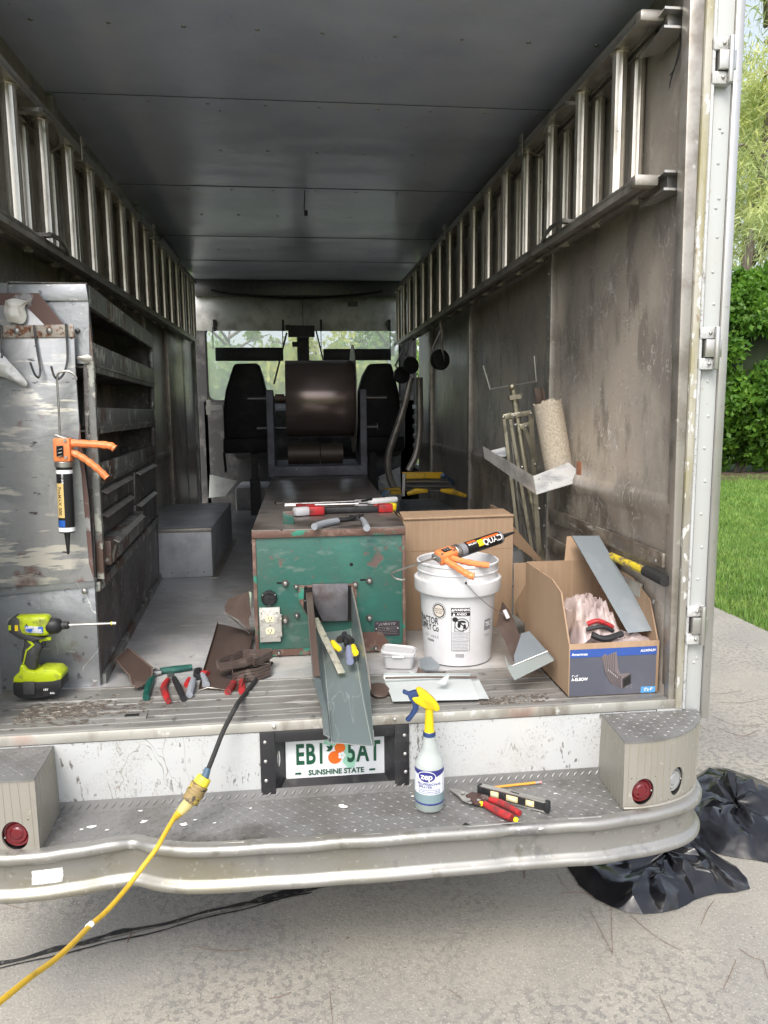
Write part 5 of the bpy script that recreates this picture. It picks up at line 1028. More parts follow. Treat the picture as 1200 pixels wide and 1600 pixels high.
# ================================================================== HAND TOOLS (jointed: two handles, a head)
def path_on(pts, z, dz=0.): return [at(p[0], p[1], Z=z+(p[2] if len(p) > 2 else 0)) for p in pts]
def plier(name, label, cat, z, handles, head, mh, group=None, loc=None, grip2=None, headm=None, flat=.62):
    """handles: list of (pixel path, radii, material); head: list of (pixel path, radii). Round bars squashed towards the surface they lie on"""
    p0 = at(head[0][0][0][0], head[0][0][0][1], Z=z); t = Th(name, label, cat, p0, group=group)
    def sq(mb_, h0): mb_.v = [Vector((v.x, v.y, z+.0005+(v.z-z)*1.0)) for v in mb_.v]; return mb_
    for pts, rs, m_ in handles:
        mb_ = MB(); pp = smoothpath(path_on([(a, b, max(rs)*.9+(c[0] if c else 0)) for a, b, *c in pts], z), 5); n_ = len(pp); rr = [float(np.interp(i/(n_-1), np.linspace(0, 1, len(rs)), rs)) for i in range(n_)]
        mb_.tube(pp, rr, 10); t.part('handle', mb_, m_)
    for pts, rs in head:
        mb_ = MB(); pp = smoothpath(path_on([(a, b, max(rs)*.9+(c[0] if c else 0)) for a, b, *c in pts], z), 4); n_ = len(pp); rr = [float(np.interp(i/(n_-1), np.linspace(0, 1, len(rs)), rs)) for i in range(n_)]
        mb_.tube(pp, rr, 8); t.part('jaw', mb_, headm or m_steel)
    return t
m_dgrn = mat('dark green grip', (.008, .07, .055), .45, 0, [tone_patches((.03, .12, .1), 30, .55, .7)]); m_redg = mat('red grip', (.40, .022, .025), .45, 0, [tone_patches((.16, .03, .03), 25, .48, .62), tone_patches((.6, .45, .42), 70, .7, .74)])
m_greyg = S('grey grip', (.26, .28, .31), .5); m_blkg = S('black grip', (.02, .02, .022), .5)
Z0 = FZ+.002
plier('tin_snips', 'dark green handled snips, leftmost tool on the van floor', 'snips', Z0, [([(250, 1048), (272, 1046), (300, 1042)], [.010, .013, .010], m_dgrn), ([(238, 1058), (232, 1072), (228, 1090)], [.010, .013, .011], m_dgrn)],
      [([(252, 1050), (240, 1052), (224, 1058)], [.008, .012, .006]), ([(243, 1048), (238, 1056), (230, 1060)], [.010, .009, .004])], None, group='hand tools laid out on the sill')
plier('tin_snips', 'red and black handled snips standing open, second tool from the left on the sill', 'snips', Z0, [([(262, 1062), (256, 1074), (260, 1088), (263, 1096)], [.008, .012, .011, .008], m_redg), ([(272, 1060), (279, 1074), (287, 1092)], [.009, .011, .010], m_blkg)],
      [([(266, 1062), (264, 1054)], [.009, .007]), ([(268, 1062), (270, 1054)], [.009, .006])], None, group='hand tools laid out on the sill')
plier('crimping_pliers', 'grey and red crimping pliers with black jaws, next to the brown gutter offcut', 'pliers', Z0, [([(302, 1062), (299, 1074), (296, 1086)], [.010, .013, .011], m_greyg), ([(316, 1054), (320, 1062), (322, 1070)], [.009, .011, .013], m_greyg), ([(296, 1062), (292, 1070)], [.010, .011], m_redg), ([(316, 1052), (325, 1054)], [.011, .012], m_redg)],
      [([(308, 1058), (308, 1048), (316, 1046)], [.012, .012, .006]), ([(306, 1056), (312, 1052)], [.012, .010])], None, group='hand tools laid out on the sill', headm=m_blkg)
plier('folding_tool', 'red and black hand tool under the brown brackets beside the cord', 'hand tool', Z0, [([(368, 1062), (362, 1072), (356, 1081)], [.010, .012, .012], m_redg), ([(378, 1060), (378, 1072), (378, 1080)], [.009, .012, .012], m_redg)],
      [([(359, 1060), (364, 1056), (376, 1055)], [.011, .011, .010]), ([(376, 1055), (386, 1058)], [.009, .009])], None, group='hand tools laid out on the sill', headm=m_blkg)
# grey-handled pliers on the machine top, two rods beside it
ZTm = ZM+.002
plier('nail_pliers', 'grey handled pliers with black jaws lying on the front edge of the brown machine top', 'pliers', ZTm, [([(491, 823), (507, 818), (527, 814)], [.013, .014, .013], m_greyg), ([(566, 811), (570, 817), (573, 825)], [.009, .011, .013], m_greyg)],
      [([(527, 813), (545, 811), (562, 807)], [.009, .009, .010]), ([(548, 808), (560, 810), (567, 804)], [.010, .012, .004])], None, headm=m_blkg)
t = Th('long_reach_tool', 'long tool with a white handle and thin chrome rods across the machine top', 'hand tool', at(520, 785, Z=ZTm)); yy0 = at(520, 792, Z=ZTm).y
def onM(px, py, h): return at(px, py, Z=ZTm+h)
mb = MB(); mb.bar(onM(577, 784, .012), onM(619, 780, .012), .035, .026); t.part('handle', mb, m_wt, bevel=.008)
mb = MB(); mb.tube([onM(445, 788, .008), onM(560, 783, .012)], .004, 6); mb.tube([onM(445, 790, .006), onM(560, 787, .006)], .003, 6); t.part('rod', mb, m_chrome)
mb = MB(); mb.tube([onM(430, 787, .008), onM(441, 786, .008)], .010, 8); t.part('tip', mb, m_chrome); mb = MB(); mb.bar(onM(555, 783, .012), onM(582, 782, .014), .02, .018); t.part('clamp_end', mb, m_chrome)
mb = MB(); mb.tube([onM(565, 783, .032), onM(581, 780, .032)], .005, 6); t.part('trigger', mb, m_black)
t = Th('bar_clamp', 'red and black bar clamp with a grey pad across the machine top', 'clamp', at(520, 800, Z=ZTm))
mb = MB(); mb.bar(onM(505, 797, .014), onM(592, 795, .014), .028, .022); t.part('bar', mb, m_black, bevel=.002)
mb = MB(); mb.bar(onM(482, 798, .020), onM(506, 797, .020), .05, .038); mb.bar(onM(464, 790, .02), onM(492, 792, .02), .03, .02); t.part('jaw', mb, m_redg, bevel=.007)
mb = MB(); mb.bar(onM(459, 800, .019), onM(484, 798, .019), .046, .036); t.part('grey_pad', mb, S('light grey pad', (.5, .5, .52), .5), bevel=.010)
mb = MB(); mb.bar(onM(590, 794, .018), onM(612, 793, .018), .05, .036); mb.bar(onM(584, 790, .024), onM(600, 790, .024), .02, .012); t.part('end_stop', mb, m_redg, bevel=.007)
mb = MB(); mb.lathe([(.028, 0), (.028, .03)], Matrix.Translation(onM(610, 797, 0)), 16); solo('tape_measure', mb, m_yl, 'small yellow disc half hidden behind the red clamp end on the machine top', 'tape measure', bevel=.004)
# yellow and grey pliers inside the gutter
zg = at(535, 1020, Y=.33).z
plier('snips', 'yellow and grey handled pliers with black jaws lying inside the gutter length', 'pliers', zg, [([(520, 1004, .02), (524, 1010, .02), (530, 1014, .02)], [.010, .012, .009], m_yl), ([(530, 1008, .012), (531, 1016, .012)], [.009, .010], m_greyg), ([(545, 1012, .02), (546, 1022, .015), (547, 1034, .01)], [.010, .012, .012], S('blue grey grip', (.2, .22, .33), .5)), ([(552, 1010, .02), (555, 1020, .02)], [.009, .012], m_yl)],
      [([(530, 1000, .03), (540, 996, .03), (550, 1002, .03)], [.013, .014, .011]), ([(538, 990, .04), (542, 1008, .02)], [.010, .010])], None, headm=m_blkg)

# ================================================================== BROWN PARTS ON THE FLOOR
# gutter length lying on the floor left of the machine
gp = Th('gutter_offcut', 'long dark brown gutter offcut on the floor left of the green machine', 'gutter', at(330, 1080, Z=FZ))
F = lambda x, y, h=0.: at(x, y, Z=FZ+.003+h)
rows = []
for (l, r_, hl, hr) in [((311, 1077), (376, 1082), .0, .0), ((318, 1050), (384, 1056), .004, .004), ((333, 1000), (392, 1004), .006, .01), ((340, 975), (398, 990), .01, .03)]:
    a, b = F(*l, hl), F(*r_, hr); rows.append([a+Vector((0, 0, .012)), a, a.lerp(b, .33)+Vector((0, 0, .004)), a.lerp(b, .66)+Vector((0, 0, .002)), b, b+Vector((.006, 0, .03))])
mb = MB(); mb.grid(rows); gp.part('channel', mb, m_gout, solid=.0012)
a = [at(351, 948, Y=.86), at(357, 936, Y=.86), at(372, 930, Y=.86), at(390, 924, Y=.86), at(389, 940, Y=.84), at(393, 960, Y=.80), at(389, 966, Y=.78), at(390, 985, Y=.70), at(372, 968, Y=.76), at(352, 956, Y=.8)]
mb = MB(); mb.prism(a, (0, .002, 0)); gp.part('twisted_end', mb, m_gout)
mb = MB(); mb.tube([at(x, y, Y=.80) for x, y in ((349, 956), (368, 970), (391, 990))], .003, 5); gp.part('fold_rib', mb, m_alud); mb = MB(); mb.tube([F(311, 1079, .002), F(325, 1074, .006), F(345, 1077, .003), F(376, 1083, .002)], .0016, 5); gp.part('cut_edge', mb, m_alud)
mb = MB(); mb.prism([at(x, y, Y=.855) for x, y in ((389, 924), (393, 926), (392, 948), (389, 945))], (0, .002, 0)); gp.part('pale_back', mb, S('pale green primer', (.45, .58, .45), .5))
# end cap at the left
ec = Th('gutter_end_cap', 'dark brown gutter end cap tilted against the cabinet foot', 'end cap', F(215, 1065))
pts = [(180, 1029, .50), (201, 1012, .56), (238, 1043, .44), (238, 1055, .40), (229, 1067, .34), (215, 1074, .30), (207, 1070, .31), (203, 1056, .36), (192, 1044, .42)]
pp = [at(x, y, Y=d) for x, y, d in pts]; lift = FZ+.004-min(p.z for p in pp)
mb = MB(); mb.prism(pp, (0, .0015, .001)); ec.part('face', mb, m_gout)
mb = MB(); mb.tube([p+Vector((0, -.002, 0)) for p in pp+[pp[0]]], .0032, 6); ec.part('rolled_rim', mb, mat('brown rim', (.16, .12, .10), .35, .2))
# two nested brown gutter brackets
def bracket(label, pts, h, zb):
    t = Th('gutter_bracket', label, 'bracket', F(380, 1050), group='brown gutter brackets stacked beside the machine'); pp = [at(x, y, Z=zb+h) for x, y in pts]
    for k in range(4):
        mb = MB(); z1 = -h*k/4; z0 = -h*(k+.8)/4; n = len(pp); c = sum(pp, Vector())/n
        inn = [p.lerp(c, .03+.006*(k % 2)) for p in pp]; out = [p.lerp(c, .006*(k % 2)) for p in pp]
        mb.add([p+Vector((0, 0, z1)) for p in out]+[p+Vector((0, 0, z0)) for p in out]+[p+Vector((0, 0, z1)) for p in inn]+[p+Vector((0, 0, z0)) for p in inn],
            [f for i in range(n) for j in [(i+1) % n] for f in ((i, j, n+j, n+i), (2*n+i, 3*n+i, 3*n+j, 2*n+j), (i, 2*n+i, 2*n+j, j), (n+i, n+j, 3*n+j, 3*n+i))]); t.part('band', mb, m_gout2)
    mb = MB(); mb.add([p+Vector((0, 0, -h)) for p in pp], [tuple(range(len(pp)))]); t.part('base', mb, m_gout2, solid=.001)
m_gout2 = mat('brown ribbed plastic', (.10, .075, .065), .38, .1, [tone_patches((.2, .16, .14), 26, .55, .68)])
bracket('upper brown gutter bracket of the stacked pair left of the outlet box', [(337, 1032), (379, 1015), (424, 1013), (426, 1016), (398, 1030), (394, 1026), (382, 1030), (345, 1036)], .028, FZ+.045)
bracket('lower brown gutter bracket of the stacked pair, resting above the black cord', [(361, 1040), (400, 1030), (421, 1027), (423, 1036), (402, 1044), (385, 1046), (364, 1052)], .045, FZ+.005)

# ================================================================== CORDS
cd_ = Th('power_cord', 'black power cord coming over the sill above the yellow plug', 'cord', at(320, 1200, Y=-.02))
pts = [F(425, 1036, .02), F(408, 1052, .008), F(392, 1072, .008), at(378, 1090, Z=FZ+.016), at(370, 1102, Y=-.02), at(350, 1140, Y=-.06), at(336, 1175, Y=-.10), at(325, 1203, Y=-.13)]
mb = MB(); mb.tube(smoothpath(pts, 7), .0070, 10); cd_.part('cable', mb, m_rubber)
mb = MB(); mb.tube([at(325, 1200, Y=-.13), at(320, 1215, Y=-.14)], [.009, .011], 10); cd_.part('taped_joint', mb, S('blue grey tape', (.06, .11, .17), .5))
M_a, M_b = at(320, 1214, Y=-.14), at(296, 1253, Y=-.165); dv = (M_b-M_a)
m_ydirty = mat('dirty yellow plastic', (.62, .48, .03), .5, 0, [tone_patches((.2, .15, .08), 28, .46, .56)])
mb = MB(); mb.tube([M_a, M_a+dv*.3], [.021, .0225], 12); cd_.part('plug_head', mb, S('bright yellow plastic', (.75, .62, .05), .45, layers=[tone_patches((.35, .25, .06), 30, .58, .66)]), bevel=.002)
mb = MB(); mb.tube([M_a+dv*t_ for t_ in (.3, .32, .42, .44, .55, .57, .68, .70, .98, 1)], [.023, .026, .026, .0245, .0245, .0262, .0262, .0245, .0245, .020], 16); cd_.part('plug_body', mb, mat('sooty plug body', (.26, .19, .08), .6, 0, [tone_patches((.5, .38, .05), 30, .55, .62), tone_patches((.07, .05, .04), 50, .55, .62)]))
ext = Th('extension_lead', 'yellow extension cord with a clear plug hanging down across the bumper', 'cord', at(150, 1440, Z=.3))
pA_, pB_ = at(297, 1252, Y=-.165), at(279, 1272, Y=-.20)
mb = MB(); mb.tube([pA_, pA_.lerp(pB_, .3), pA_.lerp(pB_, .7), pB_], [.017, .0165, .0145, .011], 12); pg = ext.part('clear_plug', mb, glassy('amber clear plastic', (.75, .62, .25), .35, .15))
mb = MB()
for k in range(-1, 2): mb.tube([pA_.lerp(pB_, .1)+Vector((k*.006, 0, 0)), pB_], .0028, 5)
ext.part('plug_wires', mb, m_alu, parent=pg)
m_ycord = mat('yellow cable jacket', (.60, .38, .03), .4, 0, [tone_patches((.45, .28, .03), 30, .55, .7), tone_patches((.1, .08, .05), 55, .68, .71)])
pts = [at(283, 1266, Y=-.19), at(273, 1277, Y=-.215), at(258, 1302, Y=-.262), at(245, 1325, Y=-.30), at(225, 1352, Y=-.318), at(200, 1385, Y=-.36), at(170, 1420, Y=-.44), at(139, 1448, Y=-.52), at(115, 1473, Y=-.60), at(85, 1500, Y=-.68), at(50, 1525, Y=-.76), at(15, 1553, Y=-.83), at(-30, 1588, Y=-.9), at(-90, 1625, Y=-.98)]; q_ = pts[-1]; pts += [Vector((q_.x-.12, q_.y-.10, q_.z*.45)), Vector((q_.x-.22, q_.y-.2, .02)), Vector((q_.x-.35, q_.y-.35, .008)), Vector((q_.x-.8, q_.y-.6, .008)), Vector((q_.x-1.4, q_.y-.3, .008))]
mb = MB(); mb.tube(smoothpath(pts, 6), .0062, 10); mb.tube([at(283, 1266, Y=-.19), at(272, 1279, Y=-.215)], [.011, .008], 10); cbl = ext.part('cable', mb, m_ycord)
mb = MB(); c_ = at(140, 1446, Y=-.518); mb.tube([c_+Vector((-.006, 0, -.005)), c_+Vector((.006, 0, .005))], .0068, 10); ext.part('tape_wrap', mb, m_wt, parent=cbl)

# ================================================================== IMPACT DRIVER
m_lime = mat('lime plastic', (.46, .56, .015), .38, 0, [tone_patches((.25, .29, .04), 22, .54, .68), tone_patches((.08, .08, .03), 70, .64, .68)]); m_dgr = mat('charcoal rubber', (.045, .047, .047), .6, 0, [tone_patches((.12, .12, .115), 20, .55, .7)])
dz0 = FZ+.004; Yd = at(58, 1092, Z=dz0).y+.0
dr_ = Th('impact_driver', 'lime green cordless impact driver with black battery standing on the left sill', 'impact driver', (at(58, 1092, Y=Yd).x, Yd, dz0)); D = dr_.part
def dp(x, y, d=0.): return at(x, y, Y=Yd-d)
def slabp(pts, d0, d1): mb = MB(); mb.prism([dp(x, y, d0) for x, y in pts], (0, d0-d1, 0)); return mb
q0 = at(20, 1092, Z=dz0)
D('battery', slabp([(19, 1068), (40, 1066), (96, 1060), (97, 1075), (88, 1084), (80, 1088), (58, 1092), (30, 1092), (20, 1086)], .03, -.045), m_black, bevel=.006)
mb = slabp([(35, 1066), (54, 1066), (54, 1086), (36, 1086)], .036, .02); D('battery_clip', mb, m_dgr, bevel=.003)
D('foot', slabp([(19, 1067), (21, 1058), (29, 1052), (31, 1040), (36, 1039), (42, 1048), (55, 1050), (60, 1046), (88, 1047), (97, 1054), (96, 1062), (82, 1067)], .030, -.042), m_lime, bevel=.006)
D('grip', slabp([(36, 994), (57, 1000), (66, 1012), (61, 1020), (57, 1034), (55, 1049), (44, 1049), (36, 1040), (31, 1037), (33, 1020), (36, 1008)], .020, -.014), m_dgr, bevel=.011, seg=3)
D('grip_stripe', slabp([(40, 1000), (44, 998), (54, 1008), (42, 1018), (37, 1038), (35, 1037), (40, 1016), (49, 1008)], .0235, .019), m_lime, bevel=.001)
D('trigger_guard', slabp([(79, 996), (79, 1001), (66, 1002), (61, 1007), (62, 1016), (59, 1015), (57, 1005), (62, 999), (70, 996)], .010, -.006), m_lime, bevel=.001)
D('trigger', slabp([(63, 1002), (71, 1002), (70, 1012), (63, 1014)], .008, -.004), m_black, bevel=.002)
D('motor_housing', slabp([(20, 964), (74, 963), (77, 980), (76, 995), (60, 996), (32, 995), (22, 992)], .026, -.022), m_lime, bevel=.014, seg=3)
D('rear_cap', slabp([(13, 969), (20, 965), (30, 968), (31, 982), (36, 991), (60, 997), (70, 998), (50, 1003), (30, 999), (14, 989), (11, 978)], .028, -.024), m_dgr, bevel=.005)
mb = slabp([(13, 977), (17, 977), (17, 985), (13, 985)], .0295, .027); D('vent', mb, m_lime); D('vent', slabp([(23, 977), (28, 977), (28, 986), (23, 986)], .0295, .027), m_yl)
D('nameplate', slabp([(38, 978), (67, 980), (67, 990), (40, 988)], .0285, .025), mat('blue white sticker', (.6, .62, .65), .4, 0, [tone_patches((.04, .12, .5), 60, .5, .54), tone_patches((.02, .02, .02), 90, .58, .62)]), bevel=.0005)
cN = dp(75, 978); mb = MB(); M2 = frame(dp(74, 978, .002), (0, -1, 0), (0, 0, 1)); M2 = Matrix(((0, 0, 1, cN.x), (0, 1, 0, cN.y), (-1, 0, 0, cN.z), (0, 0, 0, 1)))
mb.lathe([(.024, -.004), (.0265, .002), (.0265, .018), (.0255, .030), (.022, .036), (.016, .042), (.0125, .044), (.0125, .062), (.0115, .064)], M2, 26); nz_ = D('nose_cone', mb, m_black)
mb = MB(); mb.lathe([(.0133, .047), (.0133, .052), (.012, .053)], M2, 18, cap=(False, False)); D('collar_ring', mb, m_dgr, parent=nz_)
tipx = dp(182, 981).x-cN.x; mb = MB(); mb.lathe([(.0042, .06), (.0042, tipx-.014)], M2, 8); bt = D('driver_bit', mb, m_steel)
mb = MB(); mb.lathe([(.0055, tipx-.014), (.0055, tipx-.011), (.0055, tipx)], M2, 8); D('nut_setter', mb, m_alu, parent=bt)
mb = MB(); mb.lathe([(.0060, tipx-.0165), (.0060, tipx-.0125)], M2, 10); D('yellow_ring', mb, m_yl, parent=bt)
M = frame(dp(74, 1079, .0305), (1, 0, .03), (0, 0, 1)); D('lettering', text_mb('18V', .010, M @ Matrix.Translation((-.005, .003, 0)), bold=.02), m_wt, smooth=False); D('lettering', text_mb('4Ah', .009, M @ Matrix.Translation((.014, -.010, 0)), bold=.02), m_wt, smooth=False)

# ================================================================== CARDBOARD AND BUCKET
m_card = mat('brown cardboard', (.33, .225, .145), .8, 0, [tone_patches((.26, .175, .11), 4, .45, .65, fac=.6), dict(kind='noise', scale=60, lo=.5, hi=.6, col=(.38, .27, .18), stretch=(1.2, 1.2, .04), detail=1, fac=.35)], bump=((90, .25, (1, 1, .03), 1, .004),))
m_cedge = mat('cardboard cut edge', (.5, .34, .21), .9, 0, [tone_patches((.25, .15, .09), 160, .5, .6)])
m_marker = m_bk
# box behind the bucket
cx = Th('cardboard_box', 'tall brown cardboard box standing behind the white bucket', 'cardboard box', (.53, 1.0, FZ)); YB1 = .86
def bp(x, y, d=0.): return at(x, y, Y=YB1+d)
A, B = bp(630, 812), bp(802, 806); zb1 = FZ+.002
mb = MB(); mb.prism([(A.x, YB1, zb1), (B.x, YB1, zb1), (B.x, YB1, B.z), (A.x, YB1, A.z)], (0, .005, 0)); f_ = cx.part('front_panel', mb, m_card)
mb = MB(); mb.prism([(B.x-.005, YB1+.006, zb1), (B.x-.005, YB1+.36, zb1), (B.x-.005, YB1+.36, B.z+.004), (B.x-.005, YB1+.006, B.z)], (.005, 0, 0)); cx.part('side_panel', mb, m_card)
mb = MB(); mb.prism([(A.x, YB1+.006, zb1), (A.x, YB1+.36, zb1), (A.x, YB1+.36, A.z), (A.x, YB1+.006, A.z)], (.005, 0, 0)); cx.part('side_panel', mb, m_card)
mb = MB(); mb.prism([bp(630, 806, .30), bp(780, 800, .30), bp(780, 830, .30), bp(630, 836, .30)], (0, .005, 0)); fl_ = cx.part('rear_flap', mb, m_card)
mb = MB(); mb.prism([(A.x, YB1+.0, A.z), (B.x-.0, YB1, B.z), (B.x-.01, YB1+.12, B.z+.012), (A.x, YB1+.12, A.z+.014)], (0, 0, .004)); cx.part('top_flap', mb, m_card)
mb = MB(); mb.tube([(A.x+.002, YB1-.001, A.z+.002), (B.x, YB1-.001, B.z+.002)], .006, 8); cx.part('folded_edge', mb, m_card)
mb = MB(); mb.prism([bp(802, 822, .0), bp(848, 876, .03), bp(846, 882, .03), bp(802, 850, 0)], (0, .004, 0)); cx.part('side_flap', mb, mat('shaded kraft flap', (.2, .13, .08), .85))
M = frame((bp(725, 809, .12).x, YB1-.0005+.295, bp(722, 812, .295).z), (1, 0, 0), (0, 0, 1)); cx.part('handwriting', text_mb('1/stop', .045, M @ Matrix.Rotation(R(4), 4, 'Z'), bold=-.005, shear=.3), m_marker, parent=fl_, smooth=False)
mb = MB(); mb.bb(A.x+.003, B.x-.003, YB1-.0012, YB1, zb1+.34, zb1+.342); cx.part('fold_line', mb, S('fold', (.3, .19, .11), .9), parent=f_)
# brown paper parcels wedged between
pk = Th('kraft_flap', 'loose folded cardboard piece wedged between the bucket and the printed box', 'cardboard piece', at(820, 1000, Z=FZ))
mb = MB(); mb.prism([at(x, y, Y=.74) for x, y in ((803, 880), (826, 879), (826, 975), (803, 960))], (0, .004, 0)); pk.part('panel', mb, m_card)
mb = MB(); mb.prism([at(804, 945, Y=.70), at(826, 905, Y=.66), at(827, 935, Y=.62), at(820, 975, Y=.64), at(810, 965, Y=.68)], (0, .004, 0)); pk.part('panel', mb, m_card)
# bucket
bc = at(726, 1042, Z=FZ+.003); rb = .127; bc.y += rb*1.0; zB = FZ+.003
bk_ = Th('bucket', 'white plastic bucket with black warning print, a caulking gun across its rim', 'bucket', (bc.x, bc.y, zB)); Bp = bk_.part
m_pail = mat('white bucket plastic', (.62, .625, .64), .38, 0, [tone_patches((.54, .51, .50), 5, .5, .72, fac=.6), tone_patches((.42, .40, .38), 30, .64, .72, fac=.5)], sss=.05)
TM = Matrix.Translation((bc.x, bc.y, zB)); hB = .372
rT = .147
def rad(z): return rb+(.146-rb)*z/hB
mb = MB(); mb.lathe([(rb-.006, 0), (rb-.001, .003), (rb, .010), (rad(.27), .270), (rad(.30), .276), (rad(.3)+.0, .30), (.1475, .302), (.147, .340), (.148, .346), (.1485, .362), (.152, .366), (.1525, .372), (.149, .375), (.145, .372), (.1435, .30), (rb-.004, .01), (.0, .008)], TM, 64, cap=(True, False)); body = Bp('body', mb, m_pail)
mb = MB(); mb.lathe([(rad(.27)+.001, .262), (.158, .264), (.1605, .270), (.1615, .310), (.158, .313), (.148, .313)], TM, 64, cap=(False, False)); Bp('rim_band', mb, m_pail)
mb = MB(); mb.lathe([(.148, .335), (.1505, .337), (.1505, .341), (.148, .343)], TM, 64, cap=(False, False)); Bp('rim_ring', mb, m_pail)
toC = (Vector((CAMPOS.x, CAMPOS.y))-Vector((bc.x, bc.y))).normalized(); a0_ = math.atan2(toC.y, toC.x)
def bprint(mbx, m_, name='lettering', **k):
    """flat x,y sheet -> wrapped on the pail; x=0 faces the camera, y = height above the floor"""
    def w_(v):
        a = a0_ + v.x/.135; r_ = rad(v.y)+.0009+v.z; return Vector((bc.x+r_*math.cos(a), bc.y+r_*math.sin(a), zB+v.y))
    mbx.v = [w_(v) for v in mbx.v]; return Bp(name, mbx, m_, parent=body, smooth=False, **k)
def flatbox(x0, x1, y0, y1, z=0., n=8):
    mb = MB(); mb.grid([[Vector((x0+(x1-x0)*i/n, y, z)) for i in range(n+1)] for y in (y0, y1)]); return mb
def TT(s, size, x, y, z=.0, **k): return text_mb(s, size, Matrix.Translation((x, y, z)), **k)
wx = .012
bprint(flatbox(wx-.034, wx+.034, .207, .222), m_bk, 'print_block'); bprint(flatbox(wx-.034, wx+.034, .192, .205), m_bk, 'print_block')
bprint(TT('WARNING', .0125, wx+.006, .2145, .0006, bold=.02), m_wt); bprint(TT('AVISO', .0125, wx+.003, .1985, .0006, bold=.02), m_wt)
for (xx_, yy_) in ((wx-.028, .2145), (wx-.024, .1985)):
    t3 = MB(); t3.add([(xx_-.005, yy_-.005, .0006), (xx_+.005, yy_-.005, .0006), (xx_, yy_+.005, .0006)], [(0, 1, 2)]); bprint(t3, m_wt, 'triangle')
for (x0, x1, y0, y1) in ((wx-.034, wx-.033, .06, .19), (wx+.033, wx+.034, .06, .19), (wx-.034, wx+.034, .06, .061), (wx-.034, wx+.034, .128, .129), (wx-.034, wx+.034, .099, .0998)): bprint(flatbox(x0, x1, y0, y1), m_bk, 'print_line')
def arcpoly(cx_, cy_, rx, ry, r0=0, z=.0, n=22, a0=0, a1=360):
    mb = MB(); rr = [[Vector((cx_+rx*k*math.cos(R(a0+(a1-a0)*i/n)), cy_+ry*k*math.sin(R(a0+(a1-a0)*i/n)), z)) for i in range(n+1)] for k in (r0, 1)]; mb.grid(rr); return mb
bprint(arcpoly(wx+.004, .160, .026, .024, .90), m_bk, 'no_symbol'); 
sl = MB(); sl.add([(wx-.016, .176, .0004), (wx-.013, .179, .0004), (wx+.024, .145, .0004), (wx+.021, .142, .0004)], [(0, 1, 2, 3)]); bprint(sl, m_bk, 'no_symbol')
bprint(arcpoly(wx-.020, .179, .010, .009), m_bk, 'figure'); bprint(arcpoly(wx+.004, .168, .014, .008, a0=-20, a1=200), m_bk, 'figure'); bprint(arcpoly(wx-.006, .158, .006, .010), m_bk, 'figure'); bprint(arcpoly(wx+.014, .153, .005, .009), m_bk, 'figure')
bprint(flatbox(wx-.022, wx-.020, .133, .155), m_bk, 'figure'); bprint(flatbox(wx+.008, wx+.010, .133, .150), m_bk, 'figure'); bprint(flatbox(wx-.022, wx+.010, .133, .1345), m_bk, 'figure')
fine = MB(); rnd = random.Random(3)
for k in range(11):
    y = .122-.0055*k - (.004 if k > 3 else 0); x = wx-.030
    while x < wx+.026: l = rnd.uniform(.002, .007); f2 = flatbox(x, x+l, y, y+.0017, n=1); fine.add(f2.v, f2.f); x += l+.0012
bprint(fine, m_gr, 'small_print', kind='stuff')
bars = MB(); x = wx-.018
while x < wx+.012: l = rnd.choice((.0008, .0014, .002)); f2 = flatbox(x, x+l, .036, .050, n=1); bars.add(f2.v, f2.f); x += l+rnd.choice((.0008, .0014))
bprint(bars, m_gr, 'bar_lines', kind='stuff')
lx = -.068
bprint(arcpoly(lx, .206, .028, .030), m_bk, 'round_badge'); bprint(arcpoly(lx, .206, .0262, .0282, .93, .0004), m_wt, 'badge_ring'); bprint(arcpoly(lx, .206, .0195, .0215, z=.0005), S('badge beige', (.6, .54, .48), .5), 'badge_disc')
for k, s_ in enumerate(('FOOD GRADE', 'HEAVY DUTY', 'BPA FREE')): bprint(TT(s_, .0062, lx, .213-.0075*k, .0009, bold=.01), m_bk)
bprint(TT('TRACTOR', .034, -.128, .164, bold=.015, sx=.72, align='CENTER'), m_bk); bprint(TT('SUPPLY Co', .034, -.124, .137, bold=.015, sx=.66), m_bk); bprint(TT('EST HERE', .014, -.108, .104, spacing=1.3), m_gr); bprint(TT('ONDER', .011, -.112, .088, bold=.01), m_bk)
bprint(flatbox(.108, .146, .128, .168), m_gr, 'print_block'); bprint(TT('TSC', .022, .128, .150, .0006, bold=.02, sx=.8), m_wt); bprint(TT('FOR', .013, .126, .108, bold=.01, spacing=1.2), m_gr)
# wire bail
h0 = at(728, 911, Y=bc.y-.160); h1 = at(788, 962, Y=bc.y-.085)
mb = MB(); mb.tube(smoothpath([h0, at(745, 930, Y=bc.y-.165), at(765, 947, Y=bc.y-.14), h1, at(798, 975, Y=bc.y-.02), at(800, 950, Y=bc.y+.05)], 6), .0017, 6); hl = Bp('handle', mb, m_steel)
a, b = at(788, 953, Y=bc.y-.09), at(794, 966, Y=bc.y-.10); mb = MB(); mb.cyl(a, b, .0075, 12); Bp('grip', mb, m_pail, parent=hl)
mb = MB(); mb.ball(h0, (.004, .003, .005), 8); Bp('pivot', mb, m_dark)
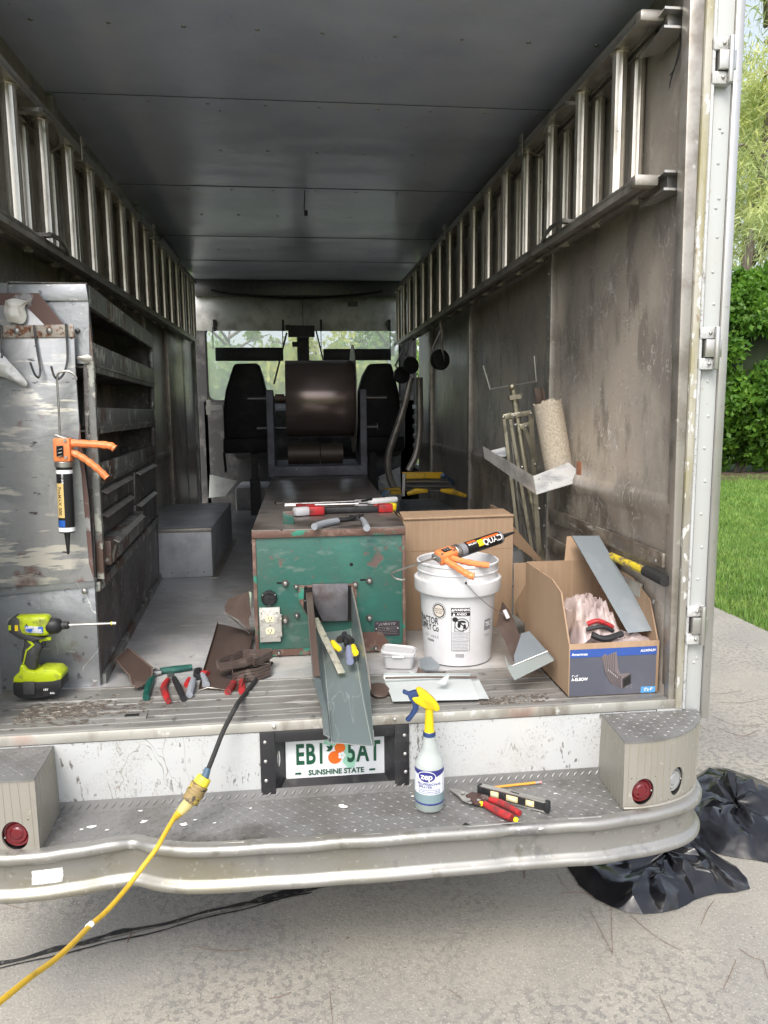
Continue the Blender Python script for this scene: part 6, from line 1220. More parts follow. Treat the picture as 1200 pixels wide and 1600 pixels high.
# gun on the bucket: nozzle to the upper right, handles towards the camera
ca = at(712, 866, Z=zB+hB+.028); cb_ = at(776, 842, Y=ca.y+.10)
xx = (at(778, 842, Y=bc.y+.03)-at(705, 867, Y=bc.y-.075)).normalized(); zz = (Vector((-.35, .8, .30))); zz = (zz-xx*zz.dot(xx)).normalized(); yy = zz.cross(xx)
ringp = at(712, 863, Y=bc.y-.07)
Mg = Matrix(((xx.x, yy.x, zz.x, 0), (xx.y, yy.y, zz.y, 0), (xx.z, yy.z, zz.z, 0), (0, 0, 0, 1))); Mg = Matrix.Translation(ringp - xx*(-.07)) @ Mg
caulk_gun(Mg, 'orange caulking gun with a black and orange cartridge lying across the bucket rim', m_bk, dict(sy=-1, bands=[(-.056, -.030, m_gr), (.136, .1455, m_gr)], patch=[(.045, .128, -24, -2, m_or), (-.022, .018, -14, 4, m_or), (.022, .048, -70, -12, m_yl)], text=[('QUAD', .032, .092, -.0225, m_wt), ('SEALANT', .010, -.002, -.013, m_wt)]))

# open printed cardboard box at the right
eb = Th('cardboard_box', 'open cardboard box with a dark printed front showing a brown elbow', 'cardboard box', at(965, 1078, Z=FZ)); E_ = eb.part
fl0, fl1 = at(888, 1078, Z=FZ+.004), at(1047, 1076, Z=FZ+.004); fl1.y = fl0.y = .10; fl0 = at(888, 1078, Y=.10); fl1 = at(1048, 1074, Y=.10); fl1.x = min(fl1.x, 1.02+.06)
z0e = FZ+.006; zf = at(890, 1007, Y=.10).z; x0e, x1e = fl0.x, at(1049, 1040, Y=.10).x; yb = .52
x1e = min(x1e, .994+.035) if False else x1e
XR = 1.012
sc_e = 1.0
# the box stands just inside the rear post: front edge slightly behind it
yf = .055
x0e, x1e = at(888, 1070, Y=yf).x, min(at(1049, 1040, Y=yf).x, 1.017); zf = at(890, 1007, Y=yf).z
mb = MB(); mb.bb(x0e, x1e, yf, yf+.005, z0e, zf); ft = E_('front_panel', mb, m_card, bevel=.001)
mb = MB(); mb.prism([(x0e, yf+.006, z0e), (x0e, yb, z0e), at(822, 878, X=x0e), at(862, 905, X=x0e), at(876, 925, X=x0e), (x0e, yf+.006, zf)], (.005, 0, 0)); E_('side_panel', mb, m_card)
bl = at(822, 878, X=x0e); yb = bl.y
mb = MB(); mb.prism([(x0e+.005, yb, z0e), (XR, yb, z0e), (XR, yb, bl.z), (x0e+.005, yb, bl.z)], (0, .005, 0)); E_('back_panel', mb, m_card)
mb = MB(); mb.prism([at(882, 878, Y=yb), at(915, 876, Y=yb), at(893, 838, Y=yb+.04), at(886, 838, Y=yb+.04)], (0, .004, 0)); E_('back_flap', mb, m_card)
tr1, tr2, tr3 = at(958, 874, Y=yb-.02), at(1033, 908, Y=yf+.12), at(1043, 990, Y=yf+.01)
mb = MB(); mb.prism([(XR, yf+.006, z0e), (XR, yb, z0e), (XR, yb, bl.z), (XR, yf+.20, bl.z-.01), (XR, yf+.07, bl.z-.055), (XR, yf+.006, zf)], (.004, 0, 0)); E_('side_panel', mb, m_card)
mb = MB(); mb.bb(x0e, XR, yf, yb, z0e, z0e+.004); E_('bottom_panel', mb, m_card)
Wb, Hb = x1e-x0e, zf-z0e
EM = frame(((x0e+x1e)/2, yf-.0008, z0e+Hb/2), (1, 0, 0), (0, 0, 1))
def ebox(x0, x1, y0, y1, m_, nm='printed_panel', z=0): mb = MB(); mb.add([EM @ Vector(v) for v in ((x0, y0, z), (x1, y0, z), (x1, y1, z), (x0, y1, z))], [(0, 1, 2, 3)]); return E_(nm, mb, m_, parent=ft, smooth=False)
m_print = mat('dark grey print', (.085, .09, .115), .45, 0, [tone_patches((.12, .12, .15), 4, .45, .7), dict(kind='scratch', scale=9, lo=.0025, hi=.0005, col=(.5, .45, .42), mask=dict(kind='noise', scale=6, lo=.6, hi=.63))])
ebox(-Wb/2+.003, Wb/2-.009, -Hb/2+.001, Hb/2-.018, m_print); ebox(-Wb/2+.003, Wb/2-.009, Hb/2-.045, Hb/2-.018, S('blue print', (.035, .085, .32), .4), z=.0008)
ebox(Wb/2-.058, Wb/2-.009, -Hb/2+.001, -Hb/2+.022, S('light blue print', (.10, .30, .60), .4), z=.0008)
def et(s, sz, x, y, al='LEFT', m_=None, **k): return E_('lettering', text_mb(s, sz, EM @ Matrix.Translation((x, y, .0016)), align=al, **k), m_ or m_wt, parent=ft, smooth=False)
et('Amerimax', .0125, -Wb/2+.008, Hb/2-.034, bold=.015); et('ALUMINUM', .0115, Wb/2-.014, Hb/2-.031, 'RIGHT', bold=.02, sx=.85, shear=.2); et('3" x 4"', .0085, -Wb/2+.010, -.018, bold=.02, sx=.9); et('A-ELBOW', .0145, -Wb/2+.009, -.030, bold=.025, sx=.85); et('3"x 4"', .014, Wb/2-.033, -Hb/2+.012, 'CENTER', bold=.02, sx=.85)
# picture of a downspout elbow, flat print
m_pe = S('print brown light', (.17, .14, .145), .45); m_pe2 = S('print brown dark', (.05, .042, .045), .45); m_pe3 = S('print highlight', (.45, .42, .42), .45)
def ep_(pts, m_, z): mb = MB(); mb.add([EM @ Vector(((x-.5)*Wb, (.5-y)*Hb, z)) for x, y in pts], [tuple(range(len(pts)))]); E_('elbow_picture', mb, m_, parent=ft, smooth=False)
ep_([(.355, .26), (.40, .20), (.415, .24), (.52, .17), (.545, .50), (.57, .60), (.68, .60), (.66, .86), (.58, .88), (.48, .80), (.42, .66), (.385, .45)], m_pe, .0010)
for k in range(7): ep_([(.365+.022*k, .25-.008*k), (.370+.022*k, .25-.008*k), (.40+.018*k, .55), (.47+.014*k, .76-.018*k), (.585, .86-.035*k), (.58, .875-.035*k), (.465+.014*k, .77-.018*k), (.395+.018*k, .56)], m_pe2, .0013)
ep_([(.595, .70), (.69, .605), (.695, .80), (.60, .885)], m_pe2, .0016); ep_([(.605, .72), (.682, .64), (.686, .785), (.608, .86)], S('print black hole', (.015, .015, .015), .4), .0019)
for k in range(6): ep_([(.43+.02*k, .50+.028*k), (.437+.02*k, .50+.028*k), (.442+.02*k, .54+.028*k), (.436+.02*k, .54+.028*k)], m_pe3, .0019)
# contents: pinkish plastic bag, tool handles, a long grey metal strip
m_bag = glassy('milky pink plastic bag', (.66, .55, .53), .48, .2); 
def bagmesh(c, rx, ry, rz, seed, n=40):
    rows = []
    for i in range(n+1):
        th = math.pi*(.02+.96*i/n); row = []
        for j in range(60):
            ph = 2*math.pi*j/60; d = Vector((math.sin(th)*math.cos(ph), math.sin(th)*math.sin(ph), math.cos(th)))
            w_ = noise.noise(d*1.8+Vector((seed, 0, 0))); crease = abs(noise.noise(Vector((d.x*4+w_*3, d.y*4, d.z*1.6+seed)))); cr2 = abs(noise.noise(Vector((d.x*9-w_*4, d.z*4, d.y*9+seed))))
            f = 1+.42*w_+.34*(.3-crease)+.18*(.3-cr2); row.append(Vector(c)+Vector((d.x*rx*f, d.y*ry*f, d.z*rz*f)))
        rows.append(row+[row[0]])
    mb = MB(); mb.grid(rows); return mb
bgc = at(930, 965, Y=.22)
def drape(x0, x1, y0, y1, zb, dome, seed, fold=.03, nu=64, nv=52):
    """a thin bag lying loose: one sheet folded into sharp ridges, its rim falling away"""
    rows = []
    for j in range(nv+1):
        row = []
        for i in range(nu+1):
            u, v = i/nu, j/nv; w_ = noise.noise(Vector((u*2.2, v*2.2, seed))); e = min(1, 5*min(u, 1-u))*min(1, 5*min(v, 1-v))
            r1 = .5-abs(noise.noise(Vector((u*3.2+w_*2.2, v*2.2-w_, seed+3)))); r2 = .5-abs(noise.noise(Vector((u*7-v*3+w_*3, v*6+u*2, seed+7)))); r3 = .5-abs(noise.noise(Vector((u*15+v*9, v*13-u*7, seed+9))))
            z = zb+dome*(math.sin(math.pi*u)*math.sin(math.pi*min(1, v*.8+.12)))**.7+e*(fold*1.3*r1+fold*.8*r2+fold*.35*r3)+.02*w_
            row.append(Vector((x0+(x1-x0)*u+.018*w_+.012*noise.noise(Vector((v*6, u*4, seed))), y0+(y1-y0)*v+.02*noise.noise(Vector((u*5, v*5, seed+2))), z)))
        rows.append(row)
    mb = MB(); mb.grid(rows); return mb
solo('plastic_bag', drape(.745, .925, .085, .42, .93, .125, 2.4, .045), m_bag, 'crumpled pinkish plastic bag inside the open printed box', 'plastic bag', angle=40)
solo('plastic_bag', drape(.80, 1.015, .066, .20, .955, .012, 7.7, .022), m_bag, 'flattened edge of clear bag spread under the grey strip in the printed box', 'plastic bag', angle=40)
mb = MB(); mb.box((.88, .26, .87), (.22, .26, .05)); mb.box((.83, .22, .93), (.10, .14, .07), Matrix.Rotation(.5, 3, 'Z')); solo('wrapped_parts', mb, mat('dark red and brown parts', (.12, .02, .02), .5, 0, [tone_patches((.03, .02, .02), 12, .45, .6)]), 'dark red lump of parts showing dimly through the pink plastic bag', 'parts', bevel=.012)
hdl = Th('scissors', 'red and black handles poking out of the pink plastic bag', 'scissors', at(940, 985, Y=.10))
mb = MB(); mb.tube(smoothpath([at(918, 975, Y=.115), at(935, 970, Y=.105), at(957, 980, Y=.11)], 6), .008, 8); hdl.part('handle', mb, m_redg)
mb = MB(); mb.tube(smoothpath([at(916, 984, Y=.10), at(940, 979, Y=.095), at(958, 986, Y=.10)], 6), .007, 8); mb.tube(smoothpath([at(925, 992, Y=.09), at(945, 998, Y=.085), at(972, 990, Y=.10)], 6), .011, 8); hdl.part('handle', mb, m_blkg)
m_gstrip = mat('blue grey coated sheet', (.22, .25, .275), .38, .3, [tone_patches((.29, .32, .34), 5, .5, .72), tone_patches((.6, .6, .6), 70, .72, .75)])
mb = MB(); mb.prism([at(894, 838, Y=.50), at(936, 838, Y=.50), at(1023, 985, Y=.10), at(981, 989, Y=.10)], (0, .001, .002)); solo('metal_strip', mb, m_gstrip, 'long blue grey metal strip leaning out of the open printed box', 'metal strip')
yl_ = Th('yellow_handle_tool', 'tool with yellow and black shaft behind the printed box by the right wall', 'hand tool', at(985, 880, X=1.01))
mb = MB(); mb.cyl(at(955, 869, X=1.005), at(1010, 893, X=1.005), .014, 10); yl_.part('yellow_shaft', mb, m_ydirty)
mb = MB(); mb.cyl(at(1009, 892, X=1.004), at(1040, 908, X=1.010), .019, 10); yl_.part('black_grip', mb, m_rubber)

# folded metal pieces between bucket and box
fm = Th('bent_metal_sheet', 'brown and grey bent sheet metal leaning beside the bucket', 'sheet metal', at(810, 1050, Z=FZ)); 
mb = MB(); mb.prism([at(x, y, Y=d) for x, y, d in ((785, 940, .52), (797, 955, .45), (815, 1000, .34), (803, 1035, .26), (788, 1000, .36), (776, 975, .45))], (0, .0015, 0)); fm.part('brown_sheet', mb, m_gout)
mb = MB(); mb.prism([at(x, y, Y=d) for x, y, d in ((815, 990, .34), (827, 986, .34), (866, 1030, .16), (805, 1043, .20), (803, 1025, .26))], (0, .0015, 0)); fm.part('grey_sheet', mb, m_gstrip)
mb = MB(); mb.prism([at(x, y, Y=d) for x, y, d in ((788, 1022, .24), (795, 1040, .20), (855, 1022, .18), (866, 1032, .14), (804, 1063, .10), (794, 1046, .15))], (0, .0012, 0)); fm.part('grey_flange', mb, mat('green grey sheet', (.33, .37, .36), .4, .3))
mb = MB(); mb.tube([at(796, 1042, Y=.192), at(856, 1017, Y=.175)], .0007, 5); fm.part('bright_edge', mb, m_alu)

# clear container with lid
m_clear = glassy('clear scratched plastic', (.68, .69, .70), .45, .15)
k0 = at(626, 1046, Z=FZ+.004); cc = Th('plastic_container', 'clear rectangular plastic food container with its lid askew on the sill', 'container', k0)
CM = Matrix.Translation((k0.x+.002, k0.y+.045, FZ+.004)) @ Matrix.Rotation(R(-14), 4, 'Z'); 
def rr3(w_, d_, r_, z, T=CM, n=4):
    pts = []
    for cx_, cy_, a_ in ((w_/2-r_, d_/2-r_, 0), (-w_/2+r_, d_/2-r_, 90), (-w_/2+r_, -d_/2+r_, 180), (w_/2-r_, -d_/2+r_, 270)):
        for k in range(n+1): an = R(a_+90*k/n); pts.append(T @ Vector((cx_+r_*math.cos(an), cy_+r_*math.sin(an), z)))
    return pts+[pts[0]]
mb = MB(); mb.grid([rr3(.100, .075, .012, .001), rr3(.108, .083, .014, .030), rr3(.113, .087, .015, .044), rr3(.121, .095, .018, .046), rr3(.121, .095, .018, .050)]); mb.add(rr3(.100, .075, .012, .001)[:-1], [tuple(range(20))]); cc.part('tub', mb, m_clear, solid=.001)
LM = CM @ Matrix.Translation((-.004, .004, .052)) @ Matrix.Rotation(R(4), 4, 'Y')
mb = MB(); mb.grid([rr3(.124, .098, .018, 0, LM), rr3(.124, .098, .018, .006, LM), rr3(.114, .088, .016, .009, LM), rr3(.108, .082, .014, .004, LM)]); mb.add(rr3(.108, .082, .014, .004, LM)[:-1], [tuple(range(20))]); cc.part('lid', mb, m_clear, solid=.001)
mb = MB(); mb.tube([CM @ Vector((x, -.048, .047)) for x in (-.02, .0, .02)], .004, 6); cc.part('lid_tab', mb, m_wt)
# scraps and pale sheets on the sill
def scrap(name, lab, cat, pts, m_, z0=FZ+.012, off=(0, 0, .0015), grp=None):
    mb = MB(); mb.prism([at(x, y, Z=z0+h) for x, y, h in pts], off); solo(name, mb, m_, lab, cat, group=grp, smooth=False)
m_pale = mat('pale coated flashing', (.52, .56, .56), .35, .2, [tone_patches((.6, .64, .63), 6, .5, .7)])
sh = Th('flashing_sheet', 'pale grey white flashing sheets stacked at the sill edge above the spray bottle', 'flashing', at(690, 1085, Z=FZ+.01))
mb = MB(); mb.prism([at(x, y, Z=FZ+.012) for x, y in ((748, 1062), (764, 1092), (700, 1093), (690, 1066))], (0, 0, .0012)); sh.part('lower_sheet', mb, m_pale)
rows = []
for k in range(10):
    t_ = k/9; a = Vector(at(600+0*t_, 1062, Z=FZ+.02)).lerp(at(736, 1062, Z=FZ+.02), t_); b = Vector(at(613, 1094, Z=FZ+.018)).lerp(at(748, 1091, Z=FZ+.016), t_)
    rows.append([a+Vector((0, .008, .020)), a+Vector((0, .012, .010)), a+Vector((0, .004, .002)), a.lerp(b, .4), a.lerp(b, .8)+Vector((0, 0, .001)), b+Vector((0, -.002, -.004))])
mb = MB(); mb.grid(rows); sh.part('upper_sheet', mb, m_pale, solid=.001)
mb = MB(); mb.tube([at(602, 1059, Z=FZ+.04), at(665, 1058, Z=FZ+.035), at(745, 1058, Z=FZ+.028)], .004, 6); sh.part('brown_edge', mb, m_gout)
scrap('metal_scrap', 'small pale curl of sheet metal on the flashing sheets', 'scrap', [(682, 1068, .03), (700, 1053, .05), (703, 1055, .05), (696, 1070, .03)], m_pale)
scrap('metal_scrap', 'dark brown curved scrap between the container and the flashing', 'scrap', [(653, 1042, .03), (657, 1047, .01), (668, 1056, .004), (650, 1058, .004)], m_gout)
scrap('metal_scrap', 'white triangular scrap left of the brown curved scrap', 'scrap', [(638, 1047, .004), (652, 1053, .008), (650, 1058, .004), (644, 1058, .004)], m_pale)
scrap('metal_scrap', 'flat grey rounded scrap in front of the bucket foot', 'scrap', [(655, 1030, .02), (672, 1026, .02), (688, 1040, .02), (684, 1046, .02), (668, 1048, .02), (657, 1044, .02)], m_gstrip)
scrap('metal_scrap', 'brown curled strip lying just left of the bucket foot', 'scrap', [(665, 1050, .012), (682, 1052, .012), (697, 1049, .014), (695, 1053, .010), (672, 1057, .004)], m_gout)

# ================================================================== TRIPOD STAND, TRAY, TUBE
m_zinc = mat('tarnished zinc', (.46, .43, .33), .4, .8, [tone_patches((.25, .23, .18), 14, .5, .65), tone_patches((.6, .58, .5), 40, .6, .7)])
YT = 1.15
tp_ = Th('tripod_stand', 'folded metal tripod stand with a U shaped rod on top against the right wall', 'stand', at(845, 880, Y=YT-.1)); T_ = tp_.part
def tq(x, y, d=0.): return at(x, y, Y=YT-d)
mb = MB(); mb.tube([tq(801, 605), tq(822, 740), tq(850, 880), tq(862, 935)], [.016, .015, .014, .013], 12); T_('pole', mb, m_zinc)
mb = MB(); mb.tube([tq(755, 571, .0), tq(766, 608), tq(785, 605), tq(838, 596), tq(835, 556)], .0045, 6); T_('u_rod', mb, m_alu)
mb = MB(); mb.ball(tq(800, 604, .02), .016, 8); mb.bar(tq(795, 622, .02), tq(813, 619, .02), .03, .02); mb.tube([tq(808, 620, .02), tq(817, 615, .04)], .006, 6); T_('clamp', mb, m_zinc)
for a, b, w_ in (((829, 644), (843, 880), .022), ((787, 652), (812, 860), .014), ((797, 655), (838, 900), .014), ((819, 668), (838, 720), .018)):
    mb = MB(); mb.bar(tq(*a, .03), tq(*b, .03), w_, .006, up=(0, 1, 0)); T_('leg', mb, m_zinc)
for a, b in (((798, 650), (830, 645)), ((812, 667), (828, 663)), ((786, 652), (800, 648))):
    mb = MB(); mb.bar(tq(*a, .02), tq(*b, .02), .024, .012, up=(0, 1, 0)); T_('arm', mb, m_zinc, bevel=.002)
for x, y in ((787, 652), (830, 646), (803, 650), (822, 666), (837, 726), (843, 795), (816, 730), (806, 664)):
    mb = MB(); mb.ball(tq(x, y, .038), (.008, .006, .008), 6); T_('bolt', mb, m_steel)
for a, b in (((800, 690), (822, 900)), ((806, 760), (848, 880)), ((796, 735), (826, 850))):
    mb = MB(); mb.cyl(tq(*a, .01), tq(*b, .01), .006, 6); T_('brace', mb, m_steel)
# aluminium tray hooked over the stand
tr_ = Th('angle_tray', 'bent aluminium angle hung round the tripod stand holding the speckled tube', 'tray', at(836, 772, Y=.80)); 
m_tray = mat('scuffed aluminium sheet', (.62, .62, .61), .35, .6, [tone_patches((.4, .4, .4), 9, .5, .65)]); m_tray2 = mat('white and smeared aluminium', (.72, .73, .74), .4, .3, [tone_patches((.35, .37, .4), 7, .45, .6, stretch=(.6, 1, 2)), tone_patches((.12, .12, .13), 60, .66, .7)])
pL0, pL1, pC0, pC1 = at(754, 697, Y=1.12), at(757, 716, Y=1.12), at(833, 744, Y=.84), at(838, 773, Y=.84)
mb = MB(); mb.prism([pL0, pL1, pC1, pC0], (.002, 0, 0)); tr_.part('left_side', mb, m_tray)
pR0, pR1 = at(914, 722, Y=.86), at(918, 749, Y=.86); pR0.x = min(pR0.x, 1.0); 
mb = MB(); mb.prism([pC0, pC1, pR1, pR0], (0, .002, 0)); tr_.part('front_side', mb, m_tray2)
mb = MB(); mb.prism([pC1, pR1, pR1+Vector((0, .07, .0)), pC1+Vector((0, .07, 0))], (0, 0, .002)); tr_.part('bottom', mb, m_tray)
mb = MB(); mb.prism([at(767, 704, Y=1.13), at(794, 697, Y=1.13), at(795, 712, Y=1.13), at(775, 716, Y=1.13)], (0, .002, 0)); tr_.part('rear_side', mb, m_tray2)
mb = MB(); mb.prism([at(892, 713, Y=.93), at(898, 711, Y=.93), at(902, 726, Y=.93), at(895, 727, Y=.93)], (0, .002, 0)); tr_.part('end_tab', mb, m_tray)
mb = MB(); mb.box(at(923, 735, Y=.80)+Vector((-.01, .02, .0)), (.07, .05, .072)); solo('wood_block', mb, mat('cut reddish wood', (.36, .15, .08), .7, 0, [tone_patches((.22, .08, .04), 60, .45, .6, stretch=(1, 1, 6))]), 'small reddish wood block between the tray end and the right wall', 'wood block', bevel=.002)
m_tube = mat('mottled paper tube', (.50, .44, .35), .8, 0, [tone_patches((.40, .34, .26), 130, .46, .58), tone_patches((.58, .53, .45), 90, .54, .66), tone_patches((.36, .33, .3), 4, .5, .62, fac=.5), tone_patches((.05, .04, .03), 110, .72, .74)], bump=((70, .5),))
ta, tb_ = at(855, 628, Y=.92), at(873, 731, Y=.92); 
tub = Th('cardboard_tube', 'mottled tan tube standing tilted in the aluminium tray', 'tube', tb_); ax_ = (ta-tb_); l_ = ax_.length; ax_.normalize(); M = frame(tb_, Vector((1, 0, -ax_.x/ax_.z)), Vector((0, 1, 0)).cross(Vector((1, 0, 0)))*-1 if False else ax_.cross(Vector((1, 0, 0))))
xh = (Vector((1, 0, 0))-ax_*ax_.x).normalized(); yh = ax_.cross(xh); M = Matrix(((xh.x, yh.x, ax_.x, tb_.x), (xh.y, yh.y, ax_.y, tb_.y), (xh.z, yh.z, ax_.z, tb_.z), (0, 0, 0, 1)))
n_ = 40; rows = []
for i in range(9):
    rows.append([M @ Vector((.060*math.cos(2*math.pi*j/n_), .060*math.sin(2*math.pi*j/n_), l_*i/8 + (.006*noise.noise(Vector((j*.5, i, 0))) if i in (0, 8) else 0) + (.012 if i == 8 and 5 < (j+20) % 40 < 12 else 0))) for j in range(n_)]); rows[-1].append(rows[-1][0])
mb = MB(); mb.grid(rows); tub.part('wall', mb, m_tube, solid=.006)
bs = Th('brown_strips', 'brown trim strips standing inside the mottled tube', 'trim strips', M @ Vector((0, 0, .05)))
for dx in (-.022, .0, .018):
    a = M @ Vector((-.02+dx, .01, .04)); b = at(842+dx*230, 606, Y=.93); mb = MB(); mb.bar(a, b, .015, .010, up=(0, 1, 0)); bs.part('strip', mb, m_gout)

# ================================================================== STEP LADDER far right
sl_ = Th('step_ladder', 'yellow and aluminium step ladder lying flat beyond the right wheel housing', 'step ladder', (.8, 3.7, 1.0)); Yl = 3.05
def lp_(x, y, d=0.): return at(x, y, Y=Yl+d)
m_lyel = mat('ladder yellow', (.68, .42, .02), .45, 0, [tone_patches((.35, .22, .04), 16, .5, .66)]); m_lblue = S('blue rail', (.10, .22, .42), .45)
mb = MB(); mb.bar(lp_(628, 739), lp_(691, 739), .03, .014); mb.bar(lp_(634, 744), lp_(688, 743), .02, .04); sl_.part('top_cap', mb, m_lyel, bevel=.004)
mb = MB(); mb.bar(lp_(631, 740, -.02), lp_(630, 775, -.02), .022, .02); sl_.part('rail', mb, m_alu)
mb = MB(); mb.bar(lp_(691, 742), at(734, 776, Z=1.0), .03, .02); sl_.part('rail', mb, m_lblue)
for (y, x0, x1) in ((750, 634, 700), (757, 634, 706), (764, 634, 712)):
    mb = MB(); mb.bar(lp_(x0, y), lp_(x1, y), .05, .008, up=(0, -.5, 1)); sl_.part('step', mb, m_alu)
for (a, b, c_) in (((636, 772), (650, 767), (668, 767)), ((688, 766), (706, 768), (728, 775))):
    mb = MB(); mb.tube([lp_(*a, -.3), lp_(*b, -.3), lp_(*c_, -.3)], [.012, .022, .012], 8); sl_.part('foot_brace', mb, m_lyel)
mb = MB(); mb.bar(lp_(600, 764, .4), lp_(626, 763, .4), .03, .012); mb.bar(lp_(610, 769, .4), lp_(626, 769, .4), .04, .03); sl_.part('rear_cap', mb, m_lyel)
mb = MB(); mb.bar(lp_(605, 763, .4), lp_(598, 775, .4), .02, .02); sl_.part('rail', mb, m_lblue)

# ================================================================== ON THE BUMPER
BZ = SZ+.0035
# spray bottle
sb0 = at(675, 1272, Z=BZ); rs = .0455*1.0
bw = (at(697, 1230, Y=sb0.y+.04)-at(652, 1230, Y=sb0.y+.04)).length/2; rs = bw
bt_ = Th('spray_bottle', 'translucent spray bottle with yellow trigger head standing on the bumper deck', 'spray bottle', (sb0.x, sb0.y+rs, BZ)); Sp = bt_.part; bx_, by_ = sb0.x, sb0.y+rs
def bz(y): return at(675, y, Y=by_).z-BZ
hsh, hnk, hcap = bz(1160), bz(1148), bz(1143)
m_hdpe = glassy('milky bottle plastic', (.62, .68, .66), .60, .35); m_liq = S('murky green cleaner', (.03, .10, .075), .3)
TMb = Matrix.Translation((bx_, by_, BZ)); H1 = bz(1182)
mb = MB(); mb.lathe([(rs*.8, 0), (rs*.97, .004), (rs, .012), (rs, .1), (rs*.985, .13), (rs*.9, .147), (rs*.72, .163), (rs*.56, .175), (rs*.54, .180), (rs*.50, .184), (rs*.50, .188), (rs*.46, .192), (rs*.45, .197), (rs*.42, .201), (rs*.40, bz(1146))], TMb, 40); bo_ = Sp('bottle', mb, m_hdpe)
mb = MB(); mb.lathe([(rs*.75, .004), (rs*.94, .008), (rs*.965, .014), (rs*.965, .062), (0.001, .0625)], TMb, 36, cap=(True, False)); Sp('cleaner', mb, m_liq, parent=bo_)
aC = math.atan2(CAMPOS.y-by_, CAMPOS.x-bx_)
def blab(mbx, m_, nm='label', dr=.0006):
    mbx.v = [Vector((bx_+(rs+dr+v.z)*math.cos(aC+v.x/rs), by_+(rs+dr+v.z)*math.sin(aC+v.x/rs), BZ+v.y)) for v in mbx.v]; return Sp(nm, mbx, m_, parent=bo_, smooth=False)
m_lw = S('label white', (.74, .78, .82), .4); m_ln = S('label navy', (.035, .04, .20), .4); m_lg = S('label grey', (.20, .28, .30), .4)
w2 = rs*1.35
blab(flatbox(-w2, w2, .058, .118), m_lw); blab(flatbox(-w2, w2, .026, .058, n=10), m_lg); blab(flatbox(-w2, w2, .026, .031, .0005, n=10), m_ln, 'label_band')
cu = MB(); cu.grid([[Vector((x, .132, .0005)) for x in np.linspace(-w2, w2, 15)], [Vector((x, .118-.016*math.cos(x/w2*1.5)+.008, .0005)) for x in np.linspace(-w2, w2, 15)]]); blab(cu, m_ln, 'label_band')
blab(arcpoly(-.008, .113, .027, .0175, z=.0009), m_wt, 'oval'); blab(arcpoly(-.008, .113, .0252, .0155, z=.0012), m_ln, 'oval'); 
blab(text_mb('zep', .0255, Matrix.Translation((-.008, .114, .0018)), bold=.02, sx=.95), m_wt, 'lettering'); blab(text_mb('PROFESSIONAL', .0105, Matrix.Translation((-.001, .0905, .0008)), bold=.02), m_ln, 'lettering'); blab(text_mb('SPRAYER', .0105, Matrix.Translation((-.013, .0815, .0008)), bold=.02), m_ln, 'lettering')
f3 = MB()
for k in range(3):
    x = -.032
    while x < .030: l = rnd.uniform(.002, .006); q_ = flatbox(x, x+l, .072-.005*k, .0738-.005*k, .0008, n=1); f3.add(q_.v, q_.f); x += l+.001
blab(f3, m_ln, 'small_print')
def sp(x, y, d=0.): return at(x, y, Y=by_-d)
zc0 = bz(1146); mb = MB(); mb.lathe([(rs*.40, zc0-.006), (rs*.43, zc0-.005), (rs*.42, zc0+.006), (rs*.38, zc0+.008)], TMb, 30); m_navy = S('navy plastic', (.025, .05, .14), .4); cl_ = Sp('collar', mb, m_navy)
m_ye = S('bright yellow plastic head', (.66, .50, .012), .38)
mb = MB(); cz_ = sp(672, 1135); mb.lathe([(rs*.37, zc0+.008), (rs*.33, zc0+.012), (rs*.28, bz(1112)), (rs*.30, bz(1106))], TMb, 20); Sp('neck', mb, m_ye)
hd = MB(); hd.prism([sp(x, y, .013) for x, y in ((651, 1079), (658, 1077), (668, 1083), (680, 1094), (687, 1104), (688, 1110), (683, 1113), (674, 1110), (664, 1108), (650, 1100), (645, 1095), (644, 1091), (650, 1090), (656, 1090), (653, 1085))], (0, .026, 0)); Sp('spray_head', hd, m_ye, bevel=.005, seg=3)
for k in range(4):
    g_ = MB(); g_.tube([sp(662+k*1.5, 1094+k*3.4, .0138), sp(676+k*1.2, 1099+k*3.2, .0138)], .0009, 5); Sp('grip_ridge', g_, S('yellow groove', (.5, .38, .01), .5))
tg = MB(); tg.prism([sp(x, y, .009) for x, y in ((637, 1084), (646, 1081), (652, 1080), (655, 1088), (650, 1092), (652, 1098), (655, 1104), (653, 1112), (647, 1120), (641, 1128), (636, 1128), (634, 1126), (641, 1119), (646, 1110), (646, 1102), (640, 1094), (638, 1089))], (0, .018, 0)); Sp('trigger', tg, m_navy, bevel=.003)
nzl = MB(); nzl.bar(sp(630, 1080), sp(642, 1085), .016, .010); Sp('nozzle', nzl, m_navy, bevel=.002)
# red aviation snips
sn = Th('tin_snips', 'red handled tin snips lying open on the bumper deck beside the level', 'snips', at(760, 1260, Z=BZ)); 
def bpz(pts, h): return [at(x, y, Z=BZ+h) for x, y in pts]
for pts, rr_, m_, h in (([(757, 1256), (775, 1266), (800, 1278)], [.009, .012, .011], m_redg, .010), ([(765, 1249), (785, 1256), (812, 1271)], [.008, .011, .009], m_redg, .013)):
    mb = MB(); pp = smoothpath(bpz(pts, h), 6); mb.tube(pp, [float(np.interp(i/(len(pp)-1), [0, .5, 1], rr_)) for i in range(len(pp))], 10); sn.part('handle', mb, m_)
for p_ in ((752, 1256), (806, 1281)): mb = MB(); mb.ball(at(*p_, Z=BZ+.010), (.008, .007, .008), 8); sn.part('grip_end', mb, m_yl)
mb = MB(); mb.prism(bpz([(727, 1246), (738, 1241), (762, 1246), (766, 1252), (752, 1260), (740, 1258)], .006), (0, 0, .009)); sn.part('linkage', mb, mat('brown black painted steel', (.09, .05, .045), .45, .4, [tone_patches((.35, .3, .28), 40, .58, .68)]), bevel=.002)
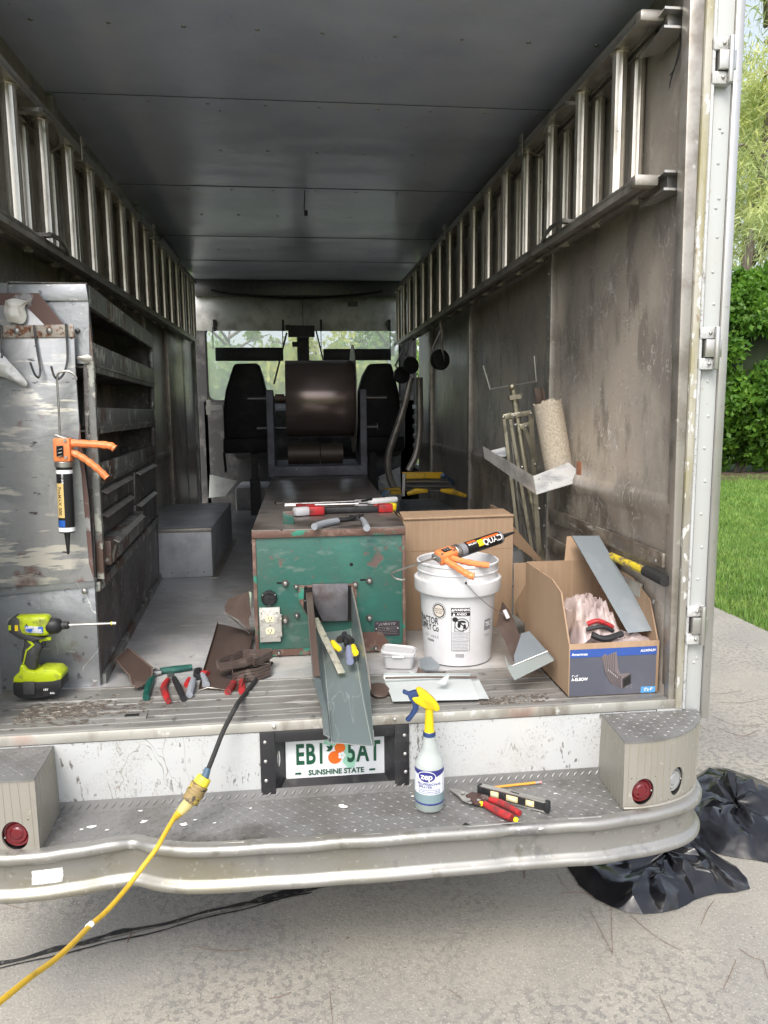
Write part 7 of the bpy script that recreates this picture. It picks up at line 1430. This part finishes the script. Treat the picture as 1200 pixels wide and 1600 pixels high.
for pts in ([(700, 1235), (712, 1234), (726, 1238), (735, 1243), (728, 1247), (714, 1241)], [(706, 1238), (716, 1245), (722, 1252), (736, 1257), (742, 1254), (728, 1243), (716, 1238)]):
    mb = MB(); mb.prism(bpz(pts, .006), (0, 0, .005)); sn.part('blade', mb, m_alu, bevel=.0008)
for p_ in ((723, 1239), (732, 1250), (748, 1251)): mb = MB(); mb.lathe([(.006, 0), (.006, .003), (.004, .004)], Matrix.Translation(at(*p_, Z=BZ+.014)), 10); sn.part('pivot_bolt', mb, m_rivet)
# torpedo level
lv0, lv1 = at(745, 1243, Z=BZ), at(858, 1272, Z=BZ); ld = (lv1-lv0); lL = ld.length; ld.normalize(); lw_ = Vector((-ld.y, ld.x, 0)); LVM = frame(lv0, ld, (0, 0, 1)); hL = .034; dL = .018
lv = Th('torpedo_level', 'black and silver torpedo level with three vials lying on the bumper', 'spirit level', lv0)
def lb(x0, x1, y0, y1, z0, z1): mb = MB(); mb.box(((x0+x1)/2, (y0+y1)/2, (z0+z1)/2), (x1-x0, y1-y0, z1-z0)); return mb.xf(LVM)
lv.part('body', lb(.012, lL-.012, .004, hL-.004, -dL+.002, -.002), m_black, bevel=.001)
lv.part('rail', lb(.008, lL-.010, hL-.005, hL, -dL, 0), m_alu, bevel=.0008); lv.part('rail', lb(.008, lL-.010, 0, .004, -dL, 0), m_alu, bevel=.0008)
for x0, x1, s_ in ((0, .016, -1), (lL-.018, lL, 1)): lv.part('end_cap', lb(x0, x1, -.0005, hL+.0008, -dL-.0008, .0012), m_black, bevel=.005)
m_vial = S('pale vial', (.72, .68, .42), .25)
for cxv, w_ in ((.045, .026), (.045+.044, .036), (.045+.044*2, .026)):
    k = cxv*lL/.18; fr_ = lv.part('vial_frame', lb(k-w_/2, k+w_/2, .008, .026, -.004, .0010), S('pale yellow frame', (.66, .56, .30), .45), bevel=.002)
    lv.part('vial', lb(k-w_*.33, k+w_*.33, .012, .022, 0, .0022), glassy('vial glass', (.85, .86, .62), .3, .1), parent=fr_, bevel=.003)
lv.part('top_window', lb(lL*.46, lL*.58, hL, hL+.0004, -dL*.7, -dL*.4), m_bk)
# pencil
pc_ = Th('pencil', 'orange pencil with pink eraser lying behind the level', 'pencil', at(800, 1225, Z=BZ)); a, b = at(765, 1231, Z=BZ+.0045), at(846, 1222, Z=BZ+.0045); dv = b-a
mb = MB(); mb.tube([a, a+dv*.88], .0038, 6); pc_.part('shaft', mb, S('pencil orange', (.78, .33, .04), .4), angle=20)
mb = MB(); mb.tube([a+dv*.88, a+dv*.95], .0041, 10); pc_.part('ferrule', mb, m_alu)
mb = MB(); mb.tube([a+dv*.95, b], .0038, 10); pc_.part('eraser', mb, S('pink eraser', (.62, .25, .25), .6))

# ================================================================== BLACK PLASTIC SHEET ON THE GROUND
m_poly = mat('glossy black plastic film', (.008, .008, .010), .17, 0, [tone_patches((.02, .02, .022), 6, .5, .7)], spec=.8, bump=((9, .5, (1, 1, 1), 2, .012),))
def heap(pts, hgt, seed, label, z0=0.004):
    """crumpled film: flat facets meeting at sharp creases"""
    rnd = random.Random(seed); ring = smoothpath([at(x, y, Z=0) for x, y in pts]+[at(*pts[0], Z=0)], 2)[:-1]; n = len(ring); c = sum(ring, Vector())/n; rows = []; K = 5
    for k in range(K+1):
        t = 1-(k/K)**.85*.97; row = []
        for i, p in enumerate(ring):
            q = c.lerp(p, t); j = .05*(k > 0)*t
            q = q+Vector((rnd.uniform(-j, j), rnd.uniform(-j, j), 0)); fold = abs(math.sin(q.x*9+q.y*4+seed+2*noise.noise(q*2.5)))
            z = z0 if k == 0 else z0+hgt*min(1, .35+k/K*1.1)*(.45+.55*fold)*rnd.uniform(.55, 1.0)
            row.append(Vector((q.x, q.y, z)))
        rows.append(row+[row[0]])
    mb = MB(); mb.grid(rows); b = bmesh.new(); me = bpy.data.meshes.new('x'); me.from_pydata([tuple(v) for v in mb.v], [], mb.f); b.from_mesh(me)
    bmesh.ops.remove_doubles(b, verts=b.verts, dist=1e-5); bmesh.ops.triangulate(b, faces=b.faces); bmesh.ops.subdivide_edges(b, edges=b.edges, cuts=3, smooth=.0, use_grid_fill=True, fractal=.08, seed=int(seed*7))
    for _ in range(1): bmesh.ops.smooth_vert(b, verts=[v for v in b.verts if not v.is_boundary], factor=.5, use_axis_x=True, use_axis_y=True, use_axis_z=True)
    mb = MB(); mb.add([v.co.copy() for v in b.verts], []); b.verts.index_update(); mb.f = [tuple(v.index for v in f.verts) for f in b.faces]; b.free(); bpy.data.meshes.remove(me)
    for v in mb.v: v.z = max(v.z, z0)
    solo('plastic_sheet', mb, m_poly, label, 'plastic sheet', angle=24)
heap([(860, 1310), (905, 1385), (955, 1418), (1005, 1430), (1060, 1422), (1085, 1408), (1120, 1398), (1172, 1390), (1150, 1355), (1110, 1330), (1110, 1290), (1040, 1270), (940, 1275)], .10, 1.3, 'crumpled black plastic sheet spreading out from under the right bumper corner')
heap([(1045, 1300), (1050, 1250), (1085, 1215), (1115, 1200), (1150, 1206), (1200, 1225), (1260, 1260), (1280, 1330), (1230, 1352), (1180, 1345), (1120, 1335), (1085, 1310)], .12, 4.1, 'second heap of black plastic sheet behind the first at the right photo edge')
